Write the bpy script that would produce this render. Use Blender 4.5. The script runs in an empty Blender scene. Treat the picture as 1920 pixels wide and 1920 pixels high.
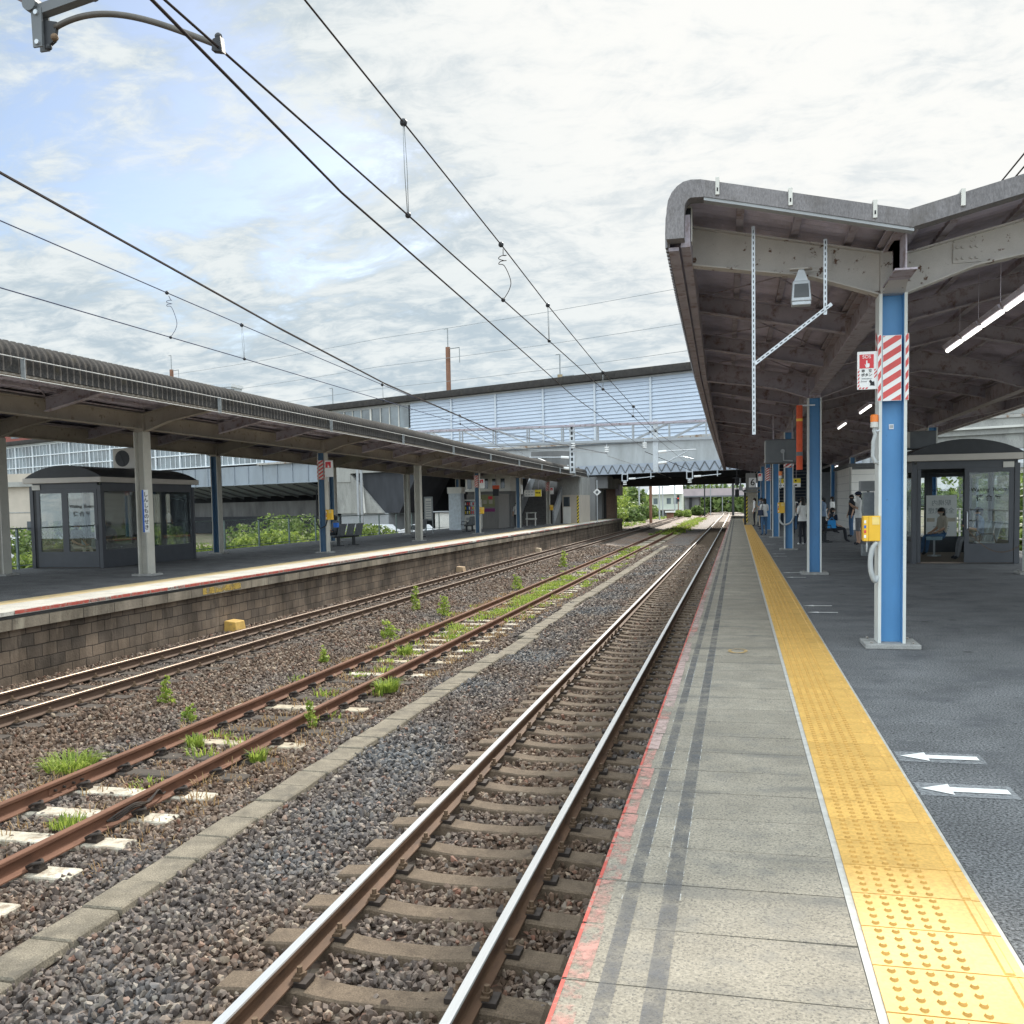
import bpy, bmesh, math, random
import numpy as np
from mathutils import Vector, Matrix, Euler
R = math.radians
rnd = random.Random(7)
nrg = np.random.default_rng(11)
SC = bpy.context.scene
COL = SC.collection

# ------------------------------------------------------------------ camera, sky, sun, exposure
cam_d = bpy.data.cameras.new('camera')
cam = bpy.data.objects.new('camera', cam_d); COL.objects.link(cam)
_yaw, _pit, _rol = R(13.41107), R(-3.30875), R(-1.04067)
_f0 = Vector((-math.sin(_yaw), math.cos(_yaw), 0)); _r0 = Vector((math.cos(_yaw), math.sin(_yaw), 0)); _u0 = Vector((0, 0, 1))
_f = _f0*math.cos(_pit) + _u0*math.sin(_pit); _u = _u0*math.cos(_pit) - _f0*math.sin(_pit)
_r3 = _r0*math.cos(_rol) + _u*math.sin(_rol); _u3 = _u*math.cos(_rol) - _r0*math.sin(_rol)
_m = Matrix((( _r3.x, _u3.x, -_f.x, 0), (_r3.y, _u3.y, -_f.y, 0), (_r3.z, _u3.z, -_f.z, 1.55), (0, 0, 0, 1)))
cam.matrix_world = _m
cam_d.sensor_fit = 'HORIZONTAL'; cam_d.sensor_width = 36.0; cam_d.lens = 36.0*1775/1920
cam_d.shift_y = (1049.3-960)/1920
cam_d.clip_start = 0.05; cam_d.clip_end = 6000
SC.camera = cam

SUN_EL, SUN_AZ = R(36.5), R(9.0)          # azimuth measured from +Y towards +X
sun_dir = Vector((math.sin(SUN_AZ)*math.cos(SUN_EL), math.cos(SUN_AZ)*math.cos(SUN_EL), math.sin(SUN_EL)))
sd = bpy.data.lights.new('sun', 'SUN'); sd.energy = 3.2; sd.angle = R(4.0); sd.color = (1.0, 0.93, 0.82)
sun = bpy.data.objects.new('sun', sd); COL.objects.link(sun)
sun.rotation_euler = (-sun_dir).to_track_quat('-Z', 'Y').to_euler(); sun.location = (20, 60, 60)

W = bpy.data.worlds.new('World'); SC.world = W; W.use_nodes = True
nt = W.node_tree; nt.nodes.clear()
def N(t, **k):
    n = nt.nodes.new(t)
    for a, b in k.items(): setattr(n, a, b)
    return n
def Lk(a, b): nt.links.new(a, b)
wo = N('ShaderNodeOutputWorld'); sky = N('ShaderNodeTexSky'); sky.sky_type = 'NISHITA'; sky.sun_disc = False
sky.sun_elevation = SUN_EL; sky.sun_rotation = SUN_AZ; sky.air_density = 1.0; sky.dust_density = 1.5; sky.ozone_density = 1.2
bg1 = N('ShaderNodeBackground'); bg1.inputs[1].default_value = 0.11; Lk(sky.outputs[0], bg1.inputs[0])
bg2 = N('ShaderNodeBackground'); bg2.inputs[1].default_value = 1.0
mx = N('ShaderNodeMixShader')
tc = N('ShaderNodeTexCoord'); sp = N('ShaderNodeSeparateXYZ'); Lk(tc.outputs['Generated'], sp.inputs[0])
def math_(op, a, b=None, c=None):
    n = N('ShaderNodeMath', operation=op)
    for i, v in enumerate((a, b, c)):
        if v is None: continue
        if isinstance(v, (int, float)): n.inputs[i].default_value = v
        else: Lk(v, n.inputs[i])
    return n.outputs[0]
zc = math_('ADD', math_('MAXIMUM', sp.outputs[2], 0.0), 0.22)
px = math_('DIVIDE', sp.outputs[0], zc); py = math_('DIVIDE', sp.outputs[1], zc)
cv = N('ShaderNodeCombineXYZ'); Lk(px, cv.inputs[0]); Lk(py, cv.inputs[1])
def noise_(scale, detail, rough, dist=0.0, vec=None, off=(0, 0, 0), st=(1, 1, 1)):
    mp = N('ShaderNodeMapping'); mp.inputs[1].default_value = off; mp.inputs[3].default_value = st
    Lk(vec or cv.outputs[0], mp.inputs[0])
    n = N('ShaderNodeTexNoise'); n.inputs['Scale'].default_value = scale; n.inputs['Detail'].default_value = detail
    n.inputs['Roughness'].default_value = rough; n.inputs['Distortion'].default_value = dist
    Lk(mp.outputs[0], n.inputs['Vector']); return n.outputs[0]
def mapr(v, a, b, c, d, smooth=True):
    n = N('ShaderNodeMapRange'); n.interpolation_type = 'SMOOTHSTEP' if smooth else 'LINEAR'
    Lk(v, n.inputs[0])
    for i, q in enumerate((a, b, c, d)): n.inputs[i+1].default_value = q
    return n.outputs[0]
dots = N('ShaderNodeVectorMath', operation='DOT_PRODUCT'); Lk(tc.outputs['Generated'], dots.inputs[0]); dots.inputs[1].default_value = sun_dir
glow = mapr(dots.outputs['Value'], 0.82, 0.958, 0.0, 1.0)
n_cov = noise_(1.1, 5, 0.55, 0.3, off=(3.1, 1.7, 0))
n_tex = noise_(3.4, 14, 0.66, 0.45, off=(1.3, 5.2, 0), st=(1.0, 1.25, 1))
n_fin = noise_(10, 12, 0.66, 0.6, off=(4.3, 2.2, 0), st=(1.0, 1.6, 1))
cov = math_('ADD', math_('ADD', math_('MULTIPLY', n_cov, 0.75), math_('MULTIPLY', n_tex, 0.55)), math_('MULTIPLY', glow, 0.16))
cov = math_('ADD', cov, math_('MULTIPLY', n_fin, 0.16))
cov = math_('ADD', cov, math_('MULTIPLY', math_('MAXIMUM', sp.outputs[0], -0.62), 0.10))
mask = mapr(cov, 0.50, 0.66, 0.06, 1.0)
low = mapr(sp.outputs[2], 0.0, 0.20, 0.72, 0.0)
mask = math_('MAXIMUM', mask, low)
tex = math_('ADD', math_('MULTIPLY', n_tex, 0.6), math_('MULTIPLY', n_fin, 0.4))
shade = mapr(math_('ADD', tex, math_('MULTIPLY', glow, 0.05)), 0.42, 0.60, 0.0, 1.0)
ramp = N('ShaderNodeMix', data_type='RGBA'); Lk(shade, ramp.inputs[0])
ramp.inputs[6].default_value = (0.345, 0.410, 0.455, 1); ramp.inputs[7].default_value = (0.545, 0.580, 0.585, 1)
gl = N('ShaderNodeMix', data_type='RGBA'); Lk(math_('MULTIPLY', glow, math_('ADD', math_('MULTIPLY', shade, 0.40), 0.58)), gl.inputs[0])
Lk(ramp.outputs[2], gl.inputs[6]); gl.inputs[7].default_value = (0.645, 0.645, 0.625, 1)
Lk(gl.outputs[2], bg2.inputs[0])
# clouds overhead and behind, out of view, are boosted to fill the shade; a bright halo sits round the veiled sun
bst = math_('ADD', 1.0, mapr(sp.outputs[2], 0.50, 0.78, 0.0, 1.25))
bst = math_('ADD', bst, mapr(sp.outputs[1], 0.30, -0.40, 0.0, 1.5))
bst = math_('ADD', bst, mapr(dots.outputs['Value'], 0.983, 1.0, 0.0, 5.0))
Lk(bst, bg2.inputs[1])
Lk(mask, mx.inputs[0]); Lk(bg1.outputs[0], mx.inputs[1]); Lk(bg2.outputs[0], mx.inputs[2]); Lk(mx.outputs[0], wo.inputs[0])

SC.view_settings.view_transform = 'Standard'; SC.view_settings.look = 'None'
SC.view_settings.exposure = 0.62; SC.view_settings.gamma = 1.0
SC.cycles.max_bounces = 8; SC.cycles.transparent_max_bounces = 24

# ------------------------------------------------------------------ materials
MATS = {}
def mat(name, col, rough=0.7, metal=0.0, var=0.18, scale=6.0, bump=0.0, bscale=40.0, col2=None, thr=(0.55, 0.7), spec=0.3, fine=0.0, fscale=120.0, stretch=(1, 1, 1), emit=None, wscale=1.5, island=0.0, vary=False):
    """Principled with noise-varied colour; col2 = worn / rusty / dirty patches through a noise threshold."""
    if name in MATS: return MATS[name]
    m = bpy.data.materials.new(name); m.use_nodes = True; t = m.node_tree; b = t.nodes['Principled BSDF']
    nw = t.nodes.new; ln = t.links.new
    b.inputs['Roughness'].default_value = rough; b.inputs['Metallic'].default_value = metal
    b.inputs['Specular IOR Level'].default_value = spec
    c = nw('ShaderNodeTexCoord'); mp = nw('ShaderNodeMapping'); mp.inputs[3].default_value = stretch; ln(c.outputs['Object'], mp.inputs[0])
    if vary:
        oi = nw('ShaderNodeObjectInfo'); vm = nw('ShaderNodeMath'); vm.operation = 'MULTIPLY'; vm.inputs[1].default_value = 60.0; ln(oi.outputs['Random'], vm.inputs[0]); cc = nw('ShaderNodeCombineXYZ'); ln(vm.outputs[0], cc.inputs[0]); ln(vm.outputs[0], cc.inputs[1]); ln(cc.outputs[0], mp.inputs[1])
    def noise(s, d=6, r=0.6):
        n = nw('ShaderNodeTexNoise'); n.inputs['Scale'].default_value = s; n.inputs['Detail'].default_value = d; n.inputs['Roughness'].default_value = r
        ln(mp.outputs[0], n.inputs['Vector']); return n.outputs[0]
    def mix(f, a, bb, blend='MIX'):
        x = nw('ShaderNodeMix'); x.data_type = 'RGBA'; x.blend_type = blend
        if isinstance(f, float): x.inputs[0].default_value = f
        else: ln(f, x.inputs[0])
        for i, q in ((6, a), (7, bb)):
            if isinstance(q, tuple): x.inputs[i].default_value = (*q, 1)
            else: ln(q, x.inputs[i])
        return x.outputs[2]
    lo = tuple(v*(1-var) for v in col); hi = tuple(min(1, v*(1+var)) for v in col)
    def rng(v, a, bb):
        r_ = nw('ShaderNodeMapRange'); ln(v, r_.inputs[0]); r_.inputs[1].default_value = a; r_.inputs[2].default_value = bb; return r_.outputs[0]
    out = mix(rng(noise(scale), 0.3, 0.7), lo, hi)
    if fine > 0:
        g = rng(noise(fscale, 3, 0.7), 0.35, 0.65)
        x = nw('ShaderNodeMath'); x.operation = 'MULTIPLY_ADD'; ln(g, x.inputs[0]); x.inputs[1].default_value = 2*fine; x.inputs[2].default_value = 1-fine
        cb = nw('ShaderNodeCombineXYZ')
        for i in range(3): ln(x.outputs[0], cb.inputs[i])
        out = mix(1.0, out, cb.outputs[0], 'MULTIPLY')
    if island > 0:
        gi = nw('ShaderNodeNewGeometry'); x = nw('ShaderNodeMath'); x.operation = 'MULTIPLY_ADD'
        ln(gi.outputs['Random Per Island'], x.inputs[0]); x.inputs[1].default_value = 2*island; x.inputs[2].default_value = 1-island
        cb = nw('ShaderNodeCombineXYZ')
        for i in range(3): ln(x.outputs[0], cb.inputs[i])
        out = mix(1.0, out, cb.outputs[0], 'MULTIPLY')
    if col2 is not None:
        out = mix(rng(noise(wscale*scale, 9, 0.68), thr[0], thr[1]), out, col2)
    ln(out, b.inputs['Base Color'])
    if bump > 0:
        bp = nw('ShaderNodeBump'); bp.inputs['Strength'].default_value = bump; bp.inputs['Distance'].default_value = 0.01
        ln(noise(bscale, 6, 0.65), bp.inputs['Height']); ln(bp.outputs[0], b.inputs['Normal'])
    if emit is not None:
        b.inputs['Emission Color'].default_value = (*emit[0], 1); b.inputs['Emission Strength'].default_value = emit[1]
    MATS[name] = m
    return m

RUST = (0.115, 0.062, 0.040)
m_asph = mat('asphalt', (0.146, 0.149, 0.153), 0.92, var=0.22, scale=1.6, bump=1.0, bscale=120, fine=0.85, fscale=75, col2=(0.085, 0.088, 0.096), thr=(0.5, 0.7), wscale=0.9, spec=0.25)
m_slab = mat('edge_slab_concrete', (0.285, 0.255, 0.205), 0.86, var=0.16, scale=3, bump=0.45, bscale=140, fine=0.26, fscale=75, col2=(0.185, 0.176, 0.158), thr=(0.52, 0.76), wscale=1.3, island=0.10)
m_yel = mat('tactile_yellow', (0.60, 0.362, 0.100), 0.6, var=0.13, scale=4, fine=0.14, fscale=60, col2=(0.42, 0.27, 0.09), thr=(0.62, 0.82), wscale=2, spec=0.3, island=0.06)
m_grout = mat('grout', (0.45, 0.44, 0.41), 0.9, var=0.2, scale=12)
m_red = mat('worn_red_paint', (0.44, 0.085, 0.065), 0.7, var=0.15, scale=10, col2=(0.34, 0.22, 0.18), thr=(0.50, 0.62), wscale=1.2)
m_redl0 = mat('faded_red_paint', (0.55, 0.25, 0.20), 0.8, var=0.2, scale=8, col2=(0.36, 0.34, 0.30), thr=(0.40, 0.50), wscale=1.6)
m_stripe0 = mat('dark_edge_stripe', (0.115, 0.118, 0.125), 0.85, var=0.2, scale=5, col2=(0.24, 0.235, 0.215), thr=(0.60, 0.72), wscale=2.5, fine=0.2)
m_wline = mat('thin_worn_white_line', (0.55, 0.55, 0.52), 0.8, var=0.1, scale=9, col2=(0.30, 0.29, 0.26), thr=(0.45, 0.6), wscale=1.5)
m_wpaint = mat('road_white_paint', (0.78, 0.78, 0.76), 0.7, var=0.08, scale=9, col2=(0.35, 0.36, 0.37), thr=(0.62, 0.75), wscale=3)
m_gpaint0 = mat('road_grey_patch', (0.20, 0.21, 0.22), 0.8, var=0.15, scale=9, fine=0.35, fscale=120)
m_conc = mat('grey_concrete', (0.30, 0.30, 0.285), 0.88, var=0.25, scale=0.6, bump=0.25, bscale=30, fine=0.12, fscale=25, col2=(0.16, 0.16, 0.155), thr=(0.55, 0.75), wscale=1.6, stretch=(1, 1, .35))
m_conc_d = mat('dark_concrete', (0.16, 0.16, 0.16), 0.9, var=0.3, scale=0.8, stretch=(1, 1, .3))
m_pad = mat('pad_concrete', (0.30, 0.30, 0.29), 0.9, var=0.2, scale=9, bump=0.3, bscale=60, fine=0.2)
m_lid = mat('trough_lid_concrete', (0.195, 0.168, 0.128), 0.9, var=0.26, scale=5, bump=0.5, bscale=90, fine=0.42, fscale=85, col2=(0.10, 0.088, 0.072), thr=(0.50, 0.70), wscale=0.6, island=0.0, vary=True)
m_slp = mat('sleeper_brown_concrete', (0.145, 0.108, 0.076), 0.9, var=0.18, scale=6, bump=0.5, bscale=90, fine=0.32, fscale=95, col2=(0.085, 0.062, 0.045), thr=(0.50, 0.70), vary=True)
m_slpw = mat('sleeper_white_concrete', (0.50, 0.455, 0.37), 0.88, var=0.24, scale=4, bump=0.4, bscale=50, fine=0.24, col2=(0.21, 0.150, 0.105), thr=(0.48, 0.66), vary=True)
m_slpt = mat('sleeper_tan', (0.42, 0.36, 0.27), 0.9, var=0.2, scale=6, col2=(0.22, 0.17, 0.12), thr=(0.5, 0.7), bump=0.3, bscale=60, vary=True)
m_slpd = mat('sleeper_dark_timber', (0.075, 0.062, 0.052), 0.9, var=0.3, scale=10, bump=0.5, bscale=50, stretch=(.3, 3, 1))
m_rail = mat('rail_brown_rust', (0.135, 0.078, 0.048), 0.75, var=0.22, scale=9, bump=0.2, bscale=60, col2=(0.075, 0.045, 0.032), thr=(0.52, 0.7), stretch=(1, .3, 1))
m_railr = mat('rail_red_rust', (0.165, 0.080, 0.050), 0.8, var=0.2, scale=9, bump=0.2, bscale=60, col2=(0.13, 0.062, 0.040), thr=(0.52, 0.7), stretch=(1, .3, 1))
m_raild = mat('rail_dark_rust', (0.105, 0.066, 0.046), 0.75, var=0.22, scale=9, stretch=(1, .3, 1))
m_shine = mat('rail_polished_head', (0.86, 0.86, 0.85), 0.32, 0.95, var=0.06, scale=30, stretch=(6, .1, 1), spec=0.5)
m_semi = mat('rail_dull_head', (0.34, 0.27, 0.22), 0.42, 0.8, var=0.15, scale=20, stretch=(4, .2, 1))
m_clip = mat('dark_rail_clip', (0.055, 0.045, 0.040), 0.6, 0.4, var=0.3, scale=20)
m_bolt = mat('brown_bolt', (0.17, 0.115, 0.075), 0.7, 0.3, var=0.3, scale=30)
m_slate = mat('weathered_slate', (0.195, 0.185, 0.19), 0.9, var=0.20, scale=2.2, bump=0.3, bscale=90, fine=0.20, fscale=70, col2=(0.115, 0.105, 0.098), thr=(0.5, 0.72), wscale=1.5, stretch=(1, 1, .4))
m_slate_u = mat('slate_underside', (0.53, 0.49, 0.58), 0.9, var=0.2, scale=1.5, col2=(0.32, 0.285, 0.32), thr=(0.5, 0.75), fine=0.08)
m_slate_d = mat('mossy_dark_slate', (0.040, 0.037, 0.035), 0.92, var=0.3, scale=2.5, bump=0.3, bscale=50, fine=0.3, fscale=30, col2=(0.070, 0.058, 0.038), thr=(0.56, 0.74), wscale=1.4)
m_gsteel = mat('grey_rusty_steel', (0.50, 0.475, 0.45), 0.62, var=0.10, scale=3, col2=RUST, thr=(0.585, 0.63), wscale=2.6, spec=0.35, fine=0.05)
m_dsteel = mat('brown_grimy_steel', (0.40, 0.365, 0.41), 0.75, var=0.22, scale=3, col2=(0.20, 0.145, 0.135), thr=(0.5, 0.66), wscale=2)
m_lsteel = mat('beige_grimy_steel', (0.32, 0.285, 0.245), 0.72, var=0.18, scale=2.2, col2=(0.10, 0.075, 0.058), thr=(0.56, 0.70), wscale=2)
m_blue = mat('blue_paint', (0.10, 0.285, 0.53), 0.42, var=0.09, scale=1.6, col2=(0.060, 0.115, 0.20), thr=(0.655, 0.70), spec=0.4, stretch=(2, 2, .8), wscale=7)
m_blued = mat('faded_blue_paint', (0.095, 0.175, 0.28), 0.5, var=0.12, scale=1.6, col2=(0.12, 0.10, 0.09), thr=(0.64, 0.72), spec=0.35, stretch=(2, 2, .4), wscale=4)
m_flange = mat('off_white_flange_paint', (0.60, 0.62, 0.60), 0.5, var=0.06, scale=3, col2=(0.33, 0.24, 0.18), thr=(0.66, 0.72), wscale=5)
m_flangeg = mat('grey_beige_flange_paint', (0.44, 0.43, 0.39), 0.55, var=0.08, scale=3, col2=(0.22, 0.17, 0.14), thr=(0.64, 0.72), wscale=5)
m_galv = mat('galvanised_steel', (0.50, 0.53, 0.56), 0.42, 0.55, var=0.12, scale=12, spec=0.5)
m_galvd = mat('dull_galvanised', (0.30, 0.32, 0.33), 0.6, 0.3, var=0.15, scale=8)
m_white = mat('white_enamel', (0.80, 0.80, 0.79), 0.4, var=0.03, scale=3)
m_offw = mat('off_white_panel', (0.62, 0.61, 0.57), 0.55, var=0.07, scale=2)
m_redp = mat('sign_red', (0.62, 0.055, 0.065), 0.45, var=0.05, scale=4)
m_redf = mat('hazard_red', (0.60, 0.10, 0.095), 0.5, var=0.10, scale=7)
m_black = mat('black_ink', (0.022, 0.022, 0.024), 0.55, var=0.1, scale=9)
m_dark = mat('black_plastic', (0.030, 0.032, 0.036), 0.45, var=0.2, scale=9)
m_char = mat('charcoal_metal', (0.060, 0.066, 0.078), 0.42, var=0.10, scale=4, spec=0.45)
m_chard = mat('dark_roof_metal', (0.050, 0.054, 0.060), 0.5, var=0.15, scale=3)
m_trim = mat('beige_metal_trim', (0.47, 0.44, 0.40), 0.45, 0.2, var=0.05, scale=3)
m_ybox = mat('yellow_enamel', (0.80, 0.47, 0.035), 0.38, var=0.06, scale=6, spec=0.45)
m_amber = mat('amber_lens', (0.78, 0.20, 0.025), 0.3, var=0.06, scale=10, spec=0.5)
m_orange = mat('orange_red_cloth', (0.60, 0.10, 0.045), 0.8, var=0.12, scale=6)
m_grey = mat('grey_paint', (0.33, 0.345, 0.36), 0.5, var=0.07, scale=4)
m_greyd = mat('dark_grey_paint', (0.13, 0.14, 0.15), 0.5, var=0.1, scale=4)
m_pipe = mat('grey_conduit', (0.42, 0.44, 0.44), 0.5, var=0.08, scale=8)
m_wire = mat('dark_copper_wire', (0.045, 0.036, 0.034), 0.9, 0.0, var=0.03, scale=.3, spec=0.1)
m_wireb = mat('bluish_wire', (0.075, 0.085, 0.14), 0.9, 0.0, var=0.03, scale=.3, spec=0.1)
m_wirel = mat('pale_wire', (0.42, 0.42, 0.41), 0.8, 0.0, var=0.1, scale=9)
m_porc = mat('white_porcelain', (0.78, 0.78, 0.77), 0.25, var=0.03, scale=5, spec=0.5)
m_clad = mat('pale_blue_louvre', (0.50, 0.57, 0.67), 0.5, var=0.05, scale=0.6, col2=(0.45, 0.53, 0.64), thr=(0.55, 0.8))
m_girder = mat('blue_grey_girder', (0.25, 0.285, 0.325), 0.55, var=0.12, scale=0.5, col2=(0.19, 0.205, 0.22), thr=(0.5, 0.75), stretch=(1, 1, .3))
m_girdp = mat('pale_girder', (0.42, 0.44, 0.45), 0.6, var=0.12, scale=0.5, col2=(0.30, 0.31, 0.31), thr=(0.5, 0.75), stretch=(1, 1, .3))
m_lamp = mat('lit_tube', (0.9, 0.9, 0.88), 0.4, emit=((1.0, 0.97, 0.90), 1.6))
m_skin = mat('skin', (0.50, 0.31, 0.22), 0.55, var=0.06, scale=12)
m_hair = mat('black_hair', (0.018, 0.016, 0.016), 0.5, var=0.3, scale=40)
m_cw = mat('white_cotton', (0.70, 0.70, 0.69), 0.85, var=0.06, scale=12)
m_cd = mat('dark_cloth', (0.028, 0.030, 0.038), 0.85, var=0.2, scale=12)
m_cg = mat('grey_cloth', (0.15, 0.155, 0.165), 0.85, var=0.15, scale=12)
m_cb = mat('denim_blue', (0.060, 0.120, 0.22), 0.85, var=0.15, scale=12)
m_cs = mat('blue_shirt', (0.18, 0.25, 0.36), 0.85, var=0.12, scale=12)
m_cbe = mat('beige_cloth', (0.46, 0.41, 0.34), 0.85, var=0.1, scale=12)
m_navy = mat('navy_cloth', (0.020, 0.028, 0.055), 0.8, var=0.2, scale=12)
m_cyan = mat('bright_blue_bag', (0.03, 0.26, 0.62), 0.6, var=0.1, scale=12)
m_ground = mat('dry_soil', (0.17, 0.145, 0.105), 0.95, var=0.3, scale=0.5, col2=(0.085, 0.10, 0.04), thr=(0.48, 0.62), wscale=0.6)
m_brick_red = mat('red_brick', (0.24, 0.085, 0.07), 0.85, var=0.2, scale=3)
m_beige = mat('beige_render_wall', (0.45, 0.40, 0.34), 0.85, var=0.1, scale=0.8)
m_carw = mat('white_car_paint', (0.75, 0.76, 0.77), 0.25, var=0.02, scale=2, spec=0.5)
m_carg = mat('grey_car_paint', (0.16, 0.18, 0.20), 0.25, 0.3, var=0.04, scale=2, spec=0.5)
m_tyre = mat('tyre_rubber', (0.02, 0.02, 0.02), 0.8, var=0.2, scale=9)
m_gwin = mat('dark_window_glass', (0.035, 0.045, 0.055), 0.08, var=0.3, scale=0.6, spec=0.6)
m_gwin2 = mat('reflective_window_glass', (0.14, 0.17, 0.19), 0.10, var=0.5, scale=0.35, spec=0.7)
m_pale = mat('pale_roof', (0.80, 0.80, 0.78), 0.5, var=0.05, scale=1)
m_housew = mat('green_white_siding', (0.52, 0.56, 0.50), 0.8, var=0.06, scale=1)
m_poster = mat('olive_poster', (0.26, 0.27, 0.15), 0.6, var=0.2, scale=3)
m_purple = mat('purple_board', (0.23, 0.05, 0.17), 0.6, var=0.1, scale=3)
m_signy = mat('sign_yellow', (0.76, 0.60, 0.05), 0.5, var=0.04, scale=3)
m_signb = mat('sign_blue', (0.03, 0.13, 0.50), 0.5, var=0.04, scale=3)

def glass_mat(name, tint=(0.9, 0.95, 0.96), refl=0.12):
    m = bpy.data.materials.new(name); m.use_nodes = True; t = m.node_tree; t.nodes.clear()
    o = t.nodes.new('ShaderNodeOutputMaterial'); a = t.nodes.new('ShaderNodeBsdfTransparent'); g = t.nodes.new('ShaderNodeBsdfGlossy')
    f = t.nodes.new('ShaderNodeFresnel'); x = t.nodes.new('ShaderNodeMixShader'); mm = t.nodes.new('ShaderNodeMath'); mm.operation = 'MULTIPLY_ADD'
    nz = t.nodes.new('ShaderNodeTexNoise'); nz.inputs['Scale'].default_value = 0.7
    mr = t.nodes.new('ShaderNodeMapRange'); mr.inputs[3].default_value = 0.0; mr.inputs[4].default_value = 0.02
    t.links.new(nz.outputs[0], mr.inputs[0]); t.links.new(mr.outputs[0], g.inputs['Roughness'])
    a.inputs[0].default_value = (*tint, 1); f.inputs[0].default_value = 1.5
    mm.inputs[1].default_value = 0.75; mm.inputs[2].default_value = refl
    t.links.new(f.outputs[0], mm.inputs[0]); t.links.new(mm.outputs[0], x.inputs[0]); t.links.new(a.outputs[0], x.inputs[1]); t.links.new(g.outputs[0], x.inputs[2]); t.links.new(x.outputs[0], o.inputs[0])
    return m
m_glass = glass_mat('clear_pane', (0.90, 0.93, 0.93), 0.012)

# dark aggregate specks and cross-wise damp stains on the edge slabs
_t = m_slab.node_tree; _b = _t.nodes['Principled BSDF']; _src = _b.inputs['Base Color'].links[0].from_socket; _c = _t.nodes.new('ShaderNodeTexCoord')
_v = _t.nodes.new('ShaderNodeTexVoronoi'); _v.inputs['Scale'].default_value = 150; _v.inputs['Randomness'].default_value = 1.0; _t.links.new(_c.outputs['Object'], _v.inputs['Vector'])
_s = _t.nodes.new('ShaderNodeSeparateColor'); _t.links.new(_v.outputs['Color'], _s.inputs[0])
_r = _t.nodes.new('ShaderNodeMapRange'); _t.links.new(_s.outputs[0], _r.inputs[0]); _r.inputs[1].default_value = 0.15; _r.inputs[2].default_value = 0.11; _r.inputs[4].default_value = 0.6
_x = _t.nodes.new('ShaderNodeMix'); _x.data_type = 'RGBA'; _t.links.new(_r.outputs[0], _x.inputs[0]); _t.links.new(_src, _x.inputs[6]); _x.inputs[7].default_value = (.085, .08, .075, 1); _src = _x.outputs[2]
_mp = _t.nodes.new('ShaderNodeMapping'); _mp.inputs[3].default_value = (.9, 3.2, 1); _t.links.new(_c.outputs['Object'], _mp.inputs[0])
_n = _t.nodes.new('ShaderNodeTexNoise'); _n.inputs['Scale'].default_value = 1.3; _n.inputs['Detail'].default_value = 8; _t.links.new(_mp.outputs[0], _n.inputs['Vector'])
_r = _t.nodes.new('ShaderNodeMapRange'); _t.links.new(_n.outputs[0], _r.inputs[0]); _r.inputs[1].default_value = 0.55; _r.inputs[2].default_value = 0.72; _r.inputs[4].default_value = 0.65
_x = _t.nodes.new('ShaderNodeMix'); _x.data_type = 'RGBA'; _t.links.new(_r.outputs[0], _x.inputs[0]); _t.links.new(_src, _x.inputs[6]); _x.inputs[7].default_value = (.12, .118, .112, 1)
_t.links.new(_x.outputs[2], _b.inputs['Base Color'])
# sparse pale gum spots and dark drips on the asphalt
_t = m_asph.node_tree; _b = _t.nodes['Principled BSDF']; _src = _b.inputs['Base Color'].links[0].from_socket; _c = _t.nodes.new('ShaderNodeTexCoord')
for _sc, _off, _th, _cl in ((1.7, 0.0, 0.020, (.24, .24, .235)), (2.6, 5.3, 0.026, (.045, .047, .05)), (0.55, 2.2, 0.022, (.05, .05, .052))):
    _mp = _t.nodes.new('ShaderNodeMapping'); _mp.inputs[1].default_value = (_off, _off*1.7, 0); _t.links.new(_c.outputs['Object'], _mp.inputs[0])
    _v = _t.nodes.new('ShaderNodeTexVoronoi'); _v.inputs['Scale'].default_value = _sc; _v.voronoi_dimensions = '2D'; _t.links.new(_mp.outputs[0], _v.inputs['Vector'])
    _r = _t.nodes.new('ShaderNodeMapRange'); _t.links.new(_v.outputs['Distance'], _r.inputs[0]); _r.inputs[1].default_value = _th*1.4; _r.inputs[2].default_value = _th*.8; _r.inputs[4].default_value = .8
    _x = _t.nodes.new('ShaderNodeMix'); _x.data_type = 'RGBA'; _t.links.new(_r.outputs[0], _x.inputs[0]); _t.links.new(_src, _x.inputs[6]); _x.inputs[7].default_value = (*_cl, 1); _src = _x.outputs[2]
_t.links.new(_src, _b.inputs['Base Color'])
def leaf_mat(name, dark, light, trans=0.35):
    m = bpy.data.materials.new(name); m.use_nodes = True; t = m.node_tree; b = t.nodes['Principled BSDF']; o = t.nodes['Material Output']
    g = t.nodes.new('ShaderNodeNewGeometry'); x = t.nodes.new('ShaderNodeMix'); x.data_type = 'RGBA'
    t.links.new(g.outputs['Random Per Island'], x.inputs[0]); x.inputs[6].default_value = (*dark, 1); x.inputs[7].default_value = (*light, 1)
    t.links.new(x.outputs[2], b.inputs['Base Color']); b.inputs['Roughness'].default_value = 0.55; b.inputs['Specular IOR Level'].default_value = 0.3
    tr = t.nodes.new('ShaderNodeBsdfTranslucent'); t.links.new(x.outputs[2], tr.inputs[0])
    ms = t.nodes.new('ShaderNodeMixShader'); ms.inputs[0].default_value = trans
    t.links.new(b.outputs[0], ms.inputs[1]); t.links.new(tr.outputs[0], ms.inputs[2]); t.links.new(ms.outputs[0], o.inputs[0])
    return m
m_leaf = leaf_mat('vine_leaf', (0.11, 0.175, 0.034), (0.37, 0.46, 0.11), 0.52)
m_leafd = leaf_mat('dark_leaf', (0.060, 0.105, 0.030), (0.20, 0.27, 0.08), 0.45)
m_grass = leaf_mat('grass_blade', (0.155, 0.235, 0.040), (0.42, 0.50, 0.105), 0.5)
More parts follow.
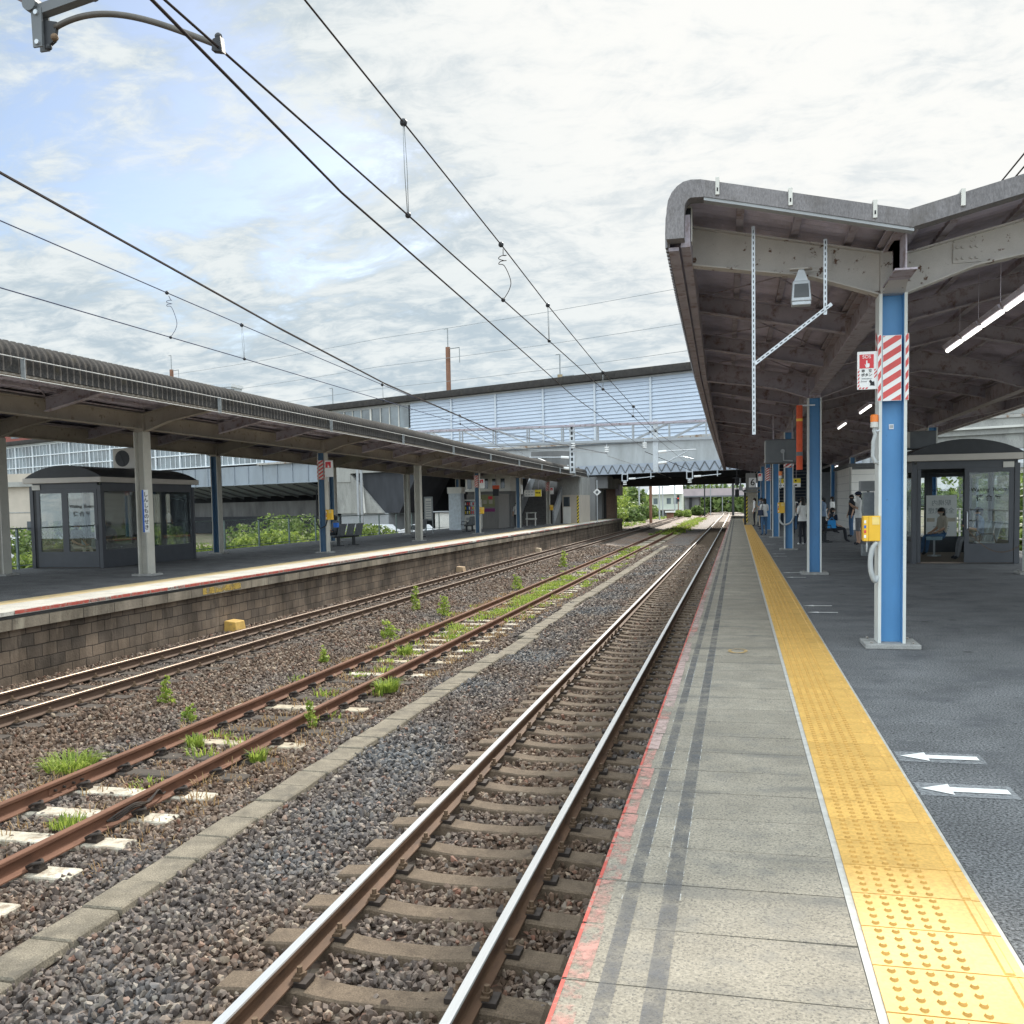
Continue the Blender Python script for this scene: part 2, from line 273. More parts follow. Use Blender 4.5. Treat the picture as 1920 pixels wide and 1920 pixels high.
m_straw = leaf_mat('dry_grass_blade', (0.26, 0.15, 0.07), (0.42, 0.30, 0.15), 0.35)

def flake_mat(name, col, scale, lo, hi):
    """paint left only in flakes: clear between them"""
    m = bpy.data.materials.new(name); m.use_nodes = True; t = m.node_tree; b = t.nodes['Principled BSDF']; o = t.nodes['Material Output']; nw = t.nodes.new; ln = t.links.new
    b.inputs['Base Color'].default_value = (*col, 1); b.inputs['Roughness'].default_value = 0.8
    c = nw('ShaderNodeTexCoord'); n = nw('ShaderNodeTexNoise'); n.inputs['Scale'].default_value = scale; n.inputs['Detail'].default_value = 9; n.inputs['Roughness'].default_value = 0.7; ln(c.outputs['Object'], n.inputs['Vector'])
    n2 = nw('ShaderNodeTexNoise'); n2.inputs['Scale'].default_value = 0.8; ln(c.outputs['Object'], n2.inputs['Vector'])
    ad = nw('ShaderNodeMath'); ad.operation = 'MULTIPLY_ADD'; ln(n2.outputs[0], ad.inputs[0]); ad.inputs[1].default_value = 0.35; ln(n.outputs[0], ad.inputs[2])
    r = nw('ShaderNodeMapRange'); ln(ad.outputs[0], r.inputs[0]); r.inputs[1].default_value = lo+.175; r.inputs[2].default_value = hi+.175; r.inputs[4].default_value = 0.8
    tr = nw('ShaderNodeBsdfTransparent'); ms = nw('ShaderNodeMixShader'); ln(r.outputs[0], ms.inputs[0]); ln(tr.outputs[0], ms.inputs[1]); ln(b.outputs[0], ms.inputs[2]); ln(ms.outputs[0], o.inputs[0])
    return m
m_redl = flake_mat('flaked_red_paint', (0.50, 0.25, 0.21), 9, 0.42, 0.60)
m_pink = flake_mat('faded_pink_paint', (0.50, 0.36, 0.33), 11, 0.30, 0.56)
m_ring = flake_mat('flaked_orange_paint', (0.50, 0.33, 0.12), 12, 0.36, 0.58)
m_stripe = flake_mat('worn_dark_stripe', (0.105, 0.107, 0.115), 7, 0.28, 0.68)
m_wline = flake_mat('worn_white_line', (0.55, 0.55, 0.52), 14, 0.46, 0.62)
m_void = mat('shade_dark_concrete', (0.045, 0.048, 0.055), 0.95, var=0.3, scale=0.6, stretch=(1, 1, .3))  # shade under the overbridge put into the colour
m_gpaint = flake_mat('worn_grey_patch', (0.30, 0.31, 0.32), 40, 0.20, 0.62)
m_dome = mat('yellow_dome_shade_side', (0.47, 0.275, 0.07), 0.6, var=0.15, scale=9)  # darker yellow paints the shaded flanks of the domes
def block_wall_mat(name, c1, c2, mortar, bw, bh, axis='Y', off=0.5):
    """courses of blocks on an upright face; axis = the horizontal axis of the wall"""
    m = bpy.data.materials.new(name); m.use_nodes = True; t = m.node_tree; b = t.nodes['Principled BSDF']; nw = t.nodes.new; ln = t.links.new
    c = nw('ShaderNodeTexCoord'); s = nw('ShaderNodeSeparateXYZ'); ln(c.outputs['Object'], s.inputs[0]); k = nw('ShaderNodeCombineXYZ')
    ln(s.outputs[axis], k.inputs[0]); ln(s.outputs['Z'], k.inputs[1])
    nz = nw('ShaderNodeTexNoise'); nz.inputs['Scale'].default_value = 3.0; nz.inputs['Detail'].default_value = 5; ln(c.outputs['Object'], nz.inputs['Vector'])
    wob = nw('ShaderNodeMix'); wob.data_type = 'RGBA'; wob.blend_type = 'LINEAR_LIGHT'; wob.inputs[0].default_value = 0.022; ln(k.outputs[0], wob.inputs[6]); ln(nz.outputs[1], wob.inputs[7])
    br = nw('ShaderNodeTexBrick'); br.inputs['Scale'].default_value = 1.0; br.inputs['Brick Width'].default_value = bw; br.inputs['Row Height'].default_value = bh
    br.inputs['Mortar Size'].default_value = 0.010; br.inputs['Mortar Smooth'].default_value = 0.3; br.offset = off; br.inputs['Bias'].default_value = 0.0
    br.inputs['Color1'].default_value = (*c1, 1); br.inputs['Color2'].default_value = (*c2, 1); br.inputs['Mortar'].default_value = (*mortar, 1)
    ln(wob.outputs[2], br.inputs['Vector'])
    n1 = nw('ShaderNodeTexNoise'); n1.inputs['Scale'].default_value = 1.2; n1.inputs['Detail'].default_value = 8; n1.inputs['Roughness'].default_value = 0.65
    mp = nw('ShaderNodeMapping'); mp.inputs[3].default_value = (1, 1, 0.45); ln(c.outputs['Object'], mp.inputs[0]); ln(mp.outputs[0], n1.inputs['Vector'])
    r1 = nw('ShaderNodeMapRange'); ln(n1.outputs[0], r1.inputs[0]); r1.inputs[1].default_value = 0.35; r1.inputs[2].default_value = 0.68; r1.inputs[3].default_value = 0.45; r1.inputs[4].default_value = 1.3
    cb = nw('ShaderNodeCombineXYZ'); [ln(r1.outputs[0], cb.inputs[i]) for i in range(3)]
    x = nw('ShaderNodeMix'); x.data_type = 'RGBA'; x.blend_type = 'MULTIPLY'; x.inputs[0].default_value = 1.0; ln(br.outputs['Color'], x.inputs[6]); ln(cb.outputs[0], x.inputs[7])
    n3 = nw('ShaderNodeTexNoise'); n3.inputs['Scale'].default_value = 1.7; n3.inputs['Detail'].default_value = 10; n3.inputs['Roughness'].default_value = 0.72; m3 = nw('ShaderNodeMapping'); m3.inputs[3].default_value = (1, 1, .3); m3.inputs[1].default_value = (7, 3, 1); ln(c.outputs['Object'], m3.inputs[0]); ln(m3.outputs[0], n3.inputs['Vector'])
    r3 = nw('ShaderNodeMapRange'); ln(n3.outputs[0], r3.inputs[0]); r3.inputs[1].default_value = 0.56; r3.inputs[2].default_value = 0.72; r3.inputs[4].default_value = 0.45
    x3 = nw('ShaderNodeMix'); x3.data_type = 'RGBA'; ln(r3.outputs[0], x3.inputs[0]); ln(x.outputs[2], x3.inputs[6]); x3.inputs[7].default_value = (*[min(.6, v*2.1+.03) for v in c1], 1); x = x3
    ln(x.outputs[2], b.inputs['Base Color']); b.inputs['Roughness'].default_value = 0.9; b.inputs['Specular IOR Level'].default_value = 0.2
    n2 = nw('ShaderNodeTexNoise'); n2.inputs['Scale'].default_value = 30; n2.inputs['Detail'].default_value = 6; ln(c.outputs['Object'], n2.inputs['Vector'])
    ad = nw('ShaderNodeMath'); ad.operation = 'MULTIPLY_ADD'; ln(br.outputs['Fac'], ad.inputs[0]); ad.inputs[1].default_value = -1.2; ln(n2.outputs[0], ad.inputs[2])
    bp = nw('ShaderNodeBump'); bp.inputs['Strength'].default_value = 0.6; bp.inputs['Distance'].default_value = 0.012; ln(ad.outputs[0], bp.inputs['Height']); ln(bp.outputs[0], b.inputs['Normal'])
    return m
m_blocks = block_wall_mat('stained_block_wall', (0.205, 0.155, 0.115), (0.125, 0.100, 0.080), (0.058, 0.046, 0.038), 0.36, 0.21)
m_coping = block_wall_mat('coping_stone', (0.30, 0.255, 0.195), (0.21, 0.18, 0.145), (0.07, 0.058, 0.048), 0.85, 0.6)
m_louv = block_wall_mat('panel_siding', (0.62, 0.61, 0.57), (0.60, 0.59, 0.55), (0.30, 0.30, 0.29), 40.0, 0.42, axis='X')

# ------------------------------------------------------------------ mesh helpers
def cr(P, n=6):
    """smooth curve through the points"""
    P = [Vector(p) for p in P]; Q = [P[0]*2-P[1]] + P + [P[-1]*2-P[-2]]; out = []
    for i in range(1, len(Q)-2):
        for k in range(n):
            t = k/n; a, b, c, d = Q[i-1:i+3]
            out.append(.5*((2*b)+(c-a)*t+(2*a-5*b+4*c-d)*t*t+(3*b-a-3*c+d)*t*t*t))
    return out + [P[-1]]
class MB:
    def __init__(s): s.v = []; s.f = []; s.m = []; s.mats = []
    def mi(s, m):
        if m not in s.mats: s.mats.append(m)
        return s.mats.index(m)
    def add(s, vs, fs, m):
        b = len(s.v); s.v += [tuple(map(float, p)) for p in vs]; k = s.mi(m)
        for f in fs: s.f.append(tuple(i+b for i in f)); s.m.append(k)
        return s
    def box(s, x0, x1, y0, y1, z0, z1, m):
        return s.hexa([(x0, y0, z0), (x1, y0, z0), (x1, y1, z0), (x0, y1, z0), (x0, y0, z1), (x1, y0, z1), (x1, y1, z1), (x0, y1, z1)], m)
    def hexa(s, p, m):
        return s.add(p, [(3, 2, 1, 0), (4, 5, 6, 7), (0, 1, 5, 4), (1, 2, 6, 5), (2, 3, 7, 6), (3, 0, 4, 7)], m)
    def ext(s, poly, vec, m):
        """closed prism: 3-D polygon swept by vec"""
        n = len(poly); q = [tuple(a+b for a, b in zip(p, vec)) for p in poly]
        return s.add(list(poly)+q, [tuple(range(n-1, -1, -1)), tuple(range(n, 2*n))] + [(i, (i+1) % n, n+(i+1) % n, n+i) for i in range(n)], m)
    def bar(s, p0, p1, w, h, m, up=(0, 0, 1)):
        """square bar from p0 to p1, w across, h along up"""
        a, b = Vector(p0), Vector(p1); d = (b-a).normalized(); u = Vector(up)
        if abs(d.dot(u)) > 0.98: u = Vector((0, 1, 0))
        sd_ = d.cross(u).normalized()*(w/2); uu = sd_.cross(d).normalized()*(h/2)
        return s.hexa([a-sd_-uu, a+sd_-uu, b+sd_-uu, b-sd_-uu, a-sd_+uu, a+sd_+uu, b+sd_+uu, b-sd_+uu], m)
    def tube(s, pts, r, m, n=8, cap=True):
        pts = [Vector(p) for p in pts]; rr = r if isinstance(r, (list, tuple)) else [r]*len(pts); vs = []; fs = []
        prev = None
        for i, p in enumerate(pts):
            d = (pts[min(i+1, len(pts)-1)] - pts[max(i-1, 0)]).normalized()
            if prev is None:
                u = Vector((0, 0, 1)) if abs(d.z) < 0.9 else Vector((0, 1, 0)); sd_ = d.cross(u).normalized()
            else: sd_ = (prev - d*prev.dot(d)).normalized()
            prev = sd_; uu = sd_.cross(d)
            for k in range(n):
                a = 2*math.pi*k/n; vs.append(p + (sd_*math.cos(a)+uu*math.sin(a))*rr[i])
        for i in range(len(pts)-1):
            for k in range(n): fs.append((i*n+k, i*n+(k+1) % n, (i+1)*n+(k+1) % n, (i+1)*n+k))
        if cap: fs += [tuple(range(n-1, -1, -1)), tuple((len(pts)-1)*n+k for k in range(n))]
        return s.add(vs, fs, m)
    def ball(s, c, r, m, nu=10, nv=7, z0=-1.0, z1=1.0):
        r = (r, r, r) if isinstance(r, (int, float)) else r; vs = []; fs = []
        a0, a1 = math.asin(max(-1, z0)), math.asin(min(1, z1))
        for j in range(nv+1):
            e = a0+(a1-a0)*j/nv
            for i in range(nu):
                a = 2*math.pi*i/nu; vs.append((c[0]+r[0]*math.cos(e)*math.cos(a), c[1]+r[1]*math.cos(e)*math.sin(a), c[2]+r[2]*math.sin(e)))
        for j in range(nv):
            for i in range(nu): fs.append((j*nu+i, j*nu+(i+1) % nu, (j+1)*nu+(i+1) % nu, (j+1)*nu+i))
        fs += [tuple(range(nu-1, -1, -1)), tuple(nv*nu+i for i in range(nu))]
        return s.add(vs, fs, m)
    def quad(s, a, b, c, d, m): return s.add([a, b, c, d], [(0, 1, 2, 3)], m)
    def build(s, name, parent=None, world=False, smooth=False, loc=None, bevel=0.0):
        me = bpy.data.meshes.new(name)
        vs = s.v
        if world and parent is not None:
            o_ = parent.matrix_world.translation if parent.parent is None else (parent.parent.location + parent.location)
            vs = [(p[0]-o_[0], p[1]-o_[1], p[2]-o_[2]) for p in vs]
        me.from_pydata(vs, [], s.f); me.polygons.foreach_set('material_index', s.m)
        for m in s.mats: me.materials.append(m)
        if smooth: me.polygons.foreach_set('use_smooth', [True]*len(s.f))
        me.update()
        if bevel > 0:
            bm = bmesh.new(); bm.from_mesh(me); bmesh.ops.remove_doubles(bm, verts=bm.verts, dist=1e-5)
            es = [e for e in bm.edges if len(e.link_faces) == 2 and e.calc_face_angle(0) > 0.6]
            bmesh.ops.bevel(bm, geom=es, offset=bevel, segments=1, affect='EDGES', clamp_overlap=True); bm.to_mesh(me); bm.free()
        o = bpy.data.objects.new(name, me); COL.objects.link(o)
        if parent is not None: o.parent = parent
        if loc is not None: o.location = loc
        return o
def tag(o, label=None, cat=None, group=None, kind=None):
    if label: o['label'] = label
    if cat: o['category'] = cat
    if group: o['group'] = group
    if kind: o['kind'] = kind
    return o
def thing(name, label, cat, loc=(0, 0, 0), rz=0.0, group=None):
    o = bpy.data.objects.new(name, None); COL.objects.link(o); o.empty_display_size = 0.2
    o.location = loc; o.rotation_euler = (0, 0, rz); o.matrix_world = Matrix.Translation(loc) @ Matrix.Rotation(rz, 4, 'Z')
    return tag(o, label, cat, group)
def dup(o, loc=None, rz=None, label=None, group=None, parent=None):
    c = o.copy(); COL.objects.link(c)
    if parent is not None: c.parent = parent
    if loc is not None: c.location = loc
    if rz is not None: c.rotation_euler = (0, 0, rz)
    if label: c['label'] = label
    if group: c['group'] = group
    for ch in list(o.children): dup(ch, parent=c)
    return c
def txt(body, size, loc, parent, m, rot=(R(90), 0, 0), name='lettering', mirror=False, bold=0.0, xs=1.0, ls=1.0):
    cu = bpy.data.curves.new('t', 'FONT'); cu.body = body; cu.size = size; cu.align_x = 'CENTER'; cu.align_y = 'CENTER'; cu.extrude = 0.0012; cu.offset = bold; cu.space_line = ls
    o = bpy.data.objects.new('t', cu); COL.objects.link(o); dg = bpy.context.evaluated_depsgraph_get()
    me = bpy.data.meshes.new_from_object(o.evaluated_get(dg)); bpy.data.objects.remove(o); bpy.data.curves.remove(cu)
    sx = -xs if mirror else xs
    for v in me.vertices: v.co.x *= sx
    me.materials.clear(); me.materials.append(m); me.name = name
    ob = bpy.data.objects.new(name, me); COL.objects.link(ob); ob.parent = parent; ob.location = loc; ob.rotation_euler = rot
    return ob
def np_mesh(name, V, F, m, parent=None, smooth=False):
    """fast mesh from numpy arrays: V (n,3), F (k,3|4)"""
    me = bpy.data.meshes.new(name); n = F.shape[1]
    me.vertices.add(len(V)); me.vertices.foreach_set('co', np.ascontiguousarray(V, dtype=np.float32).ravel())
    me.loops.add(F.size); me.loops.foreach_set('vertex_index', np.ascontiguousarray(F, dtype=np.int32).ravel())
    me.polygons.add(len(F)); me.polygons.foreach_set('loop_start', np.arange(0, F.size, n, dtype=np.int32)); me.polygons.foreach_set('loop_total', np.full(len(F), n, dtype=np.int32))
    if smooth: me.polygons.foreach_set('use_smooth', np.ones(len(F), dtype=bool))
    me.materials.append(m); me.update(calc_edges=True); me.validate()
    o = bpy.data.objects.new(name, me); COL.objects.link(o)
    if parent is not None: o.parent = parent
    return o
# ------------------------------------------------------------------ ground, ballast bed, platforms
def bend(y): return 0.0 if y < 190 else -((y-190)**2)/1500.0
LEVEL = [(-14, -1.2), (-11.4, -1.20), (-8.6, -1.175), (-7.6, -1.30), (-6.9, -1.335), (-5.0, -1.335), (-4.75, -1.275), (-3.6, -1.26), (-3.15, -1.245), (-2.9, -1.270), (-1.15, -1.272), (-0.85, -1.264), (-0.4, -1.255), (4, -1.25)]
def hgt(x, y=0):
    """ballast level across the three tracks"""
    P = LEVEL
    return float(np.interp(x, [p[0] for p in P], [p[1] for p in P]))
g = MB(); g.quad((-900, -60, -1.75), (900, -60, -1.75), (900, 2400, -1.75), (-900, 2400, -1.75), m_ground)
tag(g.build('ground'), kind='structure')

# ballast stone colours: one random per stone, browner between and beyond the old tracks
def ballast_mat(name, inst):
    m = bpy.data.materials.new(name); m.use_nodes = True; t = m.node_tree; b = t.nodes['Principled BSDF']; nw = t.nodes.new; ln = t.links.new
    ge = nw('ShaderNodeNewGeometry'); s = nw('ShaderNodeSeparateXYZ'); ln(ge.outputs['Position'], s.inputs[0])
    if inst: rv = nw('ShaderNodeObjectInfo').outputs['Random']
    else:
        vo = nw('ShaderNodeTexVoronoi'); vo.inputs['Scale'].default_value = 15; ln(ge.outputs['Position'], vo.inputs['Vector'])
        sc = nw('ShaderNodeSeparateColor'); ln(vo.outputs['Color'], sc.inputs[0]); rv = sc.outputs[0]
    def ramp(stops):
        r = nw('ShaderNodeValToRGB'); ln(rv, r.inputs[0]); e = r.color_ramp.elements
        while len(e) < len(stops): e.new(0.5)
        for q, (p, c) in zip(e, stops): q.position = p; q.color = (*c, 1)
        return r.outputs[0]
    grey = ramp([(0.0, (0.055, 0.058, 0.062)), (0.35, (0.115, 0.120, 0.127)), (0.62, (0.175, 0.180, 0.185)), (0.78, (0.165, 0.138, 0.115)), (0.92, (0.27, 0.255, 0.235)), (1.0, (0.19, 0.115, 0.085))])
    brown = ramp([(0.0, (0.060, 0.038, 0.026)), (0.35, (0.130, 0.083, 0.056)), (0.65, (0.195, 0.132, 0.092)), (0.80, (0.150, 0.122, 0.102)), (0.93, (0.32, 0.245, 0.175)), (1.0, (0.19, 0.085, 0.055))])
    nz = nw('ShaderNodeTexNoise'); nz.inputs['Scale'].default_value = 0.55; nz.inputs['Detail'].default_value = 6; ln(ge.outputs['Position'], nz.inputs['Vector'])
    cr = nw('ShaderNodeFloatCurve') if False else nw('ShaderNodeValToRGB'); mr = nw('ShaderNodeMapRange'); ln(s.outputs['X'], mr.inputs[0]); mr.inputs[1].default_value = -11.5; mr.inputs[2].default_value = -0.5
    ln(mr.outputs[0], cr.inputs[0]); e = cr.color_ramp.elements
    st = [(0.0, 0.85), (0.30, 0.80), (0.40, 0.42), (0.50, 0.78), (0.58, 0.80), (0.635, 0.42), (0.74, 0.22), (0.80, 0.70), (0.92, 0.74), (0.95, 0.35), (1.0, 0.3)]
    while len(e) < len(st): e.new(0.5)
    for q, (p, v) in zip(e, st): q.position = p; q.color = (v, v, v, 1)
    sx = nw('ShaderNodeSeparateColor'); ln(cr.outputs[0], sx.inputs[0])
    ad = nw('ShaderNodeMath'); ad.operation = 'MULTIPLY_ADD'; ln(nz.outputs[0], ad.inputs[0]); ad.inputs[1].default_value = 2.2
    a2 = nw('ShaderNodeMath'); a2.operation = 'SUBTRACT'; ln(sx.outputs[0], a2.inputs[0]); a2.inputs[1].default_value = 0.85; ln(a2.outputs[0], ad.inputs[2]); ad.use_clamp = True
    x = nw('ShaderNodeMix'); x.data_type = 'RGBA'; ln(ad.outputs[0], x.inputs[0]); ln(grey, x.inputs[6]); ln(brown, x.inputs[7])
    ln(x.outputs[2], b.inputs['Base Color']); b.inputs['Roughness'].default_value = 0.7; b.inputs['Specular IOR Level'].default_value = 0.35
    if not inst:
        bp = nw('ShaderNodeBump'); bp.inputs['Strength'].default_value = 0.9; bp.inputs['Distance'].default_value = 0.04; bp.invert = True
        ln(vo.outputs['Distance'], bp.inputs['Height']); ln(bp.outputs[0], b.inputs['Normal'])
    return m
m_bed = ballast_mat('ballast_bed', False); m_stone = ballast_mat('ballast_stone', True)
xs = np.concatenate([np.linspace(-40, -13, 8), np.linspace(-12, 0, 61), np.array([2.0])]); ys = np.concatenate([np.linspace(-4, 70, 150), np.linspace(72, 420, 80)])
X, Y = np.meshgrid(xs, ys); Z = np.vectorize(hgt)(X) + nrg.normal(0, 0.008, X.shape) - 0.035
Xb = X + np.vectorize(bend)(Y)
nx, ny = len(xs), len(ys); idx = np.arange(nx*ny).reshape(ny, nx)
F = np.stack([idx[:-1, :-1], idx[:-1, 1:], idx[1:, 1:], idx[1:, :-1]], -1).reshape(-1, 4)
tag(np_mesh('ballast_bed', np.stack([Xb, Y, Z], -1).reshape(-1, 3), F, m_bed, smooth=True), kind='structure')

RC = (-2.010, -6.150, -9.705); RT = (-1.05, -1.15, -1.00)          # track centres and rail-top heights: near, middle, far-left
SP = (0.572, 0.68, 0.61); S0 = (4.95-0.572*6, 6.35-0.68*4, 6.0)
TRX = -4.37
def stones(y0, y1, dens, r0, r1, lift):
    xw = 11.0; n = int(dens*(y1-y0)*xw); x = nrg.uniform(-11.35, -0.62, n); y = nrg.uniform(y0, y1, n)
    keep = (x > -0.93*y-0.6) & (x < 0.0)
    sc = r0+(r1-r0)*nrg.beta(2, 3, n)
    for k in range(3):
        dx = x-RC[k]; ph = (y-S0[k]+SP[k]/2) % SP[k] - SP[k]/2
        on = (np.abs(dx) < (1.02 if k != 2 else 1.05)) & (np.abs(ph) < (0.10 if k == 0 else 0.112)+0.25*sc)
        keep &= ~(on & (nrg.random(n) > (0.03 if k == 0 else 0.09)))
        for sgn in (-1, 1): keep &= np.abs(dx-sgn*0.566) > 0.055+0.6*sc
    keep &= (np.abs(x-TRX) > 0.135+0.2*sc+0.05*np.sin(y*3.1)*np.sin(y*.9)) | (nrg.random(n) < 0.03)
    x, y, sc = x[keep], y[keep], sc[keep]
    z = np.interp(x, [p_[0] for p_ in LEVEL], [p_[1] for p_ in LEVEL]) + nrg.normal(0, 0.010, len(x)) + lift
    return x, y, z, sc
SETS = [stones(1.6, 9.0, 620, 0.020, 0.044, -0.006), stones(9.0, 18, 420, 0.024, 0.048, -0.006), stones(18, 34, 200, 0.034, 0.062, -0.008), stones(34, 62, 80, 0.05, 0.085, -0.012)]
sx_, sy_, sz_, ss_ = [np.concatenate([s[i] for s in SETS]) for i in range(4)]
pm = bpy.data.meshes.new('ballast_stones'); pm.vertices.add(len(sx_)); pm.vertices.foreach_set('co', np.stack([sx_, sy_, sz_], -1).astype(np.float32).ravel())
at = pm.attributes.new('rot', 'FLOAT_VECTOR', 'POINT'); at.data.foreach_set('vector', nrg.uniform(0, 6.283, (len(sx_), 3)).astype(np.float32).ravel())
at = pm.attributes.new('scl', 'FLOAT', 'POINT'); at.data.foreach_set('value', ss_.astype(np.float32))
stone_col = bpy.data.collections.new('stone_shapes')
for k in range(9):
    bm = bmesh.new(); r2 = random.Random(100+k)
    pts = [Vector((r2.gauss(0, 1), r2.gauss(0, 1), r2.gauss(0, 1))).normalized()*r2.uniform(0.75, 1.08) for _ in range(13)]
    fl = (r2.uniform(.95, 1.35), r2.uniform(.7, 1.0), r2.uniform(.55, .85))
    for p in pts: bm.verts.new((p.x*fl[0], p.y*fl[1], p.z*fl[2]))
    bmesh.ops.convex_hull(bm, input=bm.verts); bmesh.ops.delete(bm, geom=[v for v in bm.verts if not v.link_faces], context='VERTS')
    me = bpy.data.meshes.new('stone'); bm.to_mesh(me); bm.free(); me.materials.append(m_stone)
    stone_col.objects.link(bpy.data.objects.new('stone', me))
bo = bpy.data.objects.new('ballast_stones', pm); COL.objects.link(bo)
tag(bo, 'loose angular grey and brown ballast stones round the tracks', 'ballast', kind='stuff')
ng = bpy.data.node_groups.new('scatter', 'GeometryNodeTree')
ng.interface.new_socket('Geometry', in_out='INPUT', socket_type='NodeSocketGeometry'); ng.interface.new_socket('Geometry', in_out='OUTPUT', socket_type='NodeSocketGeometry')
gi = ng.nodes.new('NodeGroupInput'); go = ng.nodes.new('NodeGroupOutput'); ip = ng.nodes.new('GeometryNodeInstanceOnPoints'); ci = ng.nodes.new('GeometryNodeCollectionInfo')
ci.inputs['Collection'].default_value = stone_col; ci.inputs['Separate Children'].default_value = True; ci.inputs['Reset Children'].default_value = True
ip.inputs['Pick Instance'].default_value = True
na = ng.nodes.new('GeometryNodeInputNamedAttribute'); na.data_type = 'FLOAT_VECTOR'; na.inputs[0].default_value = 'rot'
ns = ng.nodes.new('GeometryNodeInputNamedAttribute'); ns.data_type = 'FLOAT'; ns.inputs[0].default_value = 'scl'
er = ng.nodes.new('FunctionNodeEulerToRotation')
ng.links.new(gi.outputs[0], ip.inputs['Points']); ng.links.new(ci.outputs[0], ip.inputs['Instance']); ng.links.new(na.outputs[0], er.inputs[0]); ng.links.new(er.outputs[0], ip.inputs['Rotation']); ng.links.new(ns.outputs[0], ip.inputs['Scale']); ng.links.new(ip.outputs[0], go.inputs[0])
md = bo.modifiers.new('scatter', 'NODES'); md.node_group = ng

# ------------------------------------------------------------------ tracks
PROF = [(-.0635, 0), (.0635, 0), (.0635, .011), (.014, .028), (.0085, .045), (.0085, .105), (.0325, .120), (.0325, .146), (.027, .153), (-.027, .153), (-.0325, .146), (-.0325, .120), (-.0085, .105), (-.0085, .045), (-.014, .028), (-.0635, .011)]
def rail_mb(x, ztop, y0, y1, side, top, step=2.5):
    q = MB(); ysl = [y0]
    while ysl[-1] < y1: ysl.append(min(y1, ysl[-1] + (step*12 if ysl[-1] < 186 else 6)))
    n = len(PROF); vs = []; fs_t = []; fs_s = []
    for yy in ysl:
        for (a, b) in PROF: vs.append((x+a+bend(yy), yy, ztop-0.153+b))
    for i in range(len(ysl)-1):
        for k in range(n):
            f = (i*n+k, i*n+(k+1) % n, (i+1)*n+(k+1) % n, (i+1)*n+k)
            (fs_t if k in (7, 8, 9) else fs_s).append(f)
    q.add(vs, fs_s + [tuple(range(n-1, -1, -1))], side); q.v = q.v; b = 0
    k = q.mi(top)
    for f in fs_t: q.f.append(f); q.m.append(k)
    return q
def sleeper_pc(m, L=1.0, w=0.105, sag=0.036):
    q = MB(); st = [-L, -L+.03, -.78, -.66, -.47, -.36, -.2, 0, .2, .36, .47, .66, .78, L-.03, L]
    def top(x):
        a = abs(x)
        return float(np.interp(a, [0, .2, .36, .47, .66, .8, L-.03, L], [-sag, -sag*.93, -sag*.45, 0, 0, -.012, -.022, -.05]))
    vs = []
    for x in st:
        z = top(x); ww = w*(0.93+0.12*min(1, abs(x)/.6)); vs += [(x, -ww-.02, -.17), (x, -ww, z-.012), (x, -ww+.014, z), (x, ww-.014, z), (x, ww, z-.012), (x, ww+.02, -.17)]
    fs = [];
    for i in range(len(st)-1):
        for k in range(5): fs.append((i*6+k, (i+1)*6+k, (i+1)*6+k+1, i*6+k+1))
    fs += [(0, 1, 2, 3, 4, 5), tuple((len(st)-1)*6+k for k in (5, 4, 3, 2, 1, 0))]
    return q.add(vs, fs, m)
def sleeper_box(m, L=1.02, w=0.115, h=0.14):
    q = MB(); q.box(-L, L, -w, w, -h-.03, 0, m); return q
def clip_bolt():
    q = MB(); q.box(-.055, .045, -.065, .065, -.012, .016, m_clip); q.box(-.05, .0, -.05, .05, .016, .034, m_bolt); q.tube([(-.022, 0, .03), (-.022, 0, .085)], .017, m_bolt, 8)
    q.tube([(-.022, 0, .032), (-.022, 0, .05)], .032, m_bolt, 6); return q
def clip_spring():
    q = MB(); q.box(-.05, .06, -.055, .055, -.012, .018, m_clip); q.tube(cr([(-.05, -.05, .03), (.01, -.045, .06), (.05, 0, .055), (.01, .045, .06), (-.05, .05, .03)], 4), .015, m_clip, 7)
    q.box(.0, .055, -.035, .035, .018, .045, m_clip); return q
TLAB = ('nearest railway track with bright polished rail heads on brown concrete sleepers', 'middle rusty siding track with red brown rails and grass growing between sleepers', 'track with dark brown rails beside the block wall of the opposite platform')
rail_mats = ((m_rail, m_shine), (m_railr, m_railr), (m_raild, m_semi))
RY0 = (0.6, 4.2, 7.0)
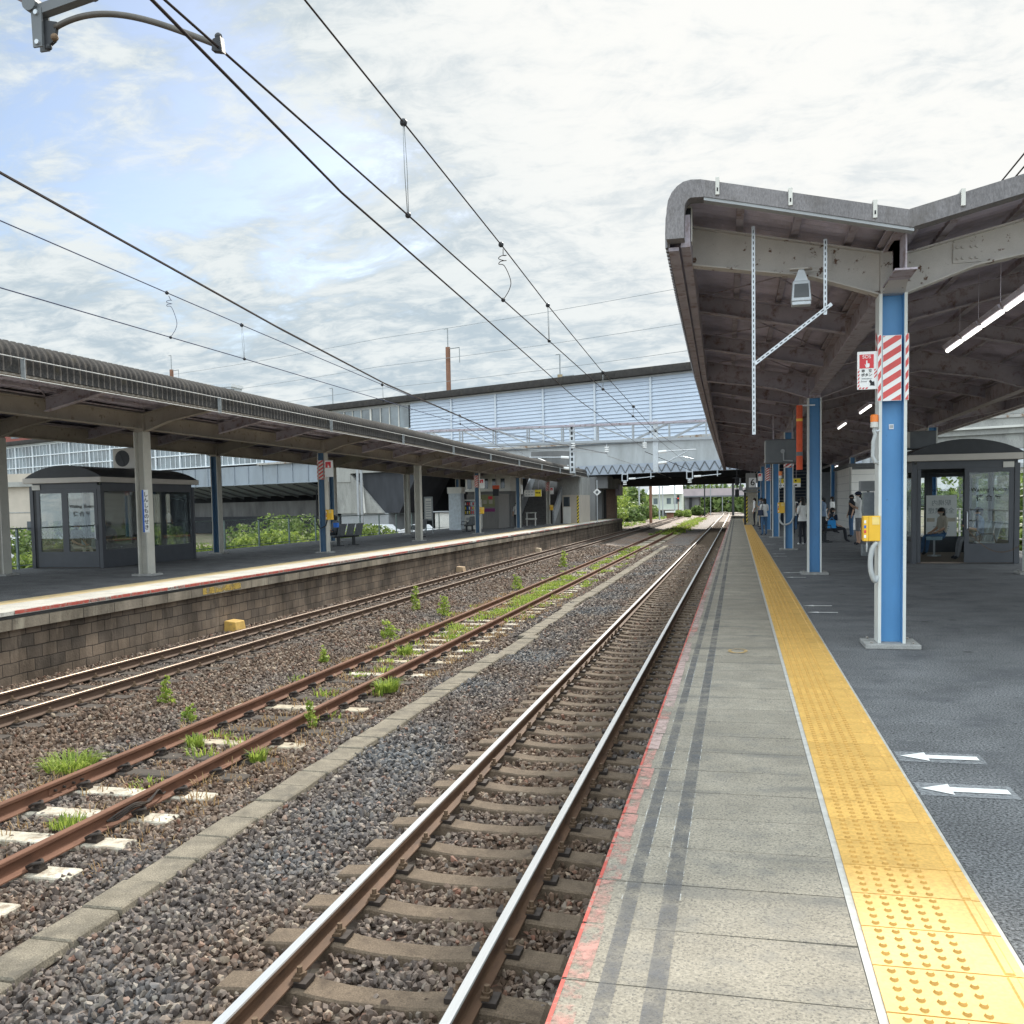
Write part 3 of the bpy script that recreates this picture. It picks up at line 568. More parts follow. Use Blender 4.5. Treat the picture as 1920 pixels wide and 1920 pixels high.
for k in range(3):
    T = thing('railway_track', TLAB[k], 'railway track', (RC[k], RY0[k], RT[k]-0.153))
    for sgn in (-1, 1): rail_mb(RC[k]+sgn*0.566, RT[k], RY0[k], 380, *rail_mats[k]).build('rail', T, world=True)
    if k == 0: protos = [sleeper_pc(m_slp).build('sleeper', T)]
    elif k == 1: protos = [sleeper_box(m_slpw).build('sleeper', T, bevel=.012), sleeper_box(m_slpt).build('sleeper', T, bevel=.012), sleeper_box(m_slpd).build('sleeper', T, bevel=.012)]
    else: protos = [sleeper_box(m_slpd).build('sleeper', T)]
    cl = (clip_bolt() if k != 1 else clip_spring()).build('clip', protos[0])
    ncl = (34, 26, 60)[k]; used = set(); rest = MB(); cnt = 0; y = S0[k]; i = 0
    while y < RY0[k]: y += SP[k]
    while y < 130:
        if k == 0: pi = 0
        elif k == 1: pi = 0 if y < 8.8 or (20.5 < y < 22.7) or (29 < y < 34) else (1 if i % 3 == 0 else 2) if y < 14 else rnd.choice((1, 2, 1, 0))
        else: pi = 0
        if cnt < 100:
            if pi not in used: s_ = protos[pi]; used.add(pi)
            else: s_ = protos[pi].copy(); COL.objects.link(s_); s_.parent = T
            s_.location = (rnd.uniform(-.012, .012), y-RY0[k], rnd.uniform(-.004, .003)-0.012); s_.rotation_euler = (0, rnd.uniform(-.004, .004), rnd.uniform(-.006, .006))
            if cnt < ncl:
                for sgn in (-1, 1):
                    for inn in (-1, 1):
                        first = (cnt == 0 and sgn == -1 and inn == -1 and pi == 0)
                        c_ = cl if first else cl.copy()
                        if not first: COL.objects.link(c_)
                        c_.parent = s_; c_.location = (sgn*0.566+inn*0.105, 0, 0.012); c_.rotation_euler = (0, 0, 0 if inn > 0 else math.pi)
            cnt += 1
        else: rest.box(-1, 1, y-RY0[k]-.11, y-RY0[k]+.11, -.15, -.012, (m_slp, m_slpt, m_slpd)[k])
        y += SP[k]; i += 1
    if rest.f: tag(rest.build('sleeper', T), kind='stuff')
    if k == 1:                                             # rail joints with fishplates and a bond cable
        for sx_p, yy in ((RC[1]+.566, 7.75), (RC[1]-.566, 8.25)):
            q = MB()
            for d in (-1, 1):
                q.box(sx_p+d*.012-.008, sx_p+d*.012+.008, yy-.28, yy+.28, RT[1]-.118, RT[1]-.052, m_railr)
                for b_ in (-.2, -.07, .07, .2): q.tube([(sx_p+d*.018, yy+b_, RT[1]-.085), (sx_p+d*.045, yy+b_, RT[1]-.085)], .014, m_clip, 6)
            q.build('fishplate', T, world=True)
        q = MB(); xx = RC[1]+.566
        for o_ in (0, .025, .05): q.tube(cr([(xx+.03, 7.32, RT[1]-.09), (xx+.07, 7.42, RT[1]-.10+o_), (xx+.10+o_*.6, 7.60, RT[1]-.055+o_), (xx+.085+o_, 7.80, RT[1]-.075+o_*.5), (xx+.075+o_*.6, 8.0, RT[1]-.04+o_*.8), (xx+.06, 8.13, RT[1]-.08), (xx+.03, 8.22, RT[1]-.09)]), .009, m_clip, 6)
        q.build('bond_cable', T, world=True)

# ------------------------------------------------------------------ cable trough lids (each can be lifted off)
lid = MB(); lid.hexa([(-.17, -.245, -.07), (.17, -.245, -.07), (.17, .245, -.07), (-.17, .245, -.07), (-.155, -.24, 0), (.155, -.24, 0), (.155, .24, 0), (-.155, .24, 0)], m_lid)
lid0 = lid.build('trough_lid', bevel=0.012); tag(lid0, 'speckled concrete cable trough lid lying in the row between the tracks', 'trough lid', 'cable trough lids in a row beside the nearest track')
y = 3.4; i = 0
while y < 62:
    o = lid0 if i == 0 else lid0.copy()
    if i: COL.objects.link(o)
    jog = 0.14 if 17.0 < y < 19.5 else (-0.10 if 25 < y < 28 else 0)
    o.location = (TRX+jog+rnd.uniform(-.015, .015)-.0015*(y-4), y, -1.228+rnd.uniform(-.012, .012)); o.rotation_euler = (rnd.uniform(-.012, .012), rnd.uniform(-.02, .02), rnd.uniform(-.025, .025))
    y += 0.497; i += 1

# ------------------------------------------------------------------ right platform
EX = -0.56
p = MB(); p.box(0.918, 7.75, -3, 104, -1.6, 0.0, m_asph); tag(p.build('platform_surface'), kind='structure')
p = MB(); p.box(EX+.06, 0.917, -3, 104, -1.6, -0.075, m_conc); tag(p.build('platform_wall'), kind='structure')
p = MB(); y = 2.96-0.42*9
while y < 103.5:
    t = rnd.uniform(-.0025, .0025); g_ = 0.004
    p.hexa([(EX, y+g_, -.07), (0.40, y+g_, -.07), (0.40, y+.42-g_, -.07), (EX, y+.42-g_, -.07), (EX, y+g_, t), (0.40, y+g_, -t*.5), (0.40, y+.42-g_, rnd.uniform(-.002, .002)), (EX, y+.42-g_, rnd.uniform(-.002, .002))], m_slab)
    y += 0.42
tag(p.build('platform_edge_slabs'), kind='structure')
p = MB(); p.box(EX+.01, 0.42, -3, 103.5, -.075, -.012, m_conc_d); tag(p.build('slab_bed'), kind='structure')
p = MB()
y = 2.96-0.42*5
while y < 103:                                            # red paint on the slab noses, broken slab by slab
    p.box(EX-.004, EX+.0, y+.006, y+.414, -.045, 0.001, m_red if rnd.random() < .75 else m_redl)
    p.quad((EX-.004, y+.008, .004), (EX+.010, y+.008, .004), (EX+.010, y+.412, .004), (EX-.004, y+.412, .004), m_red)
    w_ = rnd.uniform(.062, .088); p.quad((EX+.010, y+.008, .0045), (EX+w_, y+.008, .0045), (EX+w_, y+.412, .0045), (EX+.010, y+.412, .0045), m_redl if y < 5.5 or rnd.random() < .15 else m_pink)
    y += 0.42
tag(p.build('red_edge_line'), kind='structure')
p = MB()
for x0, x1 in ((-.440, -.384), (-.290, -.224)): p.quad((x0, -2, .0052), (x1, -2, .0052), (x1, 103, .0052), (x0, 103, .0052), m_stripe)
for x0 in (-.447, -.384, -.297, -.224): p.quad((x0, 3.6, .0062), (x0+.004, 3.6, .0062), (x0+.004, 60, .0062), (x0, 60, .0062), m_wline)
tag(p.build('dark_edge_stripes'), kind='structure')
p = MB(); p.box(0.404, 0.917, -3, 103.5, -.075, -.004, m_grout); tag(p.build('grout_strip'), kind='structure')
p = MB(); y = 3.25-0.30*8; dn = 8
while y < 84:
    a, b = y+.004, y+.296
    p.box(0.432, 0.898, a, b, -.01, 0.004, m_yel)
    if y < 46:
        nn = 8 if y < 12 else 5
        for i in range(5):
            for j in range(5):
                cx, cy = 0.455+.030+i*.0595, a+.028+j*.059
                if y > 20 and j == 4: pass
                r0_, r1_, h_ = .0150, .0095, .0085
                vs = [(cx+r0_*math.cos(2*math.pi*k/nn), cy+r0_*math.sin(2*math.pi*k/nn), .004) for k in range(nn)] + [(cx+r1_*math.cos(2*math.pi*k/nn), cy+r1_*math.sin(2*math.pi*k/nn), .004+h_) for k in range(nn)]
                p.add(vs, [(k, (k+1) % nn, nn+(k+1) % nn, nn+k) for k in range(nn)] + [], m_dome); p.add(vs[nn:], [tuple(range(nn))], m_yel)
    else:
        for i in range(5): p.box(0.473+i*.0595, 0.497+i*.0595, a, b, .004, .008, m_yel)
    p.hexa([(0.835, a+.006, .004), (0.870, a+.006, .004), (0.870, b-.006, .004), (0.835, b-.006, .004), (0.841, a+.010, .0095), (0.864, a+.010, .0095), (0.864, b-.010, .0095), (0.841, b-.010, .0095)], m_yel)
    y += 0.30
tag(p.build('tactile_paving'), kind='structure')
# queue arrows painted on the asphalt, each on its grey patch
def arrow(y, x0=0.945, L=0.43, patch=True, h=0.12, wear=False):
    q = MB()
    if patch: q.quad((x0-.018, y-h*.95, .004), (x0+L+.03, y-h*.95, .004), (x0+L+.03, y+h*.95, .004), (x0-.018, y+h*.95, .004), m_gpaint)
    w = h*.34
    q.add([(x0, y, .008), (x0+.15, y-h*.8, .008), (x0+.15, y-w, .008), (x0+L, y-w, .008), (x0+L, y+w, .008), (x0+.15, y+w, .008), (x0+.15, y+h*.8, .008)], [(0, 1, 2, 6), (2, 3, 4, 5), (0, 5, 6)] if False else [(0, 1, 2), (0, 2, 5), (0, 5, 6), (2, 3, 4, 5)], m_wpaint)
    return q.build('painted_arrow')
for y, lb in ((5.32, 'white arrow painted on asphalt, nearest one to the camera'), (5.98, 'white arrow painted on asphalt, second nearest one')):
    tag(arrow(y), lb, 'road marking', 'queue arrows painted on the right platform')
for y in (13.5, 14.35, 19.6, 20.9, 27.0, 28.2, 34.5, 42, 51): tag(arrow(y, 0.93, 0.40, False, 0.10), 'small distant white arrow painted on the platform asphalt beyond the first column', 'road marking', 'queue arrows painted on the right platform')
q = MB(); ci_ = [(0.0+.10*math.cos(a), 9.95+.16*math.sin(a)) for a in np.linspace(0, 2*math.pi, 25)[:-1]]; ce_ = [(0.0+.065*math.cos(a), 9.95+.11*math.sin(a)) for a in np.linspace(0, 2*math.pi, 25)[:-1]]
q.add([(a, b, .009) for a, b in ci_]+[(a, b, .009) for a, b in ce_], [(k, (k+1) % 24, 24+(k+1) % 24, 24+k) for k in range(24)], m_ring)
tag(q.build('painted_ring'), 'worn orange ring painted on the edge slabs', 'road marking')

# ------------------------------------------------------------------ left platform
LX = -11.30; LE = 96.0
p = MB(); p.box(-19.7, -12.68, 4, LE, -1.6, 0.0, m_asph); tag(p.build('platform_surface'), kind='structure')
p = MB(); p.box(-12.679, LX-.04, 4, LE, -1.6, -.30, m_blocks); tag(p.build('platform_wall'), kind='structure')
p = MB(); p.box(-12.677, LX+.05, 4, LE, -.30, -.125, m_coping); tag(p.build('platform_coping'), kind='structure')
p = MB(); p.box(-12.676, LX-.05, 4, LE, -.125, -.062, m_conc_d); tag(p.build('slab_bed'), kind='structure')
m_slabl = mat('pale_edge_slab', (0.52, 0.50, 0.45), 0.85, var=0.14, scale=2, fine=0.15, fscale=40, col2=(0.34, 0.32, 0.29), thr=(0.55, 0.75), island=0.08)
m_yell = mat('faded_tactile', (0.56, 0.45, 0.26), 0.7, var=0.1, scale=3, col2=(0.40, 0.35, 0.26), thr=(0.5, 0.7))
p = MB(); y = 5.0
while y < LE-.6:
    p.box(-12.22, LX+.06, y+.006, y+.594, -.062, rnd.uniform(-.002, .002), m_slabl); y += 0.6
tag(p.build('platform_edge_slabs'), kind='structure')
p = MB(); p.box(-12.679, -12.222, 4, LE, -.062, .003, m_yell)
for i in range(5): p.box(-12.62+i*.06, -12.595+i*.06, 4, LE, .003, .008, m_yell)
p.box(-12.30, -12.27, 4, LE, .003, .009, m_yell) if False else p.box(-12.665, -12.64, 4, LE, .003, .009, m_yell)
tag(p.build('tactile_paving'), kind='structure')
p = MB(); y = 5.0
while y < LE-.6:
    if rnd.random() < .93: p.box(LX+.06, LX+.065, y+.01, y+.59, -.05, .004, m_red if rnd.random() < (.85 if y < 26 else .45) else m_redl); p.quad((LX-.02, y+.01, .0045), (LX+.065, y+.01, .0045), (LX+.065, y+.59, .0045), (LX-.02, y+.59, .0045), m_redl)
    y += 0.6
tag(p.build('red_edge_line'), kind='structure')
m_yworn = flake_mat('flaked_yellow_paint', (.50, .34, .07), 5, .40, .56)
p = MB(); p.box(LX+.0505, LX+.056, 18.3, 19.9, -.27, -.135, m_yworn); tag(p.build('yellow_coping_paint'), kind='structure')
# stain holes and block markers at the wall foot
def wblock(y, m, lab):
    q = MB(); q.hexa([(-.16, -.22, 0), (.16, -.22, 0), (.16, .22, 0), (-.16, .22, 0), (-.15, -.21, .26), (.12, -.21, .23), (.12, .21, .23), (-.15, .21, .26)], m)
    return tag(q.build('marker_block', loc=(LX+.16, y, -1.21), bevel=.012), lab, 'marker block')
wblock(19.4, mat('yellow_ochre_block', (0.52, 0.33, 0.09), 0.8, var=.2, scale=6, col2=(.30, .22, .12), thr=(.55, .7)), 'yellow ochre concrete block at the wall foot, nearest of the three')
wblock(37.6, mat('tan_block', (0.42, 0.30, 0.19), 0.85, var=.15, scale=6), 'tan concrete block at the foot of the platform wall, middle one')
wblock(53.4, mat('pale_tan_block', (0.48, 0.38, 0.27), 0.85, var=.15, scale=6), 'small pale tan block far along the foot of the platform wall')
# ------------------------------------------------------------------ platform canopies
def sheet(path, y0, y1, pitch, amp, mo, mu, dx=None, dz=None, th=0.022, name='roof_sheet', parent=None):
    """corrugated roofing: a profile path (x, z, weight) run along Y with waves of the given pitch"""
    P = np.array([p[:2] for p in path]); wgt = np.array([p[2] if len(p) > 2 else 0.0 for p in path])
    T = np.gradient(P, axis=0); T /= np.linalg.norm(T, axis=1)[:, None]; Nn = np.stack([-T[:, 1], T[:, 0]], 1)
    if Nn[:, 1].mean() < 0: Nn = -Nn
    ys = np.arange(y0, y1, pitch/4); wv = np.sin(2*np.pi*ys/pitch)*amp
    ddx = np.array([dx(v) for v in ys]) if dx else np.zeros(len(ys)); ddz = np.array([dz(v) for v in ys]) if dz else np.zeros(len(ys))
    def layer(o):
        X = P[None, :, 0] + Nn[None, :, 0]*(wv[:, None]+o) + ddx[:, None]*wgt[None, :]; Z = P[None, :, 1] + Nn[None, :, 1]*(wv[:, None]+o) + ddz[:, None]
        return np.stack([X, np.broadcast_to(ys[:, None], X.shape), Z], -1).reshape(-1, 3)
    n, k = len(ys), len(P); A, B = layer(th/2), layer(-th/2); idx = np.arange(n*k).reshape(n, k)
    F1 = np.stack([idx[:-1, :-1], idx[:-1, 1:], idx[1:, 1:], idx[1:, :-1]], -1).reshape(-1, 4); F2 = F1[:, ::-1] + n*k
    e0 = np.stack([idx[0, :-1], idx[0, 1:], idx[0, 1:]+n*k, idx[0, :-1]+n*k], -1); e1 = np.stack([idx[:-1, 0], idx[1:, 0], idx[1:, 0]+n*k, idx[:-1, 0]+n*k], -1); e2 = np.stack([idx[:-1, -1], idx[1:, -1], idx[1:, -1]+n*k, idx[:-1, -1]+n*k], -1)
    V = np.concatenate([A, B]); F = np.concatenate([F1, F2, e0, e1, e2])
    if parent is not None: V = V - np.array(parent.location)
    o = np_mesh(name, V, F, mo, parent); o.data.materials.append(mu)
    mi = np.zeros(len(F), dtype=np.int32); mi[len(F1):len(F1)+len(F2)] = 1; o.data.polygons.foreach_set('material_index', mi); return o
def clip_poly(poly, x0, x1, z0, z1):
    def cl(P, f, isx, v):
        out = []
        for i in range(len(P)):
            a, b = P[i], P[(i+1) % len(P)]; ka, kb = f(a), f(b)
            if ka: out.append(a)
            if ka != kb:
                j = 0 if isx else 1; t = (v-a[j])/(b[j]-a[j]); out.append((a[0]+(b[0]-a[0])*t, a[1]+(b[1]-a[1])*t))
        return out
    for f, isx, v in ((lambda p: p[0] >= x0, 1, x0), (lambda p: p[0] <= x1, 1, x1), (lambda p: p[1] >= z0, 0, z0), (lambda p: p[1] <= z1, 0, z1)):
        if len(poly) < 3: return []
        poly = cl(poly, f, isx, v)
    return poly
def hazard(q, x0, x1, z0, z1, y, m1, m2, pitch, slope=1.0, nrm=-1):
    """slanting stripes on a board facing -Y: white board with coloured stripes proud of it"""
    q.box(x0, x1, y, y+.006, z0, z1, m2)
    c = z0-abs(slope)*(x1-x0)-pitch
    while c < z1+abs(slope)*(x1-x0)+pitch:
        P = clip_poly([(x0-.01, c-slope*.01), (x1+.01, c+slope*(x1-x0+.01)), (x1+.01, c+slope*(x1-x0+.01)+pitch*.55), (x0-.01, c-slope*.01+pitch*.55)], x0+.004, x1-.004, z0+.004, z1-.004)
        if len(P) >= 3: q.add([(a, y-.002, b) for a, b in P], [tuple(range(len(P)))], m1)
        c += pitch
def column(parent, x, y, mweb, mfl, ztop=3.62, band=False, mst=None, wid=0.27, padm=m_pad):
    q = MB(); w = wid/2
    q.box(x-w+.03, x+w-.03, y-.012, y+.012, 0.05, ztop, mweb)
    for sgn in (-1, 1):
        q.box(x+sgn*(w-.015)-.015, x+sgn*(w-.015)+.015, y-.14, y+.14, 0.05, ztop, mfl)
        a = x+sgn*(w-.030); q.box(min(a, a-sgn*.003), max(a, a-sgn*.003), y-.130, y-.014, 0.051, ztop-.001, mweb)
    c = q.build('column', parent, world=True)
    b = MB(); b.box(x-.27, x+.27, y-.24, y+.24, 0.001, .05, padm); [b.tube([(x+ax*.2, y+ay*.18, .05), (x+ax*.2, y+ay*.18, .075)], .018, m_bolt, 6) for ax in (-1, 1) for ay in (-1, 1)]; bo_ = b.build('base_pad', c, bevel=.006)
    for v in bo_.data.vertices: v.co -= Vector(parent.location)
    if band:
        h = MB(); hazard(h, x-w+.035, x+w-.055, 2.54, 3.20, y-.135, mst[0], mst[1], .125, 0.62)
        for sgn in (-1, 1): hazard(h, x+sgn*(w-.004)-.018, x+sgn*(w-.004)+.018, 2.54, 3.21, y-.146, mst[0], mst[1], .125, 1.6)
        for s2 in (-1,):
            xx = x+s2*(w+.002); z = 2.55
            while z < 3.16: h.quad((xx, y-.14, z), (xx, y+.10, z+.16), (xx, y+.10, z+.23), (xx, y-.14, z+.07), mst[0]); z += .125
        ho = h.build('hazard_band', c)
        for v in ho.data.vertices: v.co -= Vector(parent.location)
    return c
def ibeam(q, top, bot, y, m, fw=.16, th=.016):
    """beam in an X-Z plane: web polygon between top and bottom polylines, with flanges"""
    q.ext([(a, y-.008, b) for a, b in top] + [(a, y-.008, b) for a, b in reversed(bot)], (0, .016, 0), m)
    for L_, d in ((top, 1), (bot, -1)):
        for (a, b), (c, e) in zip(L_[:-1], L_[1:]):
            q.hexa([(a, y-fw/2, b), (c, y-fw/2, e), (c, y+fw/2, e), (a, y+fw/2, b), (a, y-fw/2, b+d*th), (c, y-fw/2, e+d*th), (c, y+fw/2, e+d*th), (a, y+fw/2, b+d*th)] if d > 0 else
                   [(a, y-fw/2, b+d*th), (c, y-fw/2, e+d*th), (c, y+fw/2, e+d*th), (a, y+fw/2, b+d*th), (a, y-fw/2, b), (c, y-fw/2, e), (c, y+fw/2, e), (a, y+fw/2, b)], m)
def canopy(label, xa, xb, y0, y1, cols, dxl=None, dxr=None, dz=None, st=None, near_gable=True, bands=(), pitch=.146):
    """twin-valley canopy: two rows of columns at xa < xb, wings rising to the eaves and to a ridge between"""
    mb, mr_, mo, mu, mweb, mfl, mfront = st['beam'], st['rafter'], st['outer'], st['under'], st['web'], st['flange'], st['front']
    T = thing('platform_canopy', label, 'canopy', ((xa+xb)/2, y0, 0))
    DZ = dz or (lambda y: 0.0); xm = (xa+xb)/2; dm = xm-xa
    wing = [(0.0, 4.15, 0), (.5, 4.27, .1), (1.0, 4.39, .35), (1.5, 4.51, .7), (1.88, 4.600, 1), (1.97, 4.606, 1), (2.04, 4.592, 1), (2.10, 4.555, 1), (2.15, 4.50, 1), (2.185, 4.43, 1), (2.20, 4.35, 1), (2.205, 4.20, 1), (2.205, 4.06, 1)]
    sheet([(xa-d, z, w) for d, z, w in wing], y0, y1, pitch, .017, mo, mu, dxl, DZ, parent=T)
    sheet([(xb+d, z, w) for d, z, w in wing], y0, y1, pitch, .017, mo, mu, dxr, DZ, parent=T)
    sheet([(xa, 4.152), (xm-.01, 4.152+.235*dm)], y0, y1, pitch, .017, mo, mu, None, DZ, parent=T)
    sheet([(xm+.01, 4.152+.235*dm), (xb, 4.152)], y0, y1, pitch, .017, mo, mu, None, DZ, parent=T)
    segs = np.arange(y0, y1+.01, 10.0); segs = np.append(segs, y1) if segs[-1] < y1-.5 else segs
    def run(q, x, z0, z1, w, m, d=None, wt=1.0):
        for a, b in zip(segs[:-1], segs[1:]):
            xa_, xb_ = x+(d(a)*wt if d else 0), x+(d(b)*wt if d else 0)
            q.hexa([(xa_-w/2, a, z0+DZ(a)), (xa_+w/2, a, z0+DZ(a)), (xb_+w/2, b, z0+DZ(b)), (xb_-w/2, b, z0+DZ(b)), (xa_-w/2, a, z1+DZ(a)), (xa_+w/2, a, z1+DZ(a)), (xb_+w/2, b, z1+DZ(b)), (xb_-w/2, b, z1+DZ(b))], m)
    for s, x, d in ((-1, xa, dxl), (1, xb, dxr)):
        q = MB(); run(q, x+s*2.03, 4.05, 4.36, .09, st['edge'], d); q.build('edge_beam', T, world=True)
        q = MB(); run(q, x+s*2.145, 4.02, 4.055, .10, st['edge'], d); q.build('gutter_strip', T, world=True)
        for dd, zz in ((.42, 4.18), (.95, 4.305), (1.5, 4.435)):
            q = MB(); run(q, x+s*dd, zz, zz+.055, .075, mr_, d, dd/2.2); q.build('purlin', T, world=True)
    for x, s in ((xa, 1), (xb, -1)):
        for dd in (.5, 1.2): q = MB(); zz = 4.085+.235*dd; run(q, x+s*dd, zz, zz+.055, .075, mr_); q.build('purlin', T, world=True)
    q = MB(); run(q, xm, 4.04+.235*dm, 4.125+.235*dm, .10, mr_); q.build('purlin', T, world=True)
    q = MB(); zz = 4.19+.235*dm
    for a, b in zip(segs[:-1], segs[1:]): q.hexa([(xm-.16, a, zz-.03+DZ(a)), (xm+.16, a, zz-.03+DZ(a)), (xm+.16, b, zz-.03+DZ(b)), (xm-.16, b, zz-.03+DZ(b)), (xm-.02, a, zz+.04+DZ(a)), (xm+.02, a, zz+.04+DZ(a)), (xm+.02, b, zz+.04+DZ(b)), (xm-.02, b, zz+.04+DZ(b))], mo)
    q.build('ridge_cap', T, world=True)
    for x in (xa, xb):
        q = MB(); run(q, x, 3.70, 4.04, .014, st['girder']); run(q, x, 4.04, 4.058, .20, st['girder']); run(q, x, 3.682, 3.70, .20, st['girder']); q.build('valley_girder', T, world=True)
        q = MB(); run(q, x, 4.10, 4.12, .30, m_dsteel); q.build('valley_gutter', T, world=True)
    def frame(y, m, deep):
        DD = DZ(y)
        for x, s, d in ((xa, -1, dxl), (xb, 1, dxr)):
            e = d(y) if d else 0
            q = MB()
            if deep:
                top = [(x+s*.12, 4.05+DD), (x+s*1.99+e, 4.46+DD)]; bot = [(x+s*.12, 3.64+DD), (x+s*.78, 3.87+DD), (x+s*1.99+e, 4.08+DD)]
            else: top = [(x+s*.1, 4.06+DD), (x+s*1.99+e, 4.46+DD)]; bot = [(x+s*.1, 3.82+DD), (x+s*1.99+e, 4.24+DD)]
            ibeam(q, top, bot, y, m); q.build('cross_beam' if deep else 'rafter', T, world=True)
            q = MB(); s = -s
            if deep: top = [(x+s*.12, 4.02+DD), (x+s*(dm-.005), 4.02+.21*dm+DD)]; bot = [(x+s*.12, 3.64+DD), (x+s*.78, 3.87+DD), (x+s*(dm-.005), 3.66+.21*dm+DD)]
            else: top = [(x+s*.1, 4.03+DD), (x+s*(dm-.005), 4.02+.21*dm+DD)]; bot = [(x+s*.1, 3.82+DD), (x+s*(dm-.005), 3.80+.21*dm+DD)]
            ibeam(q, top, bot, y, m); q.build('cross_beam' if deep else 'rafter', T, world=True)
    step = (cols[1]-cols[0])/3.0
    for i, y in enumerate(cols):
        if y > y1: break
        frame(y, mfront if (i == 0 and near_gable) else mb, True)
        for x, row in ((xa, 0), (xb, 1)):
            z0 = 3.62+DZ(y)
            q = MB()
            q.hexa([(x-.118, y-.13, z0), (x+.118, y-.13, z0), (x+.118, y+.13, z0), (x-.118, y+.13, z0), (x-.118, y-.10, 4.06+DZ(y)), (x+.118, y-.10, 4.06+DZ(y)), (x+.118, y+.10, 4.06+DZ(y)), (x-.118, y+.10, 4.06+DZ(y))], mfront if i == 0 and near_gable else mb)
            q.build('knee_bracket', T, world=True)
            bd = (row, i) in bands
            column(T, x, y, (mweb[0] if len(mweb) == 1 else m_flangeg if (row == 1 and i < 2) or (row == 0 and i < 2) else mweb[(i+row) % len(mweb)]), mfl, z0, bd, st['hz'], padm=st.get('pad', m_pad))
        for k in (1, 2):
            if y+k*step < y1-.3: frame(y+k*step, mr_, False)
        if cols[0]-k*step > y0 and i == 0:
            for k in (1, 2):
                if y-k*step > y0+.3 and not near_gable: frame(y-k*step, mr_, False)
    for i, y in enumerate(cols[:5]):                       # crossed tie rods in the nearest bays
        for x, s, d in ((xa, -1, dxl), (xb, 1, dxr)):
            for k in range(3):
                a, b = y+k*step+.15, y+(k+1)*step-.15
                if b > y1: continue
                q = MB(); q.tube([(x+s*.2, a, 4.10+DZ(a)), (x+s*1.9, b, 4.43+DZ(b))], .010, m_dsteel, 5); q.tube([(x+s*1.9, a, 4.40+DZ(a)), (x+s*.2, b, 4.12+DZ(b))], .010, m_dsteel, 5); q.build('tie_rods', T, world=True)
    # verge trim over the two gable ends
    for ye, nm in ((y0, 0), (y1, 1)):
        for x, s in ((xa, -1), (xb, 1)):
            d = (dxl if s < 0 else dxr); e = d(ye) if d else 0
            out = [(x+s*(dd)+e*w, z+.035+DZ(ye)) for dd, z, w in wing]; T2 = np.gradient(np.array(out), axis=0); T2 /= np.linalg.norm(T2, axis=1)[:, None]
            inn = [(o_[0]+(t[1] if s < 0 else -t[1])*.17*(-1 if s < 0 else -1)*(-1), o_[1]-abs(t[0])*.17) for o_, t in zip(out, T2)]
            inn = [(o_[0]-s*abs(t[1])*.17, o_[1]-abs(t[0])*.17) for o_, t in zip(out, T2)]
            for a, b in ((0, 4), (4, 12)):
                q = MB()
                for i in range(a, b):
                    p = [out[i], out[i+1], inn[i+1], inn[i]]; dy = (.004 if a else 0)
                    q.ext([(px_, ye-.17+dy, pz_) for px_, pz_ in p], (0, .20, 0), st['verge'])
                q.build('verge_trim', T, world=True)
            q = MB()
            for i in range(0, 4): q.hexa([(inn[i][0], ye-.16, inn[i][1]-.03), (inn[i+1][0], ye-.16, inn[i+1][1]-.03), (inn[i+1][0], ye-.05, inn[i+1][1]-.03), (inn[i][0], ye-.05, inn[i][1]-.03), (inn[i][0], ye-.16, inn[i][1]-.002), (inn[i+1][0], ye-.16, inn[i+1][1]-.002), (inn[i+1][0], ye-.05, inn[i+1][1]-.002), (inn[i][0], ye-.05, inn[i][1]-.002)], m_grey)
            q.build('drip_edge', T, world=True)
            if ye == y0:
                for dd in (.30, 1.05, 1.72):
                    zz = float(np.interp(dd, [w_[0] for w_ in wing[:5]], [w_[1] for w_ in wing[:5]])); xx = x+s*dd
                    q = MB(); q.box(xx-.018, xx+.018, ye-.186, ye-.172, zz-.09, zz+.07, m_offw); q.box(xx-.018, xx+.018, ye-.172, ye+.08, zz+.062, zz+.078, m_offw); q.box(xx-.007, xx+.007, ye-.188, ye-.1861, zz-.06, zz-.025, m_black); q.build('verge_clip', T, world=True)
            q = MB()
            p = [(x, 4.19+DZ(ye)), (x-s*dm*.995, 4.19+.235*dm+DZ(ye)), (x-s*dm*.995, 4.02+.235*dm+DZ(ye)), (x, 4.02+DZ(ye))]
            q.ext([(a, ye-.166, b) for a, b in p], (0, .196, 0), st['verge']); q.build('verge_trim', T, world=True)
            if ye == y0:
                q = MB()
                for dd in (.45, 1.3): xx = x-s*dd; zz = 4.19+.235*dd; q.box(xx-.018, xx+.018, ye-.186, ye-.168, zz-.12, zz+.03, m_offw); q.box(xx-.018, xx+.018, ye-.168, ye+.08, zz+.008, zz+.03, m_offw)
                q.build('verge_clip', T, world=True)
    return T
def dxr_left(y): return float(np.interp(y, [9.5, 12, 18.6, 33, 79], [0, -.05, -.15, -.26, -.40]))
stR = dict(beam=m_dsteel, rafter=m_dsteel, outer=m_slate, under=m_slate_u, web=[m_blue], flange=m_flange, front=m_gsteel, edge=m_dsteel, girder=m_dsteel, verge=m_slate, hz=(m_redf, m_white))
colsR = [10.5, 20.5, 30.5, 40.5, 50.5, 60.5, 70.5]
canR = canopy('grey slate canopy on blue columns over the right platform', 1.55, 5.65, 9.62, 78.5, colsR, dxl=dxr_left, st=stR, bands={(0, 0), (0, 2), (0, 4)})
q = MB(); q.box(-.515, -.435, 9.78, 9.93, 4.16, 4.47, m_dark); q.box(-.525, -.515, 9.77, 9.93, 4.14, 4.48, m_offw); q.box(-.435, -.425, 9.77, 9.93, 4.14, 4.48, m_offw); q.box(-.515, -.435, 9.77, 9.93, 4.47, 4.485, m_offw); q.build('beam_end_cap', canR, world=True)
q = MB()
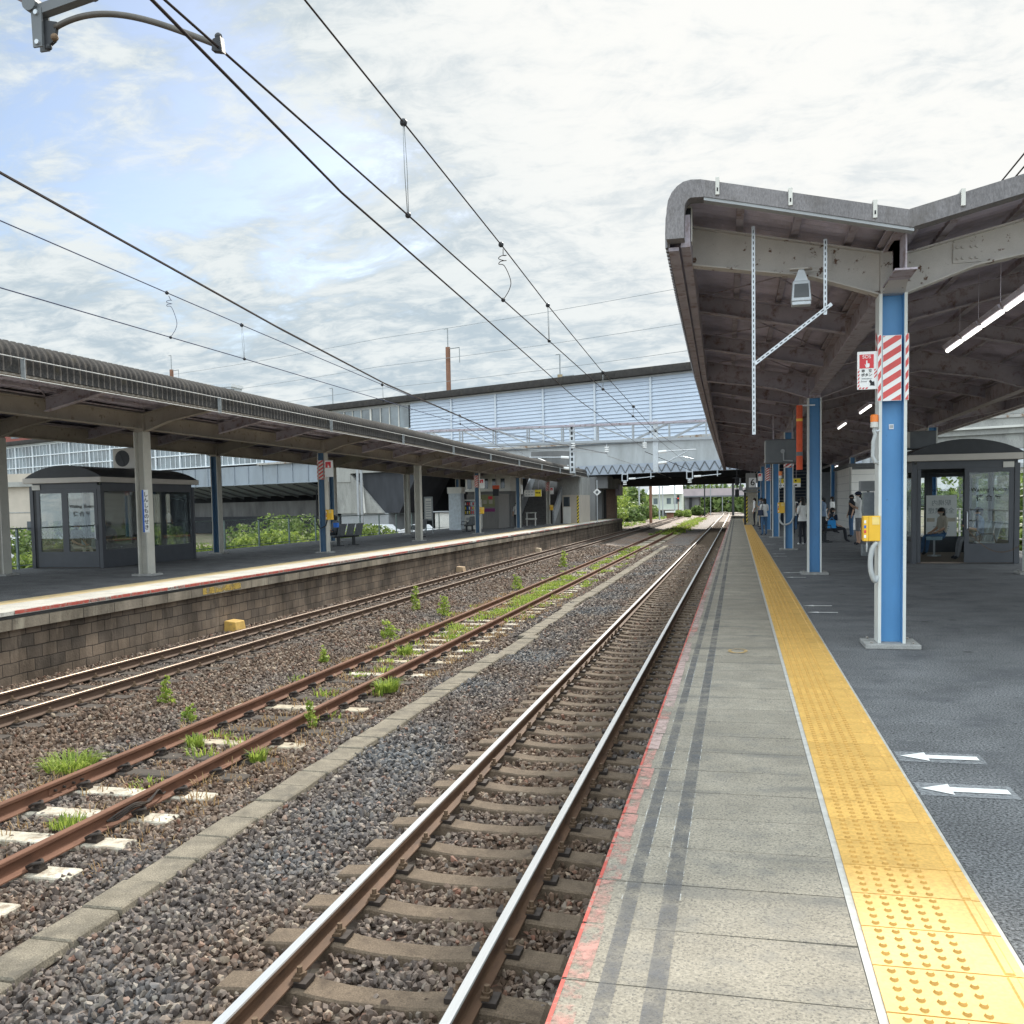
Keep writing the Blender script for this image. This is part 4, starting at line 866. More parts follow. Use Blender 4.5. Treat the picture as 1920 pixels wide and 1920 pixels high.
for xx, s in ((.84, 1), (2.26, 1)):                        # bolted splice plates on the first frame
    zc_ = 4.02 if xx < 1.5 else 4.0
    q.box(xx-.13, xx+.13, 10.478, 10.491, zc_-.10, zc_+.10, m_gsteel)
    for a in (-.09, -.04, .04, .09):
        for b in (-.055, .055): q.tube([(xx+a, 10.478, zc_+b), (xx+a, 10.462, zc_+b)], .017, m_gsteel, 6)
q.build('splice_plate', canR, world=True)
q = MB(); q.box(1.49, 1.61, 9.95, 10.36, 4.04, 4.056, m_gsteel); q.box(1.543, 1.557, 9.95, 10.36, 3.72, 4.04, m_gsteel); q.hexa([(1.47, 9.95, 3.70), (1.63, 9.95, 3.70), (1.66, 10.36, 3.62), (1.44, 10.36, 3.62), (1.47, 9.95, 3.716), (1.63, 9.95, 3.716), (1.66, 10.36, 3.636), (1.44, 10.36, 3.636)], m_gsteel)
for zb in (3.78, 3.86, 3.94): q.tube([(1.557, 10.0, zb), (1.60, 10.0, zb)], .014, m_gsteel, 6)
q.build('girder_end', canR, world=True)

def dz_left(y): return float(np.interp(y, [0, 32, 42, 75], [-.16, -.17, -.27, -.36]))
stL = dict(beam=m_lsteel, rafter=m_dsteel, outer=m_slate_d, under=m_slate_u, web=[m_blued, m_flangeg, m_blued], flange=m_flangeg, front=m_lsteel, edge=m_lsteel, girder=m_lsteel, verge=m_slate_d, hz=(m_redf, m_offw))
colsL = [10.2, 20.2, 30.4, 40.4, 50.4, 60.4, 70.4]
canL = canopy('long dark mossy slate canopy on grey columns over the opposite platform', -18.0, -13.9, 4.5, 75.5, colsL, dz=dz_left, st=stL, near_gable=False, bands={(1, 2), (1, 4), (1, 6)}, pitch=.17)
for zz, xx in ((3.97, -11.60), (4.30, -11.60)):
    q = MB(); q.tube([(xx, y, zz+dz_left(y)) for y in np.arange(4.5, 76, 5)], .011, m_wirel, 6); q.build('eave_pipe', canL, world=True)
for y in np.arange(7.5, 76, 6.2):
    q = MB(); q.box(-11.665, -11.585, y-.012, y+.012, 3.95+dz_left(y), 4.32+dz_left(y), m_galvd); q.build('pipe_bracket', canL, world=True)

# ------------------------------------------------------------------ lamps under the right canopy
def lamp(y, x=2.66, z=3.44, L=.86, lab=None):
    t = thing('fluorescent_lamp', lab, 'lamp', (x, y, z), 0, 'fluorescent lamps under the right canopy')
    q = MB(); q.hexa([(-.035, 0, .02), (.035, 0, .02), (.035, L, .02), (-.035, L, .02), (-.06, 0, .07), (.06, 0, .07), (.06, L, .07), (-.06, L, .07)], m_dsteel); q.build('lamp_housing', t)
    q = MB(); q.tube([(0, .05, 0), (0, L-.05, 0)], .026, m_lamp, 10); q.build('lamp_tube', t, smooth=True)
    q = MB(); q.tube([(0, .12, .07), (0, .12, .62)], .004, m_dsteel, 5); q.build('hanging_rod', t)
for k, y in enumerate((9.80, 10.72, 11.64, 12.56)): lamp(y, lab=('lit tube lamp at the right edge of the frame, nearest of the run', 'second lit tube lamp in the near run right of the first blue column', 'third lit tube lamp in the near run right of the first blue column', 'last lit tube lamp in the near run right of the first blue column')[k])
for y in (20.6, 21.5): lamp(y, lab='lit tube lamp showing just behind the first striped blue column')
for y in (25.2, 26.1): lamp(y, lab='lit tube lamp above and left of the first blue column')
for y in (34.5, 35.4, 44.5, 45.4, 55, 56): lamp(y, lab='small far lit tube lamp deep under the right canopy')
for y in (50, 60): lamp(y, 4.9, 3.2, 1.2, lab='small far lit tube lamp by the white hut')

# ------------------------------------------------------------------ things on and round the first column
def board(q, x0, x1, z0, z1, y, m, d=.012): q.box(x0, x1, y, y+d, z0, z1, m)
def sos_sign(x, y, z, lab, s=1.0, simple=False):
    """x, z = lower-left corner of the board, facing the camera"""
    t = thing('emergency_sign', lab, 'sign', (x, y, z), 0, 'emergency button signs')
    q = MB(); w, h = .215*s, .385*s
    q.box(0, w, 0, .010, 0, h, m_white); q.build('sign_board', t, bevel=.003)
    q = MB(); q.box(.022*s, .160*s, -.003, -.0005, .215*s, .355*s, m_redp)
    if not simple:
        for a, b, c, e in ((.006, .022, .02, .21), (.165, .190, .11, .205)):
            zz = c
            while zz < e:
                P = clip_poly([(a, zz), (b, zz+(b-a)*1.2), (b, zz+(b-a)*1.2+.018), (a, zz+.018)], a, b, c, e)
                if len(P) > 2: q.add([(p_[0]*s, -.002, p_[1]*s) for p_ in P], [tuple(range(len(P)))], m_redp)
                zz += .036
        for a in (.012, .045, .078): q.add([(a*s, -.002, .006*s), ((a+.018)*s, -.002, .006*s), ((a+.03)*s, -.002, .022*s), ((a+.012)*s, -.002, .022*s)], [(0, 1, 2, 3)], m_redp)
    q.build('red_panel', t)
    q = MB(); hx, hz_ = .092*s, .222*s                      # pointing hand
    P = [(-.022, .040), (-.010, .026), (-.006, .034), (-.006, .072), (.006, .072), (.006, .044), (.028, .040), (.028, .014), (.020, 0), (-.008, 0)]
    q.add([(hx+a*s, -.0045, hz_+b*s) for a, b in P], [(0, 1, 2, 9), (2, 3, 4, 5), (2, 5, 6, 7), (2, 7, 8, 9)], m_white); q.build('hand_symbol', t)
    if not simple:
        txt('SOS', .048*s, (.091*s, -.004, .330*s), t, m_white, bold=.0002)
        txt('非　常', .034*s, (.092*s, -.003, .187*s), t, m_black, bold=.0006); txt('ボタン', .036*s, (.092*s, -.003, .146*s), t, m_black, bold=.0006)
        txt('Emergency', .022*s, (.092*s, -.003, .112*s), t, m_grey); txt('Button', .022*s, (.066*s, -.003, .084*s), t, m_grey)
        q = MB(); ax, az = .150*s, .055*s; P = [(-.035, .030), (-.022, .043), (.002, .019), (.014, .031), (.020, -.020), (-.031, -.014), (-.019, -.002)]
        q.add([(ax+a*s, -.003, az+b*s) for a, b in P], [(0, 1, 2, 6), (2, 3, 4), (2, 4, 6), (4, 5, 6)], m_black); q.build('arrow_symbol', t)
        q = MB(); q.tube([(.19*s, .02, .03), (.19*s, .02, .33)], .008, m_galv, 6)
        for zz in (.05, .19, .35): q.box(.17*s, .235*s, .010, .025, zz-.008, zz+.008, m_galv)
        q.build('bracket', t)
sos_sign(1.205, 10.37, 2.665, 'white and red SOS emergency button sign on the first blue column')
def call_box(x, y, z, lab, s=1.0):
    t = thing('emergency_button_box', lab, 'button box', (x, y, z), 0, 'yellow emergency button boxes')
    q = MB(); q.box(0, .165*s, 0, .15, 0, .26*s, m_ybox); q.build('box', t, bevel=.006)
    q = MB(); q.box(.085*s, .155*s, -.004, .0, .17*s, .25*s, mat('faded_yellow_label', (.78, .60, .22), .6)); q.box(.050*s, .053*s, -.003, 0, .004, .256*s, mat('ochre_line', (.45, .26, .02), .6)); q.build('label_plate', t)
    q = MB()
    for k, m in enumerate((m_white, m_redp, m_signb, m_white)): q.box(.006*s, .026*s, -.003, 0, (.035+.05*k)*s, (.065+.05*k)*s, m)
    q.build('side_marks', t)
    return t
call_box(1.262, 10.30, 1.11, 'yellow emergency button box on the first blue column, nearest')
t = thing('warning_beacon', 'orange warning beacon on a grey pipe beside the first blue column', 'beacon', (1.372, 10.36, 1.9))
q = MB(); q.tube([(0, 0, .43), (0, 0, .495)], .040, m_amber, 14); q.tube([(0, 0, .495), (0, 0, .505)], [.040, .030], m_amber, 14); q.build('lens', t, smooth=False)
q = MB(); q.tube([(0, 0, .375), (0, 0, .43)], .038, m_offw, 14); q.build('lamp_base', t)
q = MB(); q.tube([(0, 0, .375), (0, 0, .33), (.008, 0, .30), (-.012, 0, .22), (-.015, 0, .08), (.01, 0, .02), (.04, .03, .01)], .019, m_pipe, 8); q.box(-.02, .05, -.005, .02, .335, .352, m_galv); q.build('pipe', t)
q = MB(); q.tube(cr([(1.395, 10.33, 1.10), (1.35, 10.33, 1.02), (1.335, 10.33, .90), (1.345, 10.33, .78), (1.38, 10.35, .70), (1.41, 10.38, .74)]), .026, m_pipe, 9)
q.tube([(1.30, 10.33, 1.11), (1.298, 10.33, 1.0)], .008, m_pipe, 6)
tag(q.build('conduit', smooth=True), 'grey flexible conduit hanging below the nearest yellow button box', 'conduit')
q = MB(); q.box(1.53, 1.575, 10.478, 10.4875, 2.26, 2.31, m_white)
for k in range(3): q.box(1.537+.012*k, 1.545+.012*k, 10.4762, 10.4778, 2.27, 2.30, m_grey)
tag(q.build('small_plate'), 'small white number plate on the first blue column', 'plate')
# slotted hanger frame
t = thing('hanger_frame', 'slotted galvanised hanger frame without its sign under the near canopy end', 'hanger', (.17, 10.0, 2.22))
def slotted(a, b, nm):
    q = MB(); q.bar(a, b, .034, .010, m_galv, (0, 1, 0)); a, b = Vector(a), Vector(b); L = (b-a).length; d = (b-a).normalized(); n = int(L/.055)
    for i in range(n):
        c_ = a+d*(.03+i*.055); q.bar(c_+Vector((0, -.0065, 0)), c_+d*.030+Vector((0, -.0065, 0)), .009, .002, m_dark, (0, 1, 0))
    q.build(nm, t, world=True)
slotted((.17, 10.0, 2.22), (.17, 10.0, 4.30), 'upright'); slotted((.86, 10.0, 3.38), (.86, 10.0, 4.12), 'upright'); slotted((.18, 9.985, 2.93), (.92, 9.985, 3.48), 'diagonal')
t = thing('floodlight', 'grey floodlight hung under the first cross beam', 'floodlight', (.65, 10.3, 3.60))
q = MB(); q.hexa([(-.10, -.06, -.02), (.10, -.06, -.02), (.10, .10, -.02), (-.10, .10, -.02), (-.085, -.03, .19), (.085, -.03, .19), (.085, .09, .19), (-.085, .09, .19)], m_galv); q.box(-.095, .095, -.055, .06, -.06, -.02, m_galv); q.build('lamp_body', t, bevel=.006)
q = MB(); q.hexa([(-.075, -.068, .02), (.075, -.068, .02), (.075, -.06, .02), (-.075, -.06, .02), (-.068, -.045, .155), (.068, -.045, .155), (.068, -.035, .155), (-.068, -.035, .155)], m_greyd); q.build('lamp_glass', t)
q = MB(); q.hexa([(-.07, -.01, .19), (.07, -.01, .19), (.07, .06, .19), (-.07, .06, .19), (-.025, .0, .31), (.025, .0, .31), (.025, .04, .31), (-.025, .04, .31)], m_galv); q.box(-.11, .11, -.02, .08, .31, .325, m_gsteel); q.build('mount', t)
# orange tube on the second column
t = thing('hanging_tube', 'orange red tube hanging beside the second blue column', 'tube', (1.24, 20.2, 2.16))
q = MB(); q.tube([(0, 0, 0), (0, 0, 1.30)], .062, m_orange, 12); q.build('tube', t, smooth=False)
q = MB(); q.tube([(0, 0, .28), (0, 0, .36)], .064, m_greyd, 12); q.tube([(0, 0, .98), (0, 0, 1.03)], .064, m_ybox, 12); q.build('band', t)
q = MB(); q.box(-.02, .3, -.015, .015, 1.28, 1.31, m_galv); q.build('bracket', t)
# monitor back
t = thing('platform_monitor', 'grey boxed platform monitor seen from behind between blue columns', 'monitor', (1.18, 27.0, 2.55))
q = MB(); q.hexa([(-.42, 0, .0), (.50, 0, 0), (.50, .40, 0), (-.42, .40, 0), (-.42, 0, .66), (.50, 0, .66), (.50, .40, .66), (-.42, .40, .66)], m_greyd); q.build('casing', t, bevel=.03)
q = MB(); q.box(-.43, -.421, .03, .37, .04, .62, m_offw); q.build('screen_edge', t)
q = MB()
for a in range(8): q.bar((.04, -.006, .33), (.04+.10*math.cos(a*.785+.39), -.006, .33+.10*math.sin(a*.785+.39)), .014, .008, m_greyd, (0, 1, 0))
q.tube([(.04, -.02, .33), (.04, 0, .33)], .06, m_grey, 12); q.tube([(.06, -.04, .33), (.06, -.04, .08), (.30, -.04, .06)], .022, m_grey, 8); q.build('rear_bracket', t)
q = MB(); q.tube([(-.2, .2, .66), (-.2, .2, 1.45)], .018, m_dsteel, 6); q.build('hanging_rod', t); q = MB(); q.tube([(.3, .2, .66), (.3, .2, 1.45)], .018, m_dsteel, 6); q.build('hanging_rod', t)
# farther boxes, beacons and signs
call_box(1.22, 30.3, 1.15, 'yellow emergency button box on the third blue column', 1.25)
sos_sign(1.05, 50.3, 2.55, 'small far white and red emergency sign on the right platform', 1.0, True)
t = thing('warning_beacon', 'small orange beacon on the third blue column', 'beacon', (1.30, 30.3, 2.30)); q = MB(); q.tube([(0, 0, 0), (0, 0, .13)], .055, m_amber, 12); q.build('lens', t); q = MB(); q.tube([(0, 0, -.08), (0, 0, 0)], .055, m_offw, 12); q.tube([(0, 0, -.4), (0, 0, -.08)], .02, m_pipe, 8); q.build('lamp_base', t)
q = MB(); q.tube(cr([(1.28, 30.25, 1.15), (1.27, 30.25, .95), (1.38, 30.2, .80), (1.6, 30.2, .86), (1.69, 30.25, 1.15), (1.70, 30.3, 2.0)]), .03, m_pipe, 8); tag(q.build('conduit', smooth=True), 'pale conduit looping round the third blue column', 'conduit')
t = thing('platform_sign', 'white square sign with number 6 hanging over the right platform', 'sign', (.93, 60, 2.36))
q = MB(); q.box(-.22, .22, 0, .10, 0, .58, m_white); q.build('sign_board', t, bevel=.01); txt('6', .55, (0, -.003, .29), t, m_black, bold=.004)
q = MB(); q.tube([(-.1, .05, .58), (-.1, .05, 1.5)], .012, m_dsteel, 5); q.build('hanging_rod', t); q = MB(); q.tube([(.1, .05, .58), (.1, .05, 1.5)], .012, m_dsteel, 5); q.build('hanging_rod', t)
t = thing('direction_sign', 'yellow and white direction sign hanging over the right platform', 'sign', (1.75, 48, 2.16))
q = MB(); q.box(0, 1.25, 0, .09, 0, .42, m_white); q.build('sign_board', t); q = MB(); q.box(.004, 1.246, -.004, -.0005, .20, .416, m_signy); q.build('yellow_band', t)
q = MB()
for k in range(6): q.box(.08+.18*k, .18+.18*k, -.003, -.0005, .06, .13, m_black); q.box(.08+.18*k, .16+.18*k, -.006, -.0042, .27, .35, m_black)
q.build('marks', t)
q = MB(); q.tube([(.2, .04, .42), (.2, .04, 1.6)], .012, m_dsteel, 5); q.build('hanging_rod', t); q = MB(); q.tube([(1.05, .04, .42), (1.05, .04, 1.6)], .012, m_dsteel, 5); q.build('hanging_rod', t)
# ------------------------------------------------------------------ people
def person(label, loc, rz, top, legs, shoe=None, sit=False, hair='short', cap=None, phone=False, lower=None, bag=None, h=1.70, group=None, lean=0.0, skirt=None):
    """one continuous skinned body facing local -Y; hair, cap and bag are children"""
    s = h/1.70; J = {}; E_ = []
    if not sit:
        J = dict(pel=(0, 0, .93), sp=(0, .005, 1.10), ch=(0, .005, 1.30), nk=(0, .01, 1.455), hd=(0, -.005, 1.55), ht=(0, -.012, 1.615))
        for n_, sg in (('l', -1), ('r', 1)):
            J.update({n_+'hip': (sg*.085, 0, .88), n_+'kn': (sg*.095, -.015, .49), n_+'an': (sg*.10, .02, .085), n_+'to': (sg*.115, -.12, .035), n_+'sh': (sg*.165, .01, 1.395)})
            if phone: J.update({n_+'el': (sg*.205, .0, 1.12), n_+'wr': (sg*.075, -.19, 1.24), n_+'ha': (sg*.045, -.235, 1.30)})
            else: J.update({n_+'el': (sg*.215, .02, 1.12), n_+'wr': (sg*.235, -.06, .89), n_+'ha': (sg*.235, -.085, .81)})
    else:
        J = dict(pel=(0, .0, .50), sp=(0, .03, .68), ch=(0, .03, .88), nk=(0, .01, 1.03), hd=(0, -.025, 1.12), ht=(0, -.035, 1.185))
        for n_, sg in (('l', -1), ('r', 1)):
            J.update({n_+'hip': (sg*.09, -.02, .49), n_+'kn': (sg*.12, -.42, .50), n_+'an': (sg*.12, -.42-.06, .09), n_+'to': (sg*.13, -.60, .035), n_+'sh': (sg*.165, .02, .965)})
            if phone: J.update({n_+'el': (sg*.21, -.05, .72), n_+'wr': (sg*.08, -.28, .78), n_+'ha': (sg*.05, -.34, .82)})
            else: J.update({n_+'el': (sg*.215, .0, .72), n_+'wr': (sg*.13, -.22, .60), n_+'ha': (sg*.09, -.29, .585)})
    rad = dict(pel=(.140, .105), sp=(.125, .095), ch=(.150, .105), nk=(.052, .052), hd=(.078, .088), ht=(.068, .080))
    for n_ in 'lr': rad.update({n_+'hip': (.082, .085), n_+'kn': (.056, .058), n_+'an': (.040, .042), n_+'to': (.040, .030), n_+'sh': (.062, .060), n_+'el': (.044, .044), n_+'wr': (.028, .026), n_+'ha': (.034, .020)})
    B = [('pel', 'sp', 't'), ('sp', 'ch', 't'), ('ch', 'nk', 'n'), ('nk', 'hd', 'h'), ('hd', 'ht', 'h')]
    for n_ in 'lr': B += [('pel', n_+'hip', 'p'), (n_+'hip', n_+'kn', 'p'), (n_+'kn', n_+'an', 'c'), (n_+'an', n_+'to', 'f'), ('ch', n_+'sh', 't'), (n_+'sh', n_+'el', 'a'), (n_+'el', n_+'wr', 'w'), (n_+'wr', n_+'ha', 'd')]
    names = list(J); me = bpy.data.meshes.new('t'); me.from_pydata([tuple(c*s for c in J[k]) for k in names], [(names.index(a), names.index(b)) for a, b, _ in B], [])
    o = bpy.data.objects.new('t', me); COL.objects.link(o)
    o.modifiers.new('s', 'SKIN'); sub = o.modifiers.new('u', 'SUBSURF'); sub.levels = 1; sub.render_levels = 1
    sk = me.skin_vertices[0].data
    for i, k in enumerate(names): sk[i].radius = (rad[k][0]*s, rad[k][1]*s); sk[i].use_root = (k == 'pel')
    dg = bpy.context.evaluated_depsgraph_get(); ev = bpy.data.meshes.new_from_object(o.evaluated_get(dg)); bpy.data.objects.remove(o)
    seg = [(Vector(J[a])*s, Vector(J[b])*s, t_, max(rad[a][0], rad[b][0])*s) for a, b, t_ in B]
    mm = dict(t=top, n=top, h=m_skin, p=legs, c=lower or legs, f=shoe or m_cd, a=top, w=m_skin, d=m_skin)
    q = MB(); vs = [v.co.copy() for v in ev.vertices]; q.v = [tuple(v) for v in vs]
    for p in ev.polygons:
        c = p.center; best = None
        for a, b, t_, r_ in seg:
            ab = b-a; u = max(0, min(1, (c-a).dot(ab)/ab.length_squared)); d = (c-(a+ab*u)).length/r_
            if best is None or d < best[0]: best = (d, t_)
        q.f.append(tuple(p.vertices)); q.m.append(q.mi(mm[best[1]]))
    bpy.data.meshes.remove(ev)
    hd = Vector(J['hd'])*s; ht = Vector(J['ht'])*s
    fx = hd + Vector((0, -.086*s, .018*s))
    q.add([fx+Vector((-.012, .004, -.02)), fx+Vector((.012, .004, -.02)), fx+Vector((0, .004, .022)), fx+Vector((0, -.020, -.014))], [(0, 1, 3), (1, 2, 3), (2, 0, 3)], m_skin)
    for sg in (-1, 1):
        q.ball(hd+Vector((sg*.030, -.077, .030))*s, .0085*s, m_black, 6, 4); q.ball(hd+Vector((sg*.080, .012, .012))*s, (.010*s, .022*s, .030*s), m_skin, 6, 4)
    q.box(hd.x-.02*s, hd.x+.02*s, hd.y-.085*s, hd.y-.070*s, hd.z-.040*s, hd.z-.033*s, mat('lip', (.35, .14, .12), .5))
    for n_, sg in (('l', -1), ('r', 1)):                    # four bent fingers and a thumb on each hand
        a, b = Vector(J[n_+'wr'])*s, Vector(J[n_+'ha'])*s; d = (b-a).normalized(); sd_ = d.cross(Vector((0, 0, 1))); sd_ = sd_.normalized() if sd_.length > .1 else Vector((0, 1, 0)); up = sd_.cross(d)
        for k in range(4):
            r0 = b+sd_*(.024-.016*k)*s; L = (.060, .072, .068, .052)[k]*s
            q.tube([r0, r0+d*L*.55-up*.004, r0+d*L*.9-up*.022*s], [.0085*s, .008*s, .006*s], m_skin, 5)
        r0 = a.lerp(b, .5)-sd_*sg*.026*s; q.tube([r0, r0-sd_*sg*.022*s+d*.03*s, r0-sd_*sg*.018*s+d*.06*s-up*.01], [.011*s, .010*s, .007*s], m_skin, 5)
    if phone: c = (Vector(J['lha'])+Vector(J['rha']))*s*.5+Vector((0, -.03, .03)); 
    T = q.build('person', smooth=True, loc=loc); T.rotation_euler = (0, 0, rz); tag(T, label, 'person', group)
    hb = MB()
    if hair == 'short': hb.ball(hd+Vector((0, .012, .032))*s, (.090*s, .100*s, .098*s), m_hair, 12, 6, z0=-.15); hb.ball(hd+Vector((0, .045, -.01))*s, (.080*s, .062*s, .075*s), m_hair, 10, 6)
    else:
        hb.ball(hd+Vector((0, .012, .032))*s, (.092*s, .102*s, .100*s), m_hair, 12, 6, z0=-.15); hb.ball(hd+Vector((0, .05, -.07))*s, (.088*s, .062*s, .15*s), m_hair, 10, 7)
    hb.build('hair', T, smooth=True)
    if cap:
        cb = MB(); cb.ball(hd+Vector((0, .005, .055))*s, (.100*s, .112*s, .092*s), cap, 14, 6, z0=-.05); cb.hexa([hd+Vector(v)*s for v in ((-.07, -.09, .055), (.07, -.09, .055), (.055, -.185, .045), (-.055, -.185, .045), (-.07, -.09, .066), (.07, -.09, .066), (.055, -.185, .054), (-.055, -.185, .054))], cap); cb.build('cap', T, smooth=False)
    if not sit:
        sb = MB(); zt = 1.0*s; sb.tube([(0, .0, .86*s), (0, 0, 1.00*s)], [.165*s, .150*s], top, 12, cap=False)
        for i, v in enumerate(sb.v): sb.v[i] = (v[0]*1.05, v[1]*.78, v[2])
        sb.build('shirt_hem', T, smooth=True)
    if phone:
        pb = MB(); c = (Vector(J['lha'])+Vector(J['rha']))*s*.5; pb.box(c.x-.036, c.x+.036, c.y-.045, c.y-.037, c.z-.01, c.z+.13, m_dark); pb.build('phone', T)
    if bag:
        bb = MB(); kind, bm_ = bag
        if kind == 'shoulder':
            bb.hexa([(.15, -.16, .88), (.26, -.16, .88), (.26, .20, .88), (.15, .20, .88), (.16, -.13, 1.13), (.24, -.13, 1.13), (.24, .17, 1.13), (.16, .17, 1.13)], bm_); bb.tube([(.20, -.05, 1.12), (.12, -.05, 1.43), (.12, .06, 1.43), (.20, .1, 1.12)], .014, bm_, 6); nm = 'shoulder_bag'
        elif kind == 'back': bb.hexa([(-.15, .11, .98), (.15, .11, .98), (.14, .25, 1.0), (-.14, .25, 1.0), (-.13, .11, 1.42), (.13, .11, 1.42), (.11, .22, 1.38), (-.11, .22, 1.38)], bm_); nm = 'backpack'
        else: bb.hexa([(-.28, -.12, .52), (-.20, -.12, .52), (-.20, .18, .52), (-.28, .18, .52), (-.27, -.10, .80), (-.21, -.10, .80), (-.21, .16, .80), (-.27, .16, .80)], bm_); bb.tube([(-.24, -.06, .80), (-.24, .03, .90), (-.24, .12, .80)], .010, bm_, 5); nm = 'hand_bag'
        bb.build(nm, T, bevel=.012)
    return T
def faceto(dx, dy): return math.atan2(dx, -dy)              # rotation that turns local -Y towards (dx, dy)
WQ = faceto(-1, 0.1)
person('person in white T-shirt, dark cap and grey shorts looking at a phone', (3.93, 33.4, 0), faceto(-1, -.1), m_cw, m_cg, sit=False, cap=m_navy, phone=True, lower=m_skin, h=1.80)
person('person mostly hidden behind the one in white T-shirt and cap', (4.38, 36.0, 0), faceto(-1, .1), m_cd, m_cd, hair='long', h=1.62)
person('person in blue jeans and white top with dark shoulder bag', (1.16, 43.2, 0), faceto(-.6, .9), m_cw, m_cb, hair='long', phone=True, bag=('shoulder', m_navy), h=1.66)
person('person in white shirt and dark trousers nearest the beige pillar', (1.02, 59.0, 0), faceto(-1, 0), m_cw, m_cd, h=1.72)
person('person in pale trousers beside the beige pillar', (1.30, 57.0, 0), faceto(-1, .3), m_cs, m_cbe, h=1.70)
person('person with black backpack, white shirt and wide dark trousers', (2.42, 43.5, 0), faceto(-1, 0), m_cw, m_cd, cap=None, bag=('back', m_navy), h=1.68, phone=True)
person('person in white blouse half hidden by the second blue column', (2.17, 33.8, 0), faceto(-.6, .8), m_cw, m_cd, shoe=m_cw, hair='long', h=1.62, phone=True)
person('person in dark clothes between the third and fourth blue columns', (1.80, 45.0, 0), faceto(-1, 0), m_cg, m_cd, h=1.72)
person('person in dark trousers just right of the third blue column', (2.33, 48.0, 0), faceto(-1, 0), m_cbe, m_cd, shoe=m_cw, hair='long', h=1.65)
person('person in black walking behind the blue columns with a suitcase', (2.75, 52.0, 0), faceto(0, 1), m_cw, m_cd, bag=('hand', m_cbe), h=1.70)
person('person in white top standing behind the right waiting room', (4.72, 37.5, 0), faceto(.3, 1), m_cw, m_cd, hair='short', h=1.64)
person('person in white shirt and dark trousers by the far benches', (3.3, 47.0, 0), faceto(1, 0), m_cbe, m_cd, hair='long', h=1.66)

for (x_, y_), (tp, lg, hr, cp_, bg_, ph_), lb in (
    ((1.24, 52.0), (m_cg, m_cd, 'short', None, ('back', m_dark), True), 'person with black backpack waiting by the yellow strip before the beige pillar'),
    ((2.85, 50.0), (m_cw, m_cb, 'long', None, ('shoulder', m_cbe), False), 'person with beige shoulder bag and jeans under the louvred stairs'),
    ((2.62, 41.0), (m_cbe, m_cd, 'long', None, None, True), 'person in beige top and dark trousers left of the second blue column'),
    ((3.55, 42.0), (m_cs, m_cd, 'short', m_dark, None, True), 'person in blue shirt and dark cap before the far seats'),
    ((4.45, 48.0), (m_cw, m_cg, 'long', None, ('hand', m_navy), False), 'person in white top carrying a navy bag by the grey partition'),
    ((4.5, 40.5), (m_cd, m_cb, 'short', None, ('back', m_cg), False), 'person with grey backpack standing beyond the person in white T-shirt'),
    ((1.75, 55.0), (m_cw, m_navy, 'short', None, None, False), 'person in white shirt and navy trousers deep between the blue columns')):
    person(lb, (x_, y_, 0), faceto(-1, rnd.uniform(-.6, .9)), tp, lg, hair=hr, cap=cp_, bag=bg_, phone=ph_, h=rnd.uniform(1.60, 1.76))

# ------------------------------------------------------------------ seats
def seat_row(label, loc, rz, n=4, m_s=None, group='rows of platform seats'):
    """row along local X, facing local -Y"""
    m_s = m_s or m_greyd; t = thing('seat_row', label, 'bench', loc, rz, group); L = n*.52
    q = MB(); q.box(-L/2, L/2, -.04, .04, .34, .40, m_dark); q.build('beam', t)
    for i in range(n):
        x = -L/2+.26+i*.52
        q = MB(); q.hexa([(x-.22, -.26, .41), (x+.22, -.26, .41), (x+.22, .17, .40), (x-.22, .17, .40), (x-.22, -.26, .45), (x+.22, -.26, .45), (x+.22, .17, .435), (x-.22, .17, .435)], m_s); q.build('seat', t, bevel=.012)
        q = MB()
        for k in range(4):
            xa = x-.21+k*.108; q.hexa([(xa, .17, .43), (xa+.092, .17, .43), (xa+.092, .20, .43), (xa, .20, .43), (xa, .30, .86), (xa+.092, .30, .86), (xa+.092, .325, .86), (xa, .325, .86)], m_s)
        q.hexa([(x-.22, .296, .84), (x+.22, .296, .84), (x+.22, .333, .84), (x-.22, .333, .84), (x-.22, .315, .91), (x+.22, .315, .91), (x+.22, .35, .91), (x-.22, .35, .91)], m_s); q.build('backrest', t)
    for sx in (-L*.3, L*.3):
        q = MB(); q.box(sx-.045, sx+.045, -.05, .05, .03, .34, m_dark); q.box(sx-.05, sx+.05, -.26, .26, .0, .035, m_dark); q.build('leg', t)
    q = MB()
    for sx in (-L/2-.01, L/2+.01): q.tube([(sx, .17, .43), (sx, .12, .63), (sx, -.16, .63), (sx, -.20, .45)], .017, m_dark, 6)
    q.build('armrest', t)
    return t
seat_row('row of grey seats holding the reader in cap on the opposite platform', (-15.68, 36.35, 0), R(-108), 3)
person('person in cap and dark clothes seated on the opposite platform, nearest bench', (-15.90, 35.82, 0), R(-104), m_cg, m_cd, sit=True, cap=m_dark)
seat_row('empty row of dark seats behind the fourth column of the opposite platform', (-15.7, 45.6, 0), R(-90)+R(10), 4)
seat_row('far row of dark seats before the vending machine', (-15.6, 54.6, 0), R(-90), 4)
seat_row('row of black seats beside the person in white T-shirt', (3.05, 36.2, 0), R(90), 4, m_dark)
person('person in black seated with a bright blue bag beside the black seats', (3.30, 35.6, 0), R(90), m_cd, m_cd, sit=True, bag=('hand', m_cyan))
seat_row('far row of dark seats behind the second blue column', (3.6, 45.2, 0), R(90), 4, m_dark)
person('person in white shirt bending over a phone on the far dark seats', (3.85, 44.6, 0), R(90), m_cw, m_cd, sit=True, phone=True)
person('person in cap and dark clothes on the far dark seats', (3.80, 45.7, 0), R(90), m_cd, m_cd, sit=True, cap=m_cbe)

